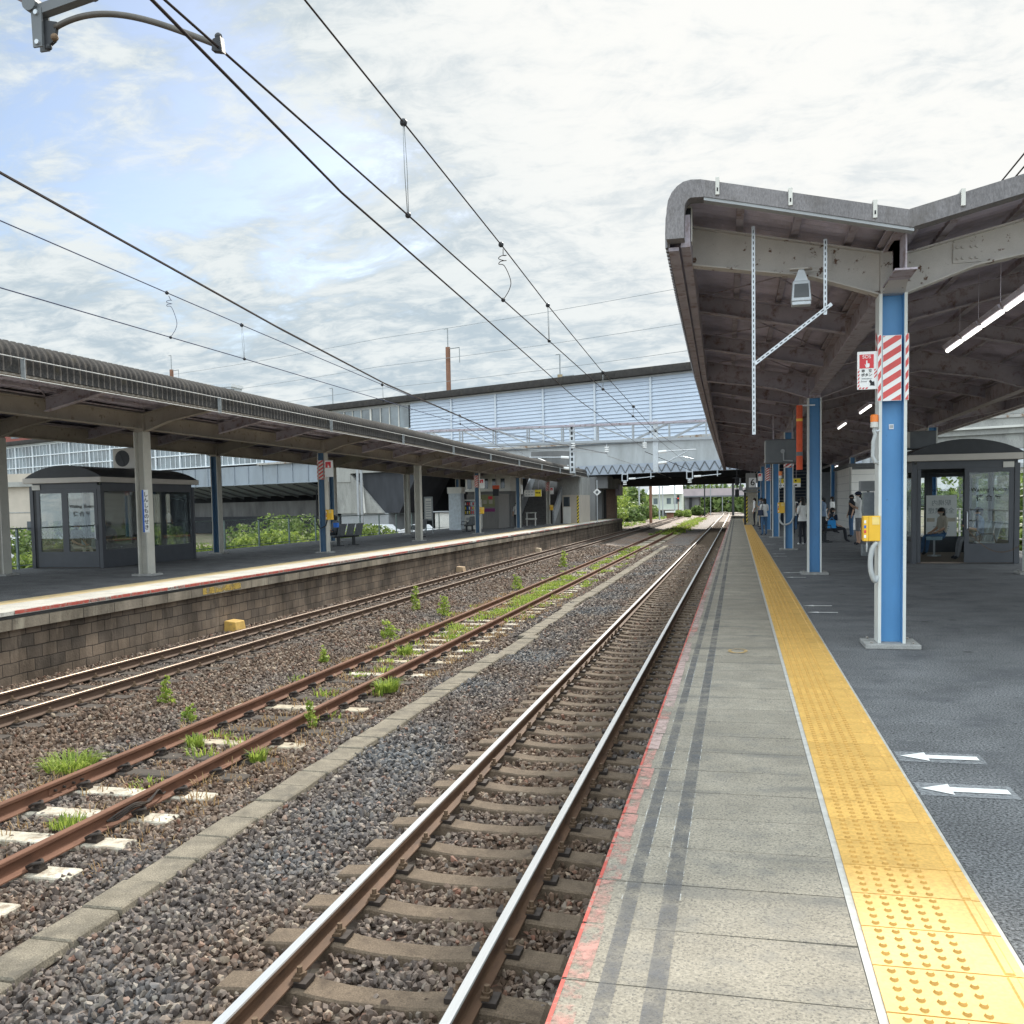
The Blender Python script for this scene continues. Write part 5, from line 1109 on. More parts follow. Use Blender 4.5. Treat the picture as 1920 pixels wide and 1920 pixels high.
# ------------------------------------------------------------------ waiting rooms
def waiting_room(label, loc, open_left, poster):
    """front-left corner at loc, 2.30 wide, 4.65 deep, front towards -Y"""
    t = thing('waiting_room', label, 'waiting room', loc); Wd, D = 2.30, 4.65
    q = MB()
    for x in (0, Wd-.11):
        for y in (0, D/2-.05, D-.11): q.box(x, x+.11, y, y+.11, 0, 2.30, m_char)
    q.build('posts', t)
    q = MB(); q.box(-.11, Wd+.11, -.12, D+.12, 2.38, 2.53, m_trim); q.build('roof_trim', t, bevel=.008)
    q = MB(); n = 18; pr = [(-.09+(Wd+.18)*i/n, 2.531+.34*(1-((i-n/2)/(n/2))**2)**.9) for i in range(n+1)]
    q.ext([(a, -.06, b) for a, b in pr], (0, D+.12, 0), m_chard); ob = q.build('roof', t)
    def wall_x(y, rear):
        q = MB(); q.box(.11, Wd-.11, y+.01, y+.09, 2.20, 2.379, m_char); q.build('header', t)
        def leaf(x0, x1, nm, glass=True, yy=.02, kick=.46, handle=None, kids=None):
            q = MB(); f = .10
            q.box(x0, x0+f, y+yy, y+yy+.045, .02, 2.198, m_char); q.box(x1-f, x1, y+yy, y+yy+.045, .02, 2.198, m_char); q.box(x0+f, x1-f, y+yy, y+yy+.045, 2.10, 2.198, m_char); q.box(x0+f, x1-f, y+yy, y+yy+.045, .02, kick, m_char)
            d = q.build(nm, t)
            q = MB(); q.box(x0+f+.001, x1-f-.001, y+yy+.018, y+yy+.026, kick+.001, 2.099, m_glass); q.build('pane', d)
            if handle: q = MB(); hx = handle; yo = y+yy-.05; q.tube([(hx, y+yy, .80), (hx, yo, .82), (hx, yo, 1.18), (hx, y+yy, 1.20)], .014, m_galv, 8); q.build('handle', d)
            return d
        return leaf
    lf = wall_x(0, False)
    mid = 1.14
    if open_left:
        d2 = lf(mid, Wd-.12, 'door', handle=mid+.05, yy=.015)
        q = MB(); q.box(.12, .20, .02, .08, .02, 2.198, m_char); q.build('door_jamb', t)
        cx = (mid+Wd-.12)/2
        txt('Waiting  Room', .125, (cx, .028, 1.70), d2, m_black, bold=.001); txt('待 合 室', .155, (cx, .028, 1.50), d2, m_black, bold=.002)
        q = MB(); q.box(Wd-.36, Wd-.13, -.012, -.001, 2.20, 2.33, m_offw); q.build('small_plate', t)
    else:
        s_ = lf(.20, mid-.02, 'side_light'); d2 = lf(mid-.018, Wd-.13, 'door', handle=Wd-.19, yy=.008)
        cx = (mid+Wd-.13)/2
        txt('Waiting  Room', .125, (cx, .022, 1.72), d2, m_black, bold=.001); txt('待 合 室', .155, (cx, .022, 1.50), d2, m_black, bold=.002)
        q = MB(); q.box(.10, .36, -.012, -.001, 2.20, 2.34, m_offw); q.build('small_plate', t)
        q = MB(); q.box(.11, .199, .02, .06, .02, 2.198, m_dark); q.build('door_jamb', t)
    lr = wall_x(D-.10, True)
    r1 = lr(.13, mid+.05, 'rear_door', handle=.30); r2 = lr(mid+.052, Wd-.12, 'rear_side_light')
    if poster:
        q = MB(); q.box(1.13, 1.92, D-.113, D-.108, .46, 1.60, m_white); po = q.build('poster', t)
        txt('駅構内', .17, (1.52, D-.1145, 1.38), po, m_grey, mirror=True, name='faint_lettering'); txt('全面禁煙', .17, (1.52, D-.1145, 1.16), po, m_grey, mirror=True, name='faint_lettering')
        q = MB(); n = 20; c0 = (1.52, .92)
        q.add([(c0[0]+.11*math.cos(a), D-.1150, c0[1]+.11*math.sin(a)) for a in np.linspace(0, 2*math.pi, n+1)[:-1]]+[(c0[0]+.085*math.cos(a), D-.1150, c0[1]+.085*math.sin(a)) for a in np.linspace(0, 2*math.pi, n+1)[:-1]], [(k, (k+1) % n, n+(k+1) % n, n+k) for k in range(n)], m_grey)
        q.bar((c0[0]-.07, D-.1151, c0[1]-.06), (c0[0]+.07, D-.1151, c0[1]+.06), .02, .001, m_grey, (0, 1, 0)); q.box(c0[0]-.06, c0[0]+.06, D-.1152, D-.1148, c0[1]-.01, c0[1]+.01, m_grey)
        for k in range(4): q.box(1.31+.02*k, 1.73-.02*k, D-.1152, D-.1148, .72-.05*k, .735-.05*k, m_grey)
        for k in (-1, 1): q.box(c0[0]+k*.27-.1, c0[0]+k*.27+.1, D-.1152, D-.1148, .87, .97, mat('faint_tan_mark', (.52, .46, .38), .6))
        q.build('no_smoking_symbol', po)
        txt('Waiting  Room', .125, (1.52, D-.055, 1.74), r2, m_black, mirror=True)
    for x in (0.02, Wd-.075):                               # long sides: kick panel, header and two panes
        q = MB(); q.box(x, x+.055, .11, D-.11, 2.14, 2.379, m_char); q.build('header', t)
        for a, b in ((.11, D/2-.05), (D/2+.06, D-.11)):
            q = MB(); q.box(x, x+.055, a, b, .0, .50, m_char); q.box(x, x+.055, a, a+.07, .50, 2.139, m_char); q.box(x, x+.055, b-.07, b, .50, 2.139, m_char); w_ = q.build('side_panel', t)
            q = MB(); q.box(x+.022, x+.030, a+.071, b-.071, .501, 2.138, m_glass); q.build('pane', w_)
    q = MB(); q.box(.11, Wd-.11, .10, D-.12, .0, .025, mat('brown_room_floor', (.20, .16, .13), .7, var=.1)); q.build('floor', t)
    return t
wr = waiting_room('dark waiting room with its left door open on the right platform', (3.97, 23.70, 0.004), True, True)
wl = waiting_room('closed dark waiting room with curved roof on the opposite platform', (-19.42, 22.90, 0.004), False, False)
t = thing('stool', 'pale blue round stool inside the open waiting room', 'stool', (4.95, 26.3, .03)); q = MB(); q.tube([(0, 0, .42), (0, 0, .50)], [.19, .20], mat('pale_blue_vinyl', (.28, .40, .46), .5), 16); q.build('seat', t); q = MB(); q.tube([(0, 0, .0), (0, 0, .03)], .17, m_galv, 14); q.tube([(0, 0, .03), (0, 0, .42)], .025, m_galv, 8); q.build('stem', t)
seat_row('seats inside the right waiting room along its far side', (5.78, 25.2, .03), R(-90), 3, mat('pale_grey_seat', (.40, .46, .50), .5), 'seats inside the waiting rooms')
person('person in cap and blue shirt reading inside the right waiting room', (5.66, 24.75, .03), faceto(-1, 0), m_cs, m_cg, sit=True, cap=m_navy, phone=True)
person('person whose bare arm shows in the right waiting room doorway', (5.25, 26.9, .03), faceto(-1, -.3), m_cbe, m_cb, sit=True, hair='long')
seat_row('seats inside the left waiting room along its far side', (-19.12, 25.2, .03), R(90), 4, mat('pale_grey_seat', (.40, .46, .50), .5), 'seats inside the waiting rooms')
person('person in grey shirt seated behind the side pane of the left waiting room', (-18.9, 25.6, .03), faceto(.8, -.5), m_cg, m_cd, sit=True, phone=True)
person('person seated behind the door of the left waiting room', (-18.95, 24.2, .03), faceto(.9, -.2), m_cd, m_cbe, sit=True)
t = thing('air_conditioner', 'beige air conditioner with round fan on the left waiting room roof', 'air conditioner', (-18.15, 25.7, 2.83)); q = MB(); q.box(-.45, .45, -.17, .17, .04, .66, m_trim); q.build('casing', t, bevel=.01)
q = MB(); q.tube([(-.12, -.175, .35), (-.12, -.160, .35)], .25, m_dark, 20); 
for a in range(4): q.bar((-.12, -.18, .35), (-.12+.24*math.cos(a*1.571+.4), -.18, .35+.24*math.sin(a*1.571+.4)), .012, .008, m_dark, (0, 1, 0))
q.build('fan_grille', t); q = MB(); q.box(-.4, -.34, -.16, .16, -.35, .04, m_galvd); q.box(.34, .4, -.16, .16, -.35, .04, m_galvd); q.build('feet', t)
t = thing('air_conditioner', 'dark box unit on the right waiting room roof behind the column', 'air conditioner', (4.55, 27.2, 2.80)); q = MB(); q.box(-.7, .55, -.3, .3, .03, .50, m_greyd); q.build('casing', t, bevel=.02); q = MB(); q.box(-.66, -.10, -.315, -.301, .06, .48, m_trim); q.build('fan_grille', t)
# rusty chain slung from the door to the next column
q = MB(); a, b = Vector((5.15, 23.55, .80)), Vector((6.27, 23.2, .55)); n = 40
for i in range(n):
    u = (i+.5)/n; p0 = a.lerp(b, i/n); p1 = a.lerp(b, (i+1)/n)
    sag = lambda w: Vector((0, 0, -.38*4*w*(1-w)))
    p0, p1 = p0+sag(i/n), p1+sag((i+1)/n); d = (p1-p0); sd_ = Vector((0, 0, 1)) if i % 2 else Vector((0, 1, 0)); sd_ = (sd_-d.normalized()*sd_.dot(d.normalized())).normalized()*.010
    q.tube([p0-d*.15, p0+sd_+d*.1, p1+sd_-d*.1, p1+d*.15, p1-sd_-d*.1, p0-sd_+d*.1, p0-d*.15], .0042, m_bolt, 5)
tag(q.build('chain'), 'rusty chain hanging in front of the right waiting room', 'chain')

# ------------------------------------------------------------------ right platform, farther things
t = thing('information_stand', 'tall grey glass stand beside the yellow box and first blue column', 'stand', (3.45, 27.2, 0)); q = MB(); q.box(-.02, .02, -.12, .12, .3, 1.75, m_galvd); q.box(-.16, .16, -.14, .14, 0, .3, m_galvd); q.build('stem', t)
q = MB(); q.box(-.14, .14, -.16, .16, .55, 1.72, mat('stand_panel', (.16, .19, .22), .15, spec=.6)); q.build('panel', t); q = MB(); q.box(-.22, .24, -.20, .20, 1.74, 2.02, m_grey); q.build('head_box', t, bevel=.01)
m_hutw = mat('white_hut_panel', (.80, .79, .76), .5, var=.05, scale=2)
t = thing('platform_hut', 'white panelled hut under the right canopy behind the people', 'hut', (6.6, 50, 0)); q = MB(); q.box(-1.04, 1.14, .012, 7.99, 0, 3.149, m_grey)
for k in range(8): q.box(-1.05, 1.15, 0, 8, k*.394, k*.394+.380, m_hutw)
q.build('wall', t); q = MB(); q.box(-1.15, 1.25, -.1, 8.1, 3.15, 3.30, m_greyd); q.build('roof', t); q = MB(); q.box(-1.02, 1.12, -.005, -.001, 3.0, 3.14, m_greyd); q.build('top_band', t)
t = thing('stair_enclosure', 'dark louvred stair enclosure on the right platform', 'stairs', (3.0, 62, 0)); q = MB(); q.box(-.7, 1.3, .12, 14, 0, 3.75, mat('dark_blue_grey_metal', (.030, .040, .062), .6, var=.15)); q.build('wall', t)
q = MB()
for k in range(14): q.box(-.68, 1.28, 0, .12, .9+k*.2, .96+k*.2, m_greyd)
q.build('louvre', t)
t = thing('grey_partition', 'grey partition wall with vertical pipe beyond the far benches', 'wall', (4.6, 57, 0)); q = MB(); q.box(-.4, .6, 0, 9, 0, 3.1, mat('mid_grey_wall', (.19, .205, .23), .7, var=.1)); q.build('wall', t); q = MB(); q.tube([(-.5, -.1, 0), (-.5, -.1, 3.0), (-.35, -.1, 3.5), (.0, -.1, 3.8)], .07, m_pipe, 10); q.build('pipe', t, smooth=True)
t = thing('signal_pillar', 'beige tiled pillar with hazard edge at the end of the right platform', 'pillar', (.46, 62.5, 0)); q = MB(); q.box(.10, .78, 0, 2.2, 0, 2.25, block_wall_mat('beige_tiles', (.50, .47, .40), (.48, .45, .38), (.36, .34, .3), .22, .11, 'X')); q.box(-.02, .099, .05, 2.2, 0, 2.25, m_dark); q.build('wall', t)  # black slab on the track side paints the pillar's shadowed face
q = MB(); hazard(q, .10, .20, .15, 1.85, -.012, m_signy, m_black, .22, 1.2); q.build('hazard_edge', t)
q = MB(); q.box(.10, .70, 0, 1.6, 2.3, 3.3, m_conc); q.box(.06, .95, -.05, 1.7, 2.25, 2.40, m_galvd); q.build('cabinet', t); q = MB(); q.tube([(-.25, -.1, 2.35), (.0, -.1, 2.10), (.95, -.1, 2.10)], .05, m_pipe, 8); q.tube([(-.25, -.1, 2.35), (-.25, -.1, 3.0)], .05, m_pipe, 8); q.build('pipe', t, smooth=True)
t = thing('railway_signal', 'black signal heads hanging at the canopy end over the nearest track', 'signal', (.0, 62, 0)); q = MB(); q.tube([(0, 0, 1.75), (0, 0, 4.0)], .035, m_dark, 8); q.build('pole', t)
for zz in (1.80, 2.55): q = MB(); q.box(-.13, .13, -.12, .10, zz, zz+.48, m_dark); q.tube([(0, -.20, zz+.34), (0, -.12, zz+.34)], .07, m_dark, 10, cap=False); q.tube([(0, -.20, zz+.14), (0, -.12, zz+.14)], .07, m_dark, 10, cap=False); q.build('signal_head', t)
q = MB(); q.box(.1, .35, -.1, .1, 2.2, 2.5, m_galvd); q.bar((-.3, 0, 3.0), (.5, 0, 3.0), .04, .04, m_dark); q.build('bracket', t)

# ------------------------------------------------------------------ left platform, farther things
sos_sign(-13.74, 30.2, 2.62, 'white and red emergency sign on the striped column of the opposite platform', 1.45, True)
sos_sign(-13.72, 50.2, 2.5, 'far emergency sign on a striped column of the opposite platform', 1.3, True)
sos_sign(-13.70, 70.2, 2.3, 'farthest emergency sign near the stairs of the opposite platform', 1.3, True)
call_box(-13.75, 30.2, 1.15, 'yellow emergency button box on the nearest striped column of the opposite platform', 1.35)
call_box(-13.75, 50.2, 1.10, 'far yellow emergency button box before the poster wall', 1.35); call_box(-13.75, 70.2, 1.1, 'farthest yellow emergency button box by the stairs', 1.5)
q = MB(); q.box(-13.66, -13.50, 30.6, 30.72, .88, 1.04, m_signb); tag(q.build('blue_plate'), 'small blue plate behind the yellow box of the opposite platform', 'plate')
q = MB(); q.tube([(-13.70, 30.2, 1.15), (-13.72, 30.12, .95), (-13.92, 30.1, .85), (-14.05, 30.12, 1.1), (-14.06, 30.2, 2.2)], .022, m_dark, 7); tag(q.build('conduit', smooth=True), 'dark cable looping round the striped column of the opposite platform', 'conduit')
t = thing('station_name_plate', 'tall narrow white and blue name plate on the nearest opposite column', 'sign', (-13.79, 20.04, 1.05)); q = MB(); q.box(-.06, .10, 0, .012, 0, 1.02, m_white); q.build('sign_board', t); q = MB(); q.box(-.058, -.015, -.004, -.0005, .004, 1.016, m_signb); q.build('blue_band', t)
txt('し\nん\nし\nも\nの\nせ\nき', .125, (.045, -.003, .51), t, m_black, bold=.002, ls=1.05)
t = thing('platform_sign', 'white square sign with number 4 hanging over the opposite platform', 'sign', (-13.98, 61, 2.24)); q = MB(); q.box(-.23, .23, 0, .10, 0, .60, m_white); q.build('sign_board', t, bevel=.01); txt('4', .56, (0, -.003, .30), t, m_black, bold=.004); q = MB(); q.tube([(-.1, .05, .6), (-.1, .05, 1.5)], .012, m_dsteel, 5); q.build('hanging_rod', t); q = MB(); q.tube([(.1, .05, .6), (.1, .05, 1.5)], .012, m_dsteel, 5); q.build('hanging_rod', t)
t = thing('direction_sign', 'half white half yellow direction sign hanging before the opposite stairs', 'sign', (-14.3, 64, 2.10)); q = MB(); q.box(0, 1.2, 0, .09, 0, .46, m_offw); q.build('sign_board', t); q = MB(); q.box(.74, 1.196, -.004, -.0005, .004, .456, m_signy); q.build('yellow_band', t)
q = MB()
for k in range(3): q.box(.08+.2*k, .22+.2*k, -.003, -.0005, .28, .36, m_grey); q.box(.08+.2*k, .20+.2*k, -.003, -.0005, .10, .16, m_grey)
for k in range(3): q.box(.80+.12*k, .88+.12*k, -.007, -.0045, .2, .3, m_black)
q.build('marks', t); q = MB(); q.tube([(.2, .04, .46), (.2, .04, 1.6)], .012, m_dsteel, 5); q.build('hanging_rod', t); q = MB(); q.tube([(1.0, .04, .46), (1.0, .04, 1.6)], .012, m_dsteel, 5); q.build('hanging_rod', t)
def vend(label, loc, rz, m_b, front):
    t = thing('vending_machine', label, 'vending machine', loc, rz); q = MB(); q.box(-.55, .55, 0, .8, 0, 1.95, m_b); q.build('casing', t, bevel=.02)
    q = MB(); q.box(-.50, .50, -.012, -.001, .95, 1.86, m_gwin); q.build('window', t)
    q = MB()
    for r_ in range(3):
        for k in range(8): q.tube([(-.44+k*.125, -.03, 1.02+r_*.28), (-.44+k*.125, -.03, 1.20+r_*.28)], .035, rnd.choice(front), 7)
    q.build('bottles', t); q = MB(); q.box(-.42, .0, -.012, -.001, .22, .48, m_dark); q.box(.1, .42, -.012, -.001, .55, .80, m_dark); q.box(-.42, -.1, -.012, -.001, .6, .78, m_grey); q.build('hatch', t); return t
vend('white drinks vending machine on the opposite platform', (-16.75, 59.4, 0), R(8), m_offw, [m_white, m_redp, m_signb, m_signy, m_galv])
t = thing('cabinet', 'tall pale grey cabinet beside the vending machine', 'cabinet', (-17.75, 58.6, 0)); q = MB(); q.box(-.35, .45, 0, .8, 0, 2.35, mat('pale_grey_cabinet', (.48, .53, .57), .5)); q.box(-.42, .52, -.05, .85, 2.35, 2.75, m_offw); q.build('casing', t)
t = thing('notice_stand', 'narrow notice stand with paper before the pale grey cabinet', 'notice board', (-17.1, 51.5, 0)); q = MB(); q.box(-.28, -.24, -.03, .03, 0, 2.1, m_galvd); q.box(.20, .24, -.03, .03, 0, 2.1, m_galvd); q.box(-.24, .20, -.02, .02, .75, 2.1, m_galvd); q.build('frame', t); q = MB(); q.box(-.2, .16, -.026, -.021, .85, 2.0, m_offw)
for k in range(7): q.box(-.16, .12, -.029, -.0262, .95+k*.14, 1.01+k*.14, m_grey)
q.build('paper', t)
t = thing('kiosk', 'grey kiosk with olive poster and purple board behind the striped column', 'kiosk', (-16.75, 61.2, 0)); q = MB(); q.box(-.9, 1.3, .02, 3, 0, 2.3, mat('kiosk_grey', (.24, .23, .22), .7, stretch=(6, 6, .3), var=.15)); q.build('wall', t); q = MB(); q.box(-.25, 1.05, -.01, .019, 1.45, 2.25, m_poster)
for k in range(3): q.box(-.15+.4*k, .1+.4*k, -.014, -.0102, 1.65, 1.9, m_beige); 
q.box(.6, .9, -.0145, -.0103, 1.95, 2.15, m_redp); q.build('poster', t); q = MB(); q.box(-.25, 1.05, -.01, .019, 1.12, 1.34, m_purple); q.build('board', t)
t = thing('station_house', 'pale upstairs block with narrow windows above the kiosk', 'building', (-17.5, 66, 0)); q = MB(); q.box(-1.6, 1.75, 0, 4, 2.55, 4.0, m_offw); q.box(-1.62, 1.77, -.05, -.001, 2.55, 2.66, m_offw); q.box(-1.5, 1.7, .2, 3.9, 0, 2.55, m_conc_d); q.build('wall', t)
for k in range(5): q = MB(); q.box(-1.45+.62*k, -1.15+.62*k, -.03, -.001, 2.75, 3.45, m_gwin); q.build('window', t)
t = thing('hanging_unit', 'dark hanging clock box with orange red top under the opposite canopy', 'hanging box', (-15.2, 59.5, 2.15)); q = MB(); q.box(-.18, .18, 0, .25, .0, .45, m_dark); q.tube([(0, -.02, .2), (0, 0, .2)], .14, m_dark, 14); q.build('casing', t); q = MB(); q.box(-.2, .2, -.02, .27, .45, .68, m_orange); q.build('top', t); q = MB(); q.tube([(0, .12, .68), (0, .12, 1.5)], .02, m_dsteel, 6); q.build('hanging_rod', t)
person('person standing alone by the white railings of the opposite platform', (-15.0, 64.5, 0), faceto(.2, -1), m_cw, m_cd, h=1.72)
t = thing('window_wall', 'wall with tall white framed panes behind the lone standing person', 'wall', (-17.3, 69, 0)); q = MB(); q.box(-.9, .75, .05, .3, 0, 3.7, mat('slate_blue_wall', (.13, .16, .20), .6)); q.build('wall', t)
for k in range(3):
    for zz in (1.0, 2.1): q = MB(); q.box(-.75+.42*k, -.48+.42*k, 0, .049, zz, zz+.95, m_offw); q.build('pane', t)
q = MB(); q.box(.6, 1.4, -1.6, -1.4, .45, .55, m_offw); q.box(.65, .72, -1.55, -1.45, 0, .95, m_offw); q.box(1.28, 1.35, -1.55, -1.45, 0, .95, m_offw); q.box(.6, 1.4, -1.52, -1.48, .92, .98, m_offw); tag(q.build('low_railing', loc=(-15.6, 69, 0)), 'low white railing beside the lone standing person', 'railing')
# stairs up to the overbridge
t = thing('staircase', 'dark staircase rising from the opposite platform to the overbridge', 'stairs', (-15.1, 71.5, 0)); q = MB(); m_st = mat('stair_concrete', (.17, .165, .16), .9, var=.2)
for k in range(22): q.box(-1.3, 1.4, k*.30, k*.30+.302, .0, .17*(k+1), m_st)
q.build('steps', t); q = MB(); m_bal = mat('grey_balustrade', (.30, .31, .32), .7)
for x in (-1.42, 1.42): q.hexa([(x-.07, -.2, .0), (x+.07, -.2, .0), (x+.07, 6.6, 3.7), (x-.07, 6.6, 3.7), (x-.07, -.2, 1.0), (x+.07, -.2, 1.0), (x+.07, 6.6, 4.8), (x-.07, 6.6, 4.8)], m_bal)
q.build('balustrade', t); q = MB(); q.box(-1.8, 1.9, 7.0, 7.3, 0, 6.0, m_conc_d); q.build('wall', t)
t = thing('stair_hut', 'beige walled hut with dark window and white door at the platform end', 'hut', (-13.0, 74.5, 0)); q = MB(); q.box(-.55, .75, 0, 6, 0, 2.25, m_beige); q.box(-1.0, .75, .3, 6.3, 2.25, 3.7, m_conc); q.build('wall', t); q = MB(); q.box(-.45, .05, -.02, -.001, 1.35, 2.1, m_gwin); q.build('window', t); q = MB(); q.box(-.5, .12, -.02, -.001, 0, 1.3, m_offw); q.build('door', t); q = MB(); hazard(q, .62, .78, 0, 2.2, -.02, m_signy, m_black, .25, 1.2); q.build('hazard_edge', t)
t = thing('diamond_sign', 'small diamond sign on a post at the opposite platform end', 'sign', (-10.9, 75.5, 0)); q = MB(); q.box(-.03, .03, 0, .06, 0, 3.4, m_galv); q.build('post', t); q = MB(); q.add([(-.33, -.012, 2.45), (0, -.012, 2.15), (.33, -.012, 2.45), (0, -.012, 2.75), (-.33, -.002, 2.45), (0, -.002, 2.15), (.33, -.002, 2.45), (0, -.002, 2.75)], [(0, 1, 2, 3), (7, 6, 5, 4), (0, 4, 5, 1), (1, 5, 6, 2), (2, 6, 7, 3), (3, 7, 4, 0)], m_white); q.add([(-.14, -.018, 2.45), (0, -.018, 2.31), (.14, -.018, 2.45), (0, -.018, 2.59)], [(0, 1, 2, 3)], m_greyd); q.build('sign_board', t)

# ------------------------------------------------------------------ fence behind the left platform
m_fence = mat('green_grey_fence', (.20, .25, .24), .5, .2, var=.1)
F_ = thing('chain_link_fence', 'grey green chain link fence behind the opposite platform', 'fence', (-19.55, 5, 0))
for y in np.arange(6.0, 66, 2.75): q = MB(); q.box(-19.58, -19.52, y-.03, y+.03, 0, 1.16, m_fence); q.build('post', F_, world=True)
q = MB(); q.tube([(-19.55, 5, 1.14), (-19.55, 66, 1.14)], .022, m_fence, 6); q.tube([(-19.55, 5, .10), (-19.55, 66, .10)], .016, m_fence, 6); q.build('rail', F_, world=True)
q = MB()
for y in np.arange(5, 66, .13):
    for d in (-1, 1):
        y1 = y+d*1.0
        q.add([(-19.552, y-.004, .12), (-19.552, y+.004, .12), (-19.552, y1+.004, 1.12), (-19.552, y1-.004, 1.12)], [(0, 1, 2, 3)], m_fence)
q.build('wire_mesh', F_, world=True)
# ------------------------------------------------------------------ overbridge station building (skewed across the tracks)
NB = Vector((.45, 1, 0)).normalized()
def BP(x, off, z): return (x+NB.x*off, 82-.45*x+NB.y*off, z)
def bbox(q, x0, x1, o0, o1, z0, z1, m):
    return q.hexa([BP(x0, o0, z0), BP(x1, o0, z0), BP(x1, o1, z0), BP(x0, o1, z0), BP(x0, o0, z1), BP(x1, o0, z1), BP(x1, o1, z1), BP(x0, o1, z1)], m)
BR = thing('overbridge_station', 'wide overbridge station building with pale blue louvred wall and dark roof across the tracks', 'bridge', (0, 82, 0))
q = MB(); bbox(q, -23, 10, 0, .5, 4.25, 6.95, m_girdp); bbox(q, -23, 10, -.28, .6, 4.15, 4.249, m_girder); bbox(q, -23, 10, -.22, .5, 6.951, 7.05, m_girder); q.build('girder', BR, world=True)
q = MB(); bbox(q, -17.5, 9.5, -.40, -.285, 4.17, 5.05, mat('lattice_blue_grey', (.34, .38, .44), .55, var=.08)); 
k = 0; xx = -17.2
while xx < 9:
    a, b = (4.25, 4.97) if k % 2 == 0 else (4.97, 4.25)
    q.bar(BP(xx, -.42, a), BP(xx+.40, -.42, b), .09, .03, m_greyd, NB); xx += .42; k += 1
q.build('lattice_strip', BR, world=True)
q = MB(); bbox(q, -58, 45, -.35, .4, 7.051, 7.28, mat('rusty_pale_edge', (.40, .39, .37), .7, col2=(.22, .14, .09), thr=(.52, .62), scale=1.2, wscale=2)); q.build('deck_edge', BR, world=True)
q = MB()
for r_ in range(16):
    z = 7.30+r_*.335
    q.hexa([BP(-34.2, -.02, z), BP(45, -.02, z), BP(45, .2, z), BP(-34.2, .2, z), BP(-34.2, .07, z+.325), BP(45, .07, z+.325), BP(45, .2, z+.325), BP(-34.2, .2, z+.325)], m_clad)
bbox(q, -34.2, 45, .12, .3, 7.29, 12.7, m_greyd)
q.build('louvre_wall', BR, world=True)
m_postp = mat('pale_post', (.55, .60, .66), .5, var=.04)
for i in range(15):
    x = 14-i*5.35
    if x > -34: q = MB(); bbox(q, x-.09, x+.09, -.12, .0, 7.282, 12.62, m_postp); q.build('wall_post', BR, world=True)
q = MB(); bbox(q, -34.2, 45, -.1, .3, 12.64, 12.80, m_girdp); q.build('eave_strip', BR, world=True)
n = int(185/.20); xs_ = np.linspace(-140, 45, n); of = np.where(np.arange(n) % 2 == 0, -.75, -.58)
V = []; 
for x, o_ in zip(xs_, of): V += [BP(x, o_, 12.81), BP(x, o_, 13.45), BP(x, o_+1.0, 13.62)]
V = np.array(V); i0 = np.arange(n-1)*3
Fq = np.concatenate([np.stack([i0, i0+3, i0+4, i0+1], -1), np.stack([i0+1, i0+4, i0+5, i0+2], -1)])
ro = np_mesh('roof_fascia', V-np.array([0, 82, 0]), Fq, m_slate_d, BR)
q = MB(); bbox(q, -140, 45, -.5, 21, 12.805, 12.9, m_slate_d); bbox(q, -140, 45, .25, 21, 13.45, 13.6, m_slate_d); bbox(q, -140, 45, 20.6, 21, 7.3, 13.4, m_clad); q.build('roof', BR, world=True)
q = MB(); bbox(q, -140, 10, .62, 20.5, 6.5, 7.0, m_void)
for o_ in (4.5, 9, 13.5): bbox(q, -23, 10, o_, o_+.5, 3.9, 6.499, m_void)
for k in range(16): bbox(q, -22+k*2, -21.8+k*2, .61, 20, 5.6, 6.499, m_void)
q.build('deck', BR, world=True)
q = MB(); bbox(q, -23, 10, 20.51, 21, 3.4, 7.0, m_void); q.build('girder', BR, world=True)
q = MB(); bbox(q, 10.01, 45, -.25, 1.2, 5.95, 7.04, m_conc); bbox(q, 10.01, 45, -.5, -.251, 6.35, 6.5, m_offw); bbox(q, 10.01, 45, 0, .9, 4.9, 5.949, m_conc); q.build('concrete_beam', BR, world=True)
q = MB(); bbox(q, 10.5, 45, -.36, -.26, 7.3, 10.2, m_conc); q.build('concrete_wall', BR, world=True)
# window ribbon, left of the louvres
q = MB(); bbox(q, -57, -34.25, .05, .3, 7.29, 10.0, m_clad); bbox(q, -57, -34.25, .05, .3, 12.5, 12.8, m_girdp); bbox(q, -57, -34.25, .25, .35, 10.0, 12.5, m_greyd); q.build('window_band', BR, world=True)
for k in range(4):
    x0 = -34.5-5.35*(k+1); q = MB()
    bbox(q, x0, x0+.22, -.02, .249, 10.0, 12.5, m_offw); bbox(q, x0+.22, x0+5.35, -.02, .2, 10.0, 10.12, m_offw)
    for j in range(1, 4): bbox(q, x0+.22+j*1.28-.04, x0+.22+j*1.28+.04, .0, .2, 10.12, 12.5, m_offw)
    w_ = q.build('window', BR, world=True)
    q = MB(); bbox(q, x0+.22, x0+5.35, .10, .15, 10.12, 12.49, m_gwin2); pn = q.build('pane', w_)
    for v in pn.data.vertices: v.co -= Vector((0, 82, 0))
# glazed wall on the far left
q = MB(); bbox(q, -140, -57.1, .05, .12, 7.3, 12.5, m_gwin2); q.build('glass_wall', BR, world=True)
q = MB(); m_mull = mat('white_mullion', (.70, .74, .78), .45)
for k in range(16):
    x = -57.3-5.35*k; bbox(q, x-.11, x+.11, -.12, .045, 7.3, 12.5, m_mull)
    for j in range(1, 5): bbox(q, x-j*1.07-.035, x-j*1.07+.035, -.03, .045, 7.3, 12.5, m_mull)
for z in (7.3, 9.05, 10.8, 12.5): bbox(q, -140, -57.1, -.13, .046, z-.07, z+.07, m_mull)
bbox(q, -140, -57.1, -.3, .3, 12.571, 12.8, m_girdp); q.build('mullions', BR, world=True)
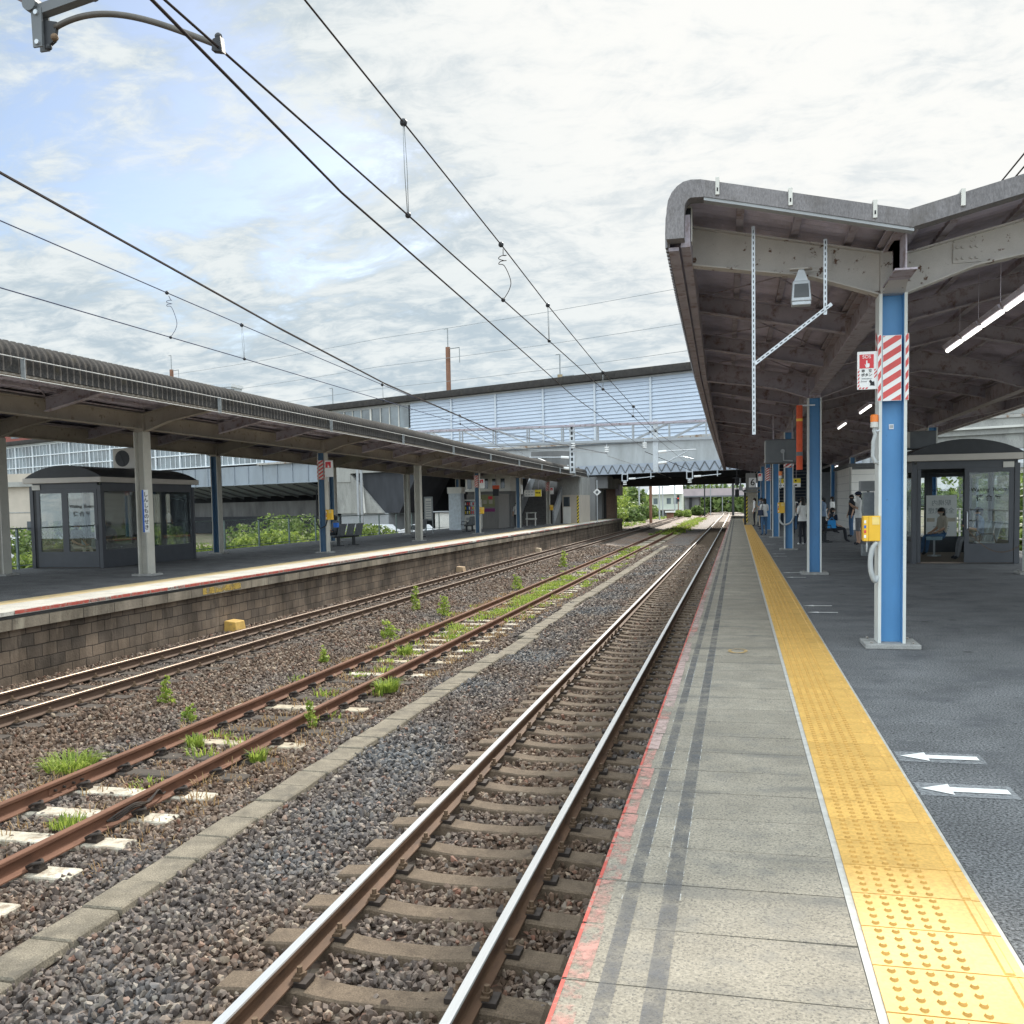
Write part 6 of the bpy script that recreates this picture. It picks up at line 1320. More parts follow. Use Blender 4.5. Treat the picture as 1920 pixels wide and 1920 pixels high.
# left spans
q = MB(); bbox(q, -42.9, -23.01, -.1, 1.2, 5.45, 7.03, m_conc); bbox(q, -46.0, -42.9, -.1, 1.2, 4.5, 7.03, m_conc); q.build('concrete_beam', BR, world=True)
q = MB(); bbox(q, -100, -46.01, 0, .3, 4.75, 7.04, m_girder); bbox(q, -100, -46.01, -.15, .35, 4.66, 4.749, m_girder)
for k in range(20): bbox(q, -47-k*2.6, -46.9-k*2.6, -.12, -.001, 4.76, 7.03, m_girder)
q.build('girder', BR, world=True)
q = MB(); q.hexa([BP(-85, .4, 4.64), BP(-50, .4, 4.64), BP(-50, 6, 3.3), BP(-85, 6, 3.3), BP(-85, .4, 4.72), BP(-50, .4, 4.72), BP(-50, 6, 3.5), BP(-85, 6, 3.5)], m_girder)
for k in range(14): x = -84+k*2.6; q.hexa([BP(x, .4, 4.5), BP(x+.15, .4, 4.5), BP(x+.15, 6, 3.0), BP(x, 6, 3.0), BP(x, .4, 4.63), BP(x+.15, .4, 4.63), BP(x+.15, 6, 3.29), BP(x, 6, 3.29)], m_greyd)
q.build('soffit', BR, world=True)
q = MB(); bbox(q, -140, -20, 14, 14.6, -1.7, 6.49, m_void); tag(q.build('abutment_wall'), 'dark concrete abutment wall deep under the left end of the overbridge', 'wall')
q = MB(); bbox(q, -82, -56, 7.2, 8.0, -1.7, 2.6, m_conc_d); bbox(q, -82, -47, 6.1, 7.0, -1.7, .6, m_void); tag(q.build('retaining_wall'), 'stepped concrete retaining wall under the grey steel girder', 'wall')  # both steps coloured dark for the shade under the girder
t = thing('bridge_pier', 'large pale concrete pier with slanting faces under the overbridge', 'pier', (-41, 100.5, 0)); q = MB()
q.hexa([BP(-46.0, .2, .9), BP(-38.5, .2, .9), BP(-38.5, 6, .9), BP(-46.0, 6, .9), BP(-46.0, -.05, 4.49), BP(-43.0, -.05, 5.44), BP(-43.0, 6, 5.44), BP(-46.0, 6, 4.49)], m_conc)
q.hexa([BP(-38.49, .6, .9), BP(-36.5, .6, .9), BP(-36.5, 6, .9), BP(-38.49, 6, .9), BP(-42.9, .3, 5.44), BP(-33.5, .3, 5.44), BP(-33.5, 6, 5.44), BP(-42.9, 6, 5.44)], m_void); q.build('shaft', t, world=True)  # right part painted in the shade tone of the gap under the deck
q = MB(); bbox(q, -45, -38, .5, 6, -1.7, .89, m_grey); q.build('base', t, world=True); q = MB(); q.tube([BP(-40.8, -.15, .9), BP(-41.2, -.15, 5.2)], .12, m_offw, 8); q.build('drain_pipe', t, world=True)
for x0, x1, y0, m, lb in ((-15.1, -12.3, 84, m_conc_d, 'broad dark pier panel under the overbridge at the opposite platform end'), (-14.1, -12.75, 91.5, m_conc_d, 'narrow dark pier behind the broad panel under the overbridge'), (-13.0, -12.05, 96.6, mat('brown_pier', (.19, .13, .10), .85, var=.2), 'brown square pier at the far end of the opposite platform')):
    t = thing('bridge_pier', lb, 'pier', (x0, y0, 0), 0, 'piers at the end of the opposite platform'); q = MB(); q.box(0, x1-x0, 0, 1.2, -1.7, 3.9, m); q.build('shaft', t)
    if x0 < -15: q = MB(); q.box(.7, 2.2, -.03, -.001, .3, 2.0, m_grey); q.build('panel', t)
q = MB(); q.box(-15.6, -11.7, 88, 98.5, 2.95, 4.09, m_conc_d); q.box(-11.95, -11.5, 95.8, 98.2, 2.3, 3.4, m_dsteel); tag(q.build('header_beam'), 'dark header beam over the piers of the opposite platform end', 'beam')
# masts and wires of the line on the upper deck
def deck_mast(x, z1, lab, m, off=11):
    t = thing('catenary_mast', lab, 'mast', BP(x, off, 13.4)); q = MB(); q.tube([(0, 0, 0), (0, 0, z1-13.4)], .29, m, 10); q.build('pole', t)
    q = MB(); q.tube([(0, 0, z1-13.4), (0, 0, z1-11.2)], .07, m_galvd, 6); q.tube([(0, 0, z1-13.6), (1.6, -.6, z1-13.6)], .06, m_galvd, 6); q.tube([(1.6, -.6, z1-13.6), (1.6, -.6, z1-15.4)], .05, m_galvd, 6); q.tube([(0, 0, z1-11.2), (-.5, .2, z1-11.2)], .05, m_galvd, 6); q.build('arm', t); return t
m_polb = mat('rusty_brown_pole', (.22, .115, .075), .8, var=.25, scale=1.2)
deck_mast(-37.9, 20.4, 'tall rusty brown mast rising above the overbridge roof', m_polb); deck_mast(-23.2, 15.6, 'short tan mast above the overbridge roof right of the tall brown one', mat('tan_pole', (.36, .28, .17), .8))
deck_mast(-56.5, 15.2, 'short grey mast above the overbridge roof left of the tall brown one', m_galvd); deck_mast(-90, 23.5, 'far left mast above the mossy canopy roof', m_polb)
for o_, z, lb in ((10, 16.4, 'lowest'), (10.5, 19.2, 'middle'), (11, 22.8, 'topmost')):
    q = MB(); q.tube([BP(x, o_, z-.25*math.sin(math.pi*((x+140) % 46)/46)) for x in np.arange(-140, 46, 5.75)], .025, m_galvd, 5); tag(q.build('deck_wire'), lb+' faint thin wire in the sky above the overbridge roof', 'wire')
m_hazy = mat('hazy_pale_grey', (.52, .55, .58), .8, var=.05)
q = MB(); q.box(-2, 2, -2, 2, 0, 26.0, m_hazy); q.box(-2.2, 2.2, -2.2, 2.2, 26.0, 26.6, m_hazy)
for k in range(6): q.box(-2.6, 2.6, -2.03, -2.001, 4+k*4, 5.6+k*4, m_gwin)
tag(q.build('distant_building', loc=(-93, 162, -1.7)), 'distant grey building whose top shows over the mossy canopy', 'building')

# ------------------------------------------------------------------ overhead line
def wire(label, lines, m=m_wire, r=.011, group=None, name='overhead_wire'):
    q = MB()
    for pts in lines: q.tube(pts, r, m, 6)
    return tag(q.build(name, smooth=True), label, 'wire', group)
Bp = [(-2.70, -2, 4.14), (-2.76, 4.34, 4.09), (-2.76, 7.86, 4.07), (-2.76, 14.28, 4.02), (-2.78, 26.3, 3.93), (-3.31, 45, 4.24), (-3.55, 65, 4.37), (-2.6, 90, 4.0)]
Cp = [(-2.76, 1.5, 5.10), (-2.76, 5.98, 4.90), (-2.76, 7.87, 4.83), (-2.76, 11.3, 4.69), (-2.76, 14.2, 4.54), (-2.76, 20.2, 4.32), (-2.76, 26.3, 4.19), (-2.80, 34.9, 4.06), (-3.35, 65, 4.9)]
Ap = [(-2.05, 0, 3.62), (-2.41, 3.7, 3.72), (-2.74, 6.44, 3.80), (-3.25, 13.22, 4.0), (-3.98, 23.37, 4.25), (-6.08, 64.9, 5.17)]
Dp = [(-6.1, 2.5, 4.85), (-6.39, 7.36, 4.60), (-6.73, 13.17, 4.30), (-7.46, 19.6, 4.25), (-8.74, 34.2, 4.30), (-8.67, 64.9, 4.96)]
Ep = [(-9.5, 4, 5.75), (-9.5, 10.9, 5.44), (-9.5, 14.68, 5.29), (-9.5, 17.24, 5.19), (-9.5, 24.86, 4.92), (-9.5, 32.36, 4.72), (-14.0, 65, 4.75)]
Fp = [(-9.5, 4, 4.56), (-9.5, 10.84, 4.55), (-9.5, 17.19, 4.54), (-9.5, 24.79, 4.50), (-9.5, 32.34, 4.44), (-14.1, 65, 4.35)]
wire('lower contact wire over the nearest track, held by the curved arm', [Bp], r=.0075)
wire('upper wire over the nearest track carrying the looped droppers', [Cp], r=.0075)
wire('thick dark wire crossing from over the nearest track to the gantry', [Ap], r=.0085)
wire('twin dark wires sweeping over the middle track from the left frame edge', [Dp, [(x+.055, y+.1, z-.05) for x, y, z in Dp]], r=.009)
wire('thin bluish upper wire over the canopy side track', [Ep], m_wireb, .0085); wire('thin bluish lower wire over the canopy side track', [Fp], m_wireb, .0085)
def lerp_p(P, y):
    ys_ = [p[1] for p in P]; return Vector((np.interp(y, ys_, [p[0] for p in P]), y, np.interp(y, ys_, [p[2] for p in P])))
def dropper(P, Q, y, lab, ball=.034, loop=True, m=m_wire):
    a, b = lerp_p(P, y), lerp_p(Q, y+.06); q = MB(); q.ball(a, ball, m_dark, 8, 6); q.ball(b, ball*.8, m_dark, 8, 6)
    if loop:
        for d in (-.022, .022): q.tube([a+Vector((0, d*.6, 0)), a.lerp(b, .5)+Vector((0, d*1.6, 0)), b+Vector((0, d*.6, 0))], .0035, m_galvd, 4)
    else:
        L = a.z-b.z; pts = [a+Vector((.02, .02, -.05))]
        for k in range(9): pts.append(a+Vector((.05*math.sin(k*1.6), .06+.05*math.cos(k*1.6), -.10-.016*k)))
        pts += [a.lerp(b, .62)+Vector((.08, .10, 0)), a.lerp(b, .8)+Vector((.06, .08, 0)), b]; q.tube(cr(pts, 4), .005, m, 5)
    tag(q.build('dropper', smooth=True), lab, 'dropper', 'droppers between the overhead wires')
dropper(Cp, Bp, 7.87, 'looped dropper nearest the camera between the two wires over the nearest track'); dropper(Cp, Bp, 11.3, 'curly jumper wire between the two wires over the nearest track', loop=False); dropper(Cp, Bp, 14.2, 'dropper right after the curly jumper over the nearest track')
dropper(Cp, Bp, 20.2, 'short dropper over the nearest track before the overbridge roof', .04); dropper(Cp, Bp, 26.3, 'short dropper over the nearest track before the louvred wall', .045); dropper(Cp, Bp, 34.0, 'farthest short dropper over the nearest track', .045)
dropper(Ep, Fp, 14.68, 'curly bluish jumper over the mossy canopy', loop=False, m=m_wireb); dropper(Ep, Fp, 17.2, 'looped dropper right of the bluish jumper over the mossy canopy', .04); dropper(Ep, Fp, 24.8, 'looped dropper before the overbridge windows', .045); dropper(Ep, Fp, 32.3, 'short looped dropper before the pale louvred wall', .045)
wire('pair of dark wires at the upper right corner above the canopy', [[(9.5, 22, 13.2), (9.5, 36, 13.1), (9.5, 74, 13.0)], [(9.7, 22, 13.0), (9.7, 36, 12.9), (9.7, 74, 12.8)]], r=.03)
# curved pull-off arm at the top left
Y_ = 4.86
t = thing('pull_off_arm', 'curved pull-off arm with grey bracket at the top left holding the contact wire', 'arm', (-3.85, Y_, 4.3))
q = MB(); ax_ = np.linspace(-3.80, -2.77, 34); cf_ = np.polyfit([-3.80, -3.66, -3.53, -3.35, -3.13, -2.89, -2.77], [4.335, 4.365, 4.375, 4.345, 4.265, 4.165, 4.105], 4); q.tube([(x_, Y_, float(np.polyval(cf_, x_))) for x_ in ax_], .017, mat('olive_grey_tube', (.105, .095, .085), .5, .4), 10); q.build('curved_arm', t, world=True, smooth=True)
q = MB()
for d in (-.028, .028): q.hexa([(-3.925, Y_+d-.006, 4.225), (-3.865, Y_+d-.006, 4.225), (-3.865, Y_+d+.006, 4.225), (-3.925, Y_+d+.006, 4.225), (-3.93, Y_+d-.006, 4.44), (-3.86, Y_+d-.006, 4.44), (-3.86, Y_+d+.006, 4.44), (-3.93, Y_+d+.006, 4.44)], m_greyd)
q.hexa([(-3.865, Y_-.012, 4.22), (-3.80, Y_-.012, 4.26), (-3.80, Y_+.012, 4.26), (-3.865, Y_+.012, 4.22), (-3.865, Y_-.012, 4.38), (-3.78, Y_-.012, 4.36), (-3.78, Y_+.012, 4.36), (-3.865, Y_+.012, 4.38)], m_dark)
q.bar((-3.92, Y_, 4.43), (-3.55, Y_, 4.49), .06, .055, m_greyd); q.tube([(-3.55, Y_-.03, 4.49), (-3.55, Y_+.03, 4.49)], .033, m_greyd, 12); q.tube([(-3.93, Y_-.05, 4.47), (-3.93, Y_+.05, 4.47)], .045, m_greyd, 12)
for zz in (4.25, 4.415): q.tube([(-3.893, Y_-.045, zz), (-3.893, Y_-.03, zz)], .014, m_galv, 8)
q.ball((-3.79, Y_-.02, 4.27), .022, m_bolt, 8, 6); q.ball((-3.83, Y_-.02, 4.22), .018, m_dark, 8, 6); q.build('bracket', t, world=True)
q = MB(); q.hexa([(-2.80, Y_-.02, 4.075), (-2.735, Y_-.02, 4.06), (-2.735, Y_+.02, 4.06), (-2.80, Y_+.02, 4.075), (-2.79, Y_-.02, 4.135), (-2.745, Y_-.02, 4.145), (-2.745, Y_+.02, 4.145), (-2.79, Y_+.02, 4.135)], m_dark); q.ball((-2.765, Y_, 4.15), .022, m_dark, 8, 6); q.build('wire_clamp', t, world=True)
q = MB(); q.tube([(-3.93, Y_, 4.49), (-4.9, Y_, 5.05)], .03, m_dsteel, 8); q.tube([(-3.58, Y_, 4.52), (-4.2, Y_+.1, 5.4), (-4.9, Y_, 5.9)], .025, m_dsteel, 8); q.build('cantilever_tube', t, world=True)
q = MB(); q.tube([(-4.98, Y_, -1.4), (-4.98, Y_, 6.6)], .11, m_galvd, 10); tag(q.build('catenary_mast'), 'grey catenary mast standing just outside the left frame edge', 'mast')
# truss gantry
G = thing('catenary_gantry', 'grey truss gantry spanning the tracks before the overbridge', 'gantry', (-10, 65, 0))
m_trs = mat('gantry_grey', (.33, .35, .37), .5, .3, var=.1)
for dy in (0, .7):
    q = MB(); q.bar((-27, 65+dy, 6.93), (8.5, 65+dy, 6.93), .14, .14, m_dsteel if dy == 0 else m_trs); q.bar((-27, 65+dy, 5.78), (8.5, 65+dy, 5.78), .16, .16, m_trs); q.build('chord', G, world=True)
    q = MB(); x = -26.5; k = 0
    while x < 8:
        q.bar((x, 65+dy, 5.84), (x, 65+dy, 6.88), .09, .09, m_trs)
        a, b = (5.84, 6.88) if x > -9 else (6.88, 5.84)
        q.bar((x+.1, 65+dy, a), (x+2.35, 65+dy, b), .08, .08, m_trs)
        x += 2.45; k += 1
    q.build('web_members', G, world=True)
q = MB()
for x in (-27, 8.5):
    for dy in (0, .7): q.bar((x, 65+dy, -1.7), (x, 65+dy, 6.98), .14, .14, m_trs)
q.build('post', G, world=True)
def drop(x, z0, holes):
    q = MB(); q.box(x-.17, x+.17, 65.2, 65.5, z0, 7.15, m_galv)
    if holes:
        for k in range(9): q.box(x-.07, x+.07, 65.185, 65.199, z0+.12+k*.36, z0+.34+k*.36, m_dark)
    q.build('drop_post', G, world=True)
drop(-11.13, 3.68, True); drop(-5.38, 3.62, False)
def cant(x, s, z, L):
    t = thing('cantilever_arm', 'white insulated cantilever arm %s the gantry drop post' % ('right of' if s > 0 else 'left of'), 'arm', (x, 65.1, z)); m_t = m_galv
    for zz in (0, -.75): q = MB(); q.tube([(s*.2, 0, zz), (s*.75, 0, zz+.04)], .10, m_porc, 10); q.build('insulator', t)
    q = MB(); q.tube([(s*.75, 0, .04), (s*L, 0, .10)], .035, m_t, 8); q.tube([(s*.75, 0, -.71), (s*L*.8, 0, .02)], .035, m_t, 8); q.tube([(s*L*.45, 0, -.42), (s*L*.7, 0, -.36), (s*L*.95, 0, -.55)], .028, m_t, 8)
    q.build('tubes', t); return t
cant(-5.38, 1, 4.95, 2.7); cant(-11.13, -1, 4.75, 3.0)
for P, lb in ((Ap[-1], 'white insulator ending the thick dark wire below the gantry'), (Dp[-1], 'white insulator ending the twin wires below the gantry'), ((-11.0, 65, 5.3), 'white insulator beside the left gantry drop post')):
    q = MB(); q.tube([(P[0], P[1], P[2]+.62), (P[0], P[1], P[2]-.1)], .03, m_galv, 6)
    for k in range(3): q.tube([(P[0], P[1], P[2]+.08+.14*k), (P[0], P[1], P[2]+.16+.14*k)], .15, m_porc, 12)
    tag(q.build('insulator'), lb, 'insulator', 'insulators under the gantry')
for pts, lb in (([(-6.08, 65, 5.0), (-3.9, 80, 4.2), (-2.9, 95, 3.9)], 'dark wire running from the gantry insulator under the overbridge'), ([(-8.67, 65, 4.8), (-6.9, 80, 4.2), (-6.3, 95, 3.9)], 'pale wire running from the gantry under the overbridge'), ([(-21, 65.3, 6.2), (-14, 64.9, 5.4), (-8.67, 65, 5.0)], 'pale wire hanging along the gantry truss')): wire(lb, [pts], m_wirel if 'pale' in lb else m_wire, .02)
for x, y in ((-9.7, 84.5), (-3.9, 81.8)):
    t = thing('wire_support', 'square framed wire support under the overbridge edge over the %s track' % ('nearest' if x > -5 else 'canopy side'), 'support', (x, y, 3.55)); q = MB()
    for a in (-.28, .20): q.box(a, a+.08, -.04, .04, -.0, .75, m_galv)
    q.box(-.28, .28, -.045, .045, -.08, .0, m_galv); q.box(-.28, .28, -.045, .045, .5, .58, m_galv); q.build('frame', t); q = MB()
    for k in range(2): q.tube([(0, 0, -.22-.18*k), (0, 0, -.12-.18*k)], .17, m_porc, 10)
    q.tube([(.35, 0, .12), (.95, 0, .14)], .09, m_porc, 10); q.build('insulator', t); q = MB(); q.tube([(.95, 0, .14), (2.6, 0, .28)], .035, m_galv, 6); q.tube([(2.3, 0, .1), (2.3, 0, .6)], .05, m_galv, 6); q.tube([(0, 0, -.2), (0, 0, .0)], .03, m_galv, 6); q.build('tubes', t)

# ------------------------------------------------------------------ beyond the overbridge
t = thing('far_house', 'far pale house with white roof seen under the overbridge', 'house', (-13.2, 182, -1.7)); q = MB(); q.box(-3.0, 3.0, 0, 7, 0, 4.75, m_housew); q.box(-2.2, 2.9, -.02, -.001, 0, 1.6, m_greyd); q.build('wall', t); q = MB(); q.box(-3.5, 3.4, -1.0, 0, 1.75, 1.95, m_offw); q.build('porch_roof', t)
q = MB(); q.ext([(-3.4, -.6, 4.75), (3.3, -.6, 4.75), (3.0, 3.5, 6.5), (-3.1, 3.5, 6.5)], (0, .1, .12), m_pale); q.build('roof', t)
for x in (-2.3, .2, 1.5): q = MB(); q.box(x, x+.8, -.03, -.001, 2.9, 4.0, m_gwin2); q.build('window', t)
t = thing('far_overpass', 'far grey road overpass with pink tinted parapet over the tracks', 'overpass', (-2, 215, -1.7)); q = MB(); q.box(-10, 11, 0, 9, 4.4, 6.1, mat('pinkish_grey', (.42, .36, .37), .8, var=.12, scale=.6)); q.box(-10, 11, -.3, -.001, 4.2, 4.5, m_greyd); q.build('deck', t); q = MB(); q.box(-9.5, -6.2, .5, 8.5, 0, 4.39, m_conc_d); q.box(-8.4, -7.8, .3, .49, 0, 4.3, m_black); q.box(7.5, 10, .5, 8.5, 0, 4.39, m_conc_d); q.build('pier', t)
q = MB(); [q.box(-10+k*.9, -9.94+k*.9, -.05, .05, 6.1, 7.2, m_galv) for k in range(24)]; q.box(-10, 11, -.05, .05, 7.1, 7.2, m_galv); q.build('railing', t)
for r_, Yp, h_, w_, m, lb in ((-.1, 150, 7, .13, m_galv, 'far grey line pole before the green bank, left of the rusty one'), (-.088, 128, 7, .20, m_polb, 'thick rusty far line pole left of the pale house'), (-.079, 152, 7, .12, m_galv, 'far grey line pole right of the rusty one'), (-.0755, 165, 7, .10, m_galv, 'thin far line pole before the pale house'), (-.063, 172, 7, .12, m_galv, 'far grey line pole at the right end of the pale house'), (-.0326, 190, 8, .12, m_dark, 'dark far line pole right of the overpass pier'), (-.0266, 200, 8, .09, m_galvd, 'far thin line pole second right of the overpass pier'), (-.0147, 240, 9, .10, m_galvd, 'farthest thin line pole over the bend of the tracks'), (-.004, 180, 8, .22, m_dark, 'dark far line pole beside the right platform end'), (.012, 130, 8, .16, m_galv, 'pair of pale poles at the right platform end')):
    t = thing('line_pole', lb, 'pole', (r_*Yp, Yp, -1.7), 0, 'line poles beyond the overbridge'); q = MB(); q.tube([(0, 0, 0), (0, 0, h_)], w_, m, 8); q.build('pole', t); q = MB(); q.bar((-1.2, 0, h_-1.2), (1.5, 0, h_-1.2), .08, .08, m); q.bar((0, 0, h_-.2), (1.3, 0, h_-1.1), .05, .05, m); q.build('arm', t)
t = thing('far_signal', 'far red signal lamp on a pole by the small relay hut', 'signal', (-10.6, 178, -1.7)); q = MB(); q.tube([(0, 0, 0), (0, 0, 4.4)], .09, m_polb, 8); q.build('pole', t); q = MB(); q.box(-.22, .22, -.15, .15, 3.3, 4.5, m_dark); q.tube([(0, -.17, 3.9), (0, -.15, 3.9)], .11, mat('red_signal_light', (.8, .05, .03), .4, emit=((1, .08, .04), 0.6)), 10); q.build('signal_head', t)
t = thing('relay_hut', 'small brown relay hut with white top before the far house', 'hut', (-10.9, 160, -1.7)); q = MB(); q.box(-.55, .55, 0, 1, 0, 1.5, m_polb); q.build('wall', t); q = MB(); q.box(-.8, .8, -.3, 1.3, 1.5, 1.75, m_pale); q.build('roof', t)

# ------------------------------------------------------------------ far left: car park and wall
t = thing('beige_building', 'beige concrete building behind the car park at the left frame edge', 'building', (-60, 68, -1.7)); q = MB(); q.box(-8, 9, 0, 10, 0, 6.6, m_beige); q.box(-8.2, 9.2, -.4, .0, 5.5, 5.9, m_conc); q.box(6.0, 7.4, -.6, 0, 0, 5.5, m_conc); q.box(-8, 9, -.03, -.001, 3.3, 3.4, m_conc); q.build('wall', t); q = MB(); q.box(5.4, 8.4, -1.5, 0, 4.4, 5.0, m_conc); q.build('canopy', t)
for k in range(3): q = MB(); q.box(2+1.3*k, 2.7+1.3*k, -.04, -.001, 1.2, 2.6, m_gwin); q.build('window', t)
t = thing('brick_building', 'red brick building over the left end of the glazed wall', 'building', (-150, 170, -1.7)); q = MB(); q.box(-30, 14, 0, 10, 0, 24, m_brick_red); q.build('wall', t)
for k in range(10): q = MB(); q.box(-26+4*k, -24+4*k, -.05, -.001, 19, 22, m_gwin2); q.build('window', t)
def car(label, loc, rz, m):
    t = thing('parked_car', label, 'car', loc, rz, 'cars parked behind the opposite platform'); q = MB(); L, w = 2.0, .83
    pr = [(-L, .25), (-L, .75), (-L+.15, .95), (-1.35, 1.02), (-.75, 1.46), (.75, 1.48), (1.25, 1.05), (L-.1, .90), (L, .6), (L, .25)]
    q.ext([(-w, a, b) for a, b in pr], (2*w, 0, 0), m); q.build('body', t, bevel=.05)
    q = MB()
    for s in (-1, 1): q.ext([(s*(w+.002), a, b) for a, b in ((-1.15, 1.02), (-.70, 1.38), (.70, 1.40), (1.08, 1.06))], (s*.004, 0, 0), m_gwin)
    q.hexa([(-.72, 1.235, 1.05), (.72, 1.235, 1.05), (.66, .80, 1.42), (-.66, .80, 1.42), (-.72, 1.26, 1.06), (.72, 1.26, 1.06), (.66, .83, 1.43), (-.66, .83, 1.43)], m_gwin); q.build('window', t)
    for s in (-1, 1):
        for y in (-1.25, 1.2): q = MB(); q.tube([(s*(w-.2), y, .31), (s*(w+.01), y, .31)], .31, m_tyre, 16); q.tube([(s*(w-.1), y, .31), (s*(w+.02), y, .31)], .18, m_galv, 12); q.build('wheel', t)
    q = MB(); q.box(-.7, -.4, L-.06, L+.01, .66, .80, m_porc); q.box(.4, .7, L-.06, L+.01, .66, .80, m_porc); q.build('headlight', t); return t
car('white car in the back row of the car park left of the dark waiting room', (-53.5, 64.5, -1.7), R(95), m_carw); car('grey car beside the leafy bank left of the dark waiting room', (-45.5, 54.5, -1.7), R(80), m_carg); car('white car nearest the fence left of the dark waiting room', (-41.2, 48.5, -1.7), R(85), m_carw); car('second white car of the back row at the left frame edge', (-58.2, 65.5, -1.7), R(92), m_carw)
car('white car under the dark bridge span behind the second seat row', (-36, 93, -1.7), R(60), m_carw); car('silver car seen between the blue column and the notice stand', (-31, 90, -1.7), R(70), m_carw)
t = thing('white_shed', 'small white shed seen under the overbridge behind the fence', 'shed', (-28.5, 92, -1.7)); q = MB(); q.box(-1.4, 1.4, 0, 2.5, 0, 2.6, m_offw); q.build('wall', t); q = MB(); q.box(-1.6, 1.6, -.2, 2.7, 2.6, 2.75, m_grey); q.build('roof', t)
# right side, beyond the right platform
car('white car behind the right waiting room glass', (11.0, 44, -1.7), R(15), m_carw)
t = thing('white_fence', 'white post fence at the right frame edge behind the waiting room', 'fence', (7.6, 6, 0))
for y in np.arange(0, 60, 2.0): q = MB(); q.box(-.03, .03, y-.03, y+.03, 0, 1.15, m_offw); q.build('post', t)
for zz in (.35, .75, 1.12): q = MB(); q.tube([(0, 0, zz), (0, 58, zz)], .02, m_offw, 6); q.build('rail', t)
t = thing('pale_block', 'pale low building beyond the right waiting room', 'building', (24, 72, -1.7)); q = MB(); q.box(-7, 9, 0, 9, 0, 5.2, m_offw); q.build('wall', t); q = MB(); q.box(-7.3, 9.3, -.3, 9.3, 5.2, 5.5, m_grey); q.build('roof', t)
for k in range(5): q = MB(); q.box(-6+3*k, -4+3*k, -.03, -.001, 2.2, 3.8, m_gwin2); q.build('window', t)

# ------------------------------------------------------------------ vegetation
def leaves(blobs, n, size, seed, flat=0.55, gap=0.0):
    """leaf quads spread through the outer part of several ellipsoids"""
    g = np.random.default_rng(seed); w = np.array([b[3]*b[4]*b[5] for b in blobs])**.67; k = g.choice(len(blobs), n, p=w/w.sum()); B = np.array(blobs)[k]
    d = g.normal(size=(n, 3)); d /= np.linalg.norm(d, axis=1)[:, None]; rr = g.uniform(0.55, 1.08, n)**.6
    P = B[:, :3]+d*B[:, 3:6]*rr[:, None]
    nn = d*flat+g.normal(size=(n, 3))*.55+np.array([0, 0, .35]); nn /= np.linalg.norm(nn, axis=1)[:, None]
    a = np.cross(nn, g.normal(size=(n, 3))); a /= np.linalg.norm(a, axis=1)[:, None]; b = np.cross(nn, a); s = (size*g.uniform(.6, 1.35, n))[:, None]
    V = np.stack([P-a*s, P+b*s*.62-nn*s*.15, P+a*s, P-b*s*.62-nn*s*.15], 1).reshape(-1, 3); keep = np.repeat(V.reshape(-1, 4, 3)[:, :, 2].min(1) > -1.9, 4)
    F = np.arange(4*n).reshape(n, 4); return V, F
def shrub(label, x, y, z, r, h, n, size, seed, m=m_leaf, cat='shrub', group=None, name='leafy_shrub', trunk=False):
    g = random.Random(seed); bl = []
    for i in range(7): bl.append((g.uniform(-.7, .7)*r, g.uniform(-.6, .6)*r, h*g.uniform(.25, .72), r*g.uniform(.38, .62), r*g.uniform(.38, .62), h*g.uniform(.22, .36)))
    t = thing(name, label, cat, (x, y, z), 0, group); V, F = leaves(bl, n, size, seed); np_mesh('foliage' if not trunk else 'crown', V, F, m, t)
    q = MB()
    for i in range(5): b = bl[i]; q.tube([(g.uniform(-.1, .1), g.uniform(-.1, .1), 0), (b[0]*.5, b[1]*.5, b[2]*.5), (b[0], b[1], b[2])], [.05*(1+2*trunk), .035*(1+trunk), .015], m_dsteel, 5)
    q.build('stems' if not trunk else 'trunk', t); return t
GV = 'leafy bushes behind the fence of the opposite platform'
vines = [(-22.4, 30.5, 1.6, 2.75, 'tall'), (-24.3, 34.5, 2.1, 3.1, 'tall'), (-21.6, 35.3, 1.5, 2.1, 'low'), (-22.2, 39.0, 1.7, 2.2, 'low'), (-26.5, 40.5, 2.3, 3.0, 'tall'), (-22.6, 43.5, 1.9, 2.4, 'low'), (-25.4, 47.5, 2.3, 2.9, 'tall'), (-22.8, 50.5, 2.0, 2.2, 'low'), (-27, 55, 2.4, 2.9, 'tall'), (-23.2, 58, 2.1, 2.3, 'low'), (-21.4, 26.3, 1.4, 2.3, 'low'), (-26.8, 27.5, 2.2, 2.2, 'tall'), (-23.8, 22.9, 1.4, 2.2, 'low'), (-32, 38, 2.5, 2.8, 'tall')]
vl = ['bush with arching bright leaves behind the blue column right of the left waiting room', 'tall bush just right of the left waiting room behind the fence', 'low bright vine mound at the fence foot between the first two back columns', 'low bright vine mound in the middle of the fence', 'darker bush under the grey girder behind the low vines', 'low vine mound left of the striped column', 'dark bush right behind the striped column', 'low bush behind the seated reader', 'far bush under the pale concrete pier', 'far low bush left of the blue rear column', 'bush seen through the side panes of the left waiting room', 'bush behind the left waiting room front panes', 'bush at the left frame edge beside the waiting room', 'bush beside the grey parked car']
for i, ((x, y, r_, h_, k), lb) in enumerate(zip(vines, vl)): shrub(lb, x, y, -1.7, r_, h_, 2600 if k == 'low' else 2400, .115, 40+i, m_leaf if k == 'low' or i in (0, 1) else m_leafd, group=GV, name='vine_bush')
bl = [(-21.5+rnd.uniform(-1, 6)*-1, y, -1.6, 1.6, 1.6, .8) for y in np.arange(20, 64, 1.3)]
V, F = leaves(bl, 14000, .12, 5); tag(np_mesh('ground_cover', V, F, m_leaf), 'low green ground cover behind the opposite fence', 'ground cover', kind='stuff')
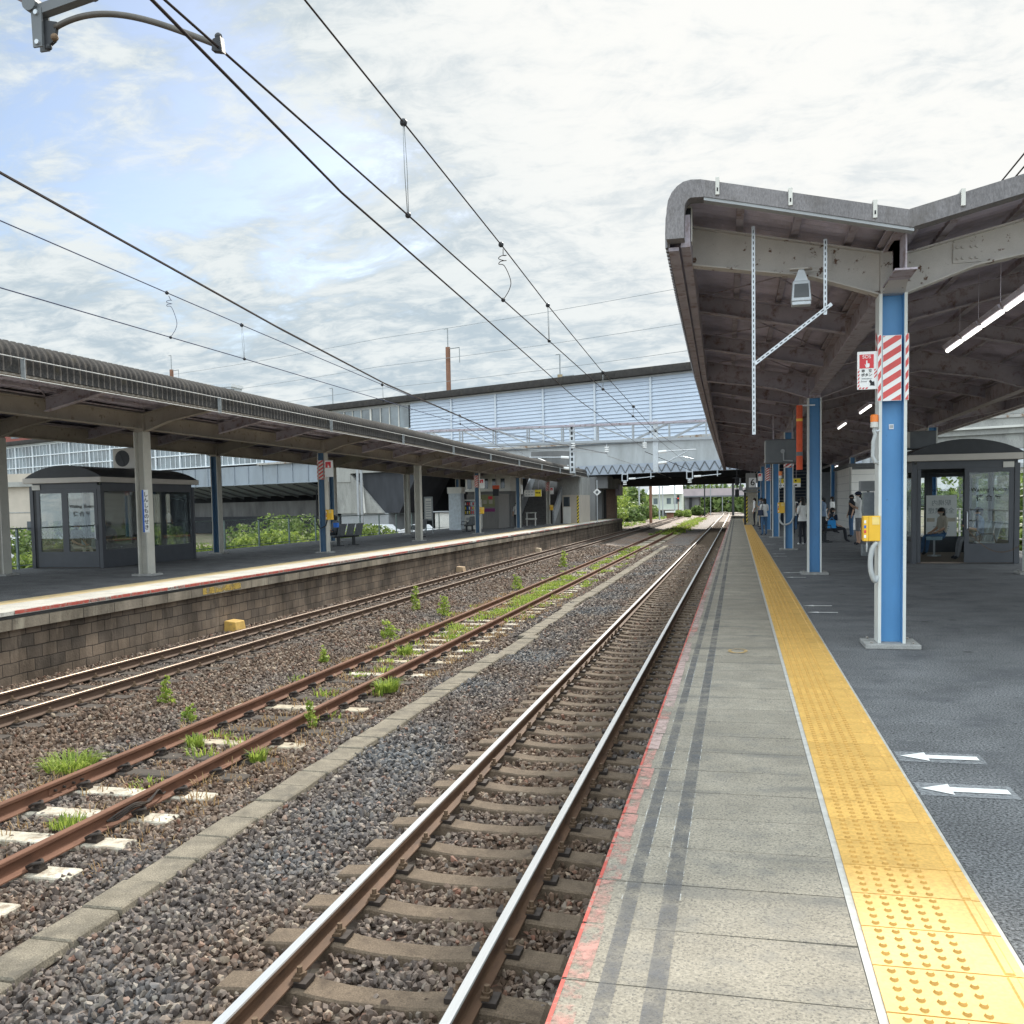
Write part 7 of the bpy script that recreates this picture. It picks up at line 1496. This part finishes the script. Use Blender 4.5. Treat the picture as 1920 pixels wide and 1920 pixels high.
for i, (x, y, r_, h_, lb) in enumerate(((-17.5, 128, 3.2, 4.2, 'bushy green clump nearest the opposite platform end'), (-15.2, 140, 3.0, 3.2, 'bright round bush left of the rusty far pole'), (-19.5, 150, 4.5, 5.5, 'tall bush left of the far house'), (-16.5, 165, 3.2, 3.6, 'bush before the left corner of the far house'), (-9.5, 172, 1.6, 2.0, 'small round bush before the far house'), (-7.6, 196, 2.0, 2.4, 'small bush at the overpass pier'), (-23, 170, 5, 8, 'tall pale tree behind the far house left corner'), (5.2, 150, 2.2, 5, 'bush beside the dark pole at the right platform end'))):
    shrub(lb, x, y, -1.7, r_, h_, 2200, .26, 80+i, m_leaf if i % 2 == 0 else m_leafd, group='bushes beyond the overbridge')
for i, (x, y, r_, h_) in enumerate(((11.5, 38, 1.8, 3.2), (13.5, 52, 2.4, 4.5), (9.6, 88, 2.6, 5.0), (7.0, 112, 2.5, 5), (16, 64, 3, 5.5))):
    shrub(('bush right of the right waiting room', 'taller bush behind the right waiting room', 'bush showing beyond the grey partition on the right', 'bush beyond the far end of the right platform', 'tree beside the pale low building on the right')[i], x, y, -1.7, r_, h_, 2200, .2, 120+i, m_leafd if i % 2 else m_leaf, group='bushes right of the right platform')
bl = [(x, 262+rnd.uniform(-12, 18), -1.7+rnd.uniform(1, 3), rnd.uniform(4, 7), 5, rnd.uniform(3, 6.5)) for x in np.arange(-95, 60, 4.5)]
V, F = leaves(bl, 26000, .75, 9); tag(np_mesh('woodland', V, F, m_leafd), 'hazy green woodland beyond the far overpass', 'woodland', kind='stuff')
bl = [(rnd.uniform(-22, -12.5) if rnd.random() < .6 else rnd.uniform(4, 12), rnd.uniform(105, 235), -1.7, 2.2, 3, .7) for _ in range(60)]
V, F = leaves(bl, 16000, .28, 10); tag(np_mesh('rough_grass', V, F, m_leaf), 'rough green bank vegetation beyond the overbridge', 'vegetation', kind='stuff')
def tuft(n, r, h, seed, lean=.5, w=.006):
    g = np.random.default_rng(seed); a = g.uniform(0, 6.283, n); rr = r*np.sqrt(g.random(n)); x0 = rr*np.cos(a); y0 = rr*np.sin(a); d = a+g.normal(0, .6, n); L = h*g.uniform(.45, 1.1, n); ln_ = lean*g.uniform(.2, 1.2, n)
    V = []; F = []
    dx, dy = np.cos(d), np.sin(d); px_, py_ = -dy*w, dx*w
    for k in range(n):
        b = len(V); m1 = (x0[k]+dx[k]*L[k]*ln_[k]*.35, y0[k]+dy[k]*L[k]*ln_[k]*.35, L[k]*.6); m2 = (x0[k]+dx[k]*L[k]*ln_[k], y0[k]+dy[k]*L[k]*ln_[k], L[k]*(1-.35*ln_[k]))
        V += [(x0[k]-px_[k], y0[k]-py_[k], 0), (x0[k]+px_[k], y0[k]+py_[k], 0), (m1[0]+px_[k]*.8, m1[1]+py_[k]*.8, m1[2]), (m1[0]-px_[k]*.8, m1[1]-py_[k]*.8, m1[2]), (m2[0]+px_[k]*.1, m2[1]+py_[k]*.1, m2[2]), (m2[0]-px_[k]*.1, m2[1]-py_[k]*.1, m2[2])]
        F += [(b, b+1, b+2, b+3), (b+3, b+2, b+4, b+5)]
    return np.array(V), np.array(F)
def grass(x, y, z, r, h, n, seed, lab, m=m_grass, lean=.6): V, F = tuft(n, r, h, seed, lean, .005+.0003*y); o = np_mesh('grass_tuft', V, F, m); o.location = (x, y, z); return tag(o, lab, 'weed', 'weeds growing in the ballast')
def weed(x, y, z, r, h, n, seed, lab):
    g = random.Random(seed); bl = [(g.uniform(-.3, .3)*r, g.uniform(-.3, .3)*r, h*(.12+.8*i/8), r*(1-.6*i/8)*.8, r*(1-.6*i/8)*.8, h*.12) for i in range(9)]; V, F = leaves(bl, n, .022+.0008*y, seed, .2)
    t = thing('leafy_weed', lab, 'weed', (x, y, z), 0, 'weeds growing in the ballast'); np_mesh('foliage', V, F, m_grass, t); q = MB(); q.tube([(0, 0, -.02), (0.01, 0, h*.9)], .006, m_grass, 5); q.build('stem', t)
grass(-7.25, 9.0, -1.30, .27, .20, 300, 1, 'spreading grass tuft left of the rusty middle track, nearest the left frame edge', lean=1.25); weed(-8.1, 12.1, -1.26, .11, .42, 150, 2, 'upright bright weed standing alone in the ballast left of the middle track'); weed(-7.25, 11.35, -1.30, .13, .22, 110, 3, 'small pale weed before the rail left of the middle track')
grass(-6.45, 10.2, -1.32, .10, .16, 120, 4, 'small round green tuft between the middle track rails'); weed(-5.45, 11.3, -1.32, .09, .40, 130, 5, 'upright weed against the right rail of the middle track'); grass(-5.30, 13.7, -1.30, .17, .24, 240, 6, 'yellow green bush of grass at the right rail of the middle track', lean=.8)
weed(-8.35, 23.9, -1.24, .16, .70, 170, 7, 'tallest lone weed between the middle track and canopy side track'); weed(-7.4, 19.4, -1.31, .24, .40, 200, 8, 'weed clump left of the middle track rails'); weed(-7.4, 23.4, -1.31, .22, .55, 190, 9, 'leafy weed right of the tallest lone weed'); weed(-7.5, 16.2, -1.31, .12, .3, 100, 10, 'thin weed in the ballast left of the rail')
grass(-5.35, 9.7, -1.32, .10, .16, 110, 11, 'small grass tuft right of the middle track by the sleeper end'); grass(-6.3, 17.3, -1.32, .14, .22, 140, 12, 'grass tuft in the middle of the middle track'); weed(-7.2, 31, -1.31, .25, .5, 140, 13, 'far weed left of the middle track'); weed(-7.6, 42, -1.31, .25, .75, 140, 14, 'far upright weed left of the middle track before the bridge shade')
grass(-6.3, 6.55, -1.32, .20, .14, 130, 15, 'low grass between the white sleepers nearest the left frame edge'); grass(-6.0, 7.35, -1.32, .16, .12, 100, 16, 'low grass by the cable joint of the middle track')
Vs, Fs, b0 = [], [], 0
for i in range(250):
    y = rnd.choice([rnd.uniform(19, 30), rnd.uniform(26, 36), rnd.uniform(36, 62), rnd.uniform(8, 20) if rnd.random() < .25 else rnd.uniform(24, 34)]); x = RC[1]+rnd.gauss(.05, .30) if rnd.random() < .85 else RC[1]+rnd.choice((-1, 1))*rnd.uniform(.7, 1.2)
    V, F = tuft(34, .22, rnd.uniform(.06, .16), 300+i, .7, .006+.00035*y); V = V+np.array([x, y, -1.325]); Vs.append(V); Fs.append(F+b0); b0 += len(V)
for i in range(260):
    y = rnd.uniform(84, 165); x = RC[1]+rnd.gauss(.15, .48); V, F = tuft(22, .40, rnd.uniform(.14, .40), 900+i, .7, .03); V = V+np.array([x, y, -1.33]); Vs.append(V); Fs.append(F+b0); b0 += len(V)
tag(np_mesh('track_grass', np.concatenate(Vs), np.concatenate(Fs), m_grass), 'patches of bright green grass along the middle track', 'grass', kind='stuff')
Vs, Fs, b0 = [], [], 0
for i in range(420):
    y = rnd.uniform(6.2, 30); x = rnd.choice((RC[1]+rnd.uniform(.65, 1.5), RC[1]-rnd.uniform(.7, 1.1), RC[1]+rnd.uniform(-.4, .4))); V, F = tuft(12, .14, rnd.uniform(.04, .13), 1300+i, 1.1, .003+.0003*y); V = V+np.array([x, y, -1.315]); Vs.append(V); Fs.append(F+b0); b0 += len(V)
tag(np_mesh('dry_grass', np.concatenate(Vs), np.concatenate(Fs), m_straw), 'dry brown grass wisps beside the middle track', 'grass', kind='stuff')
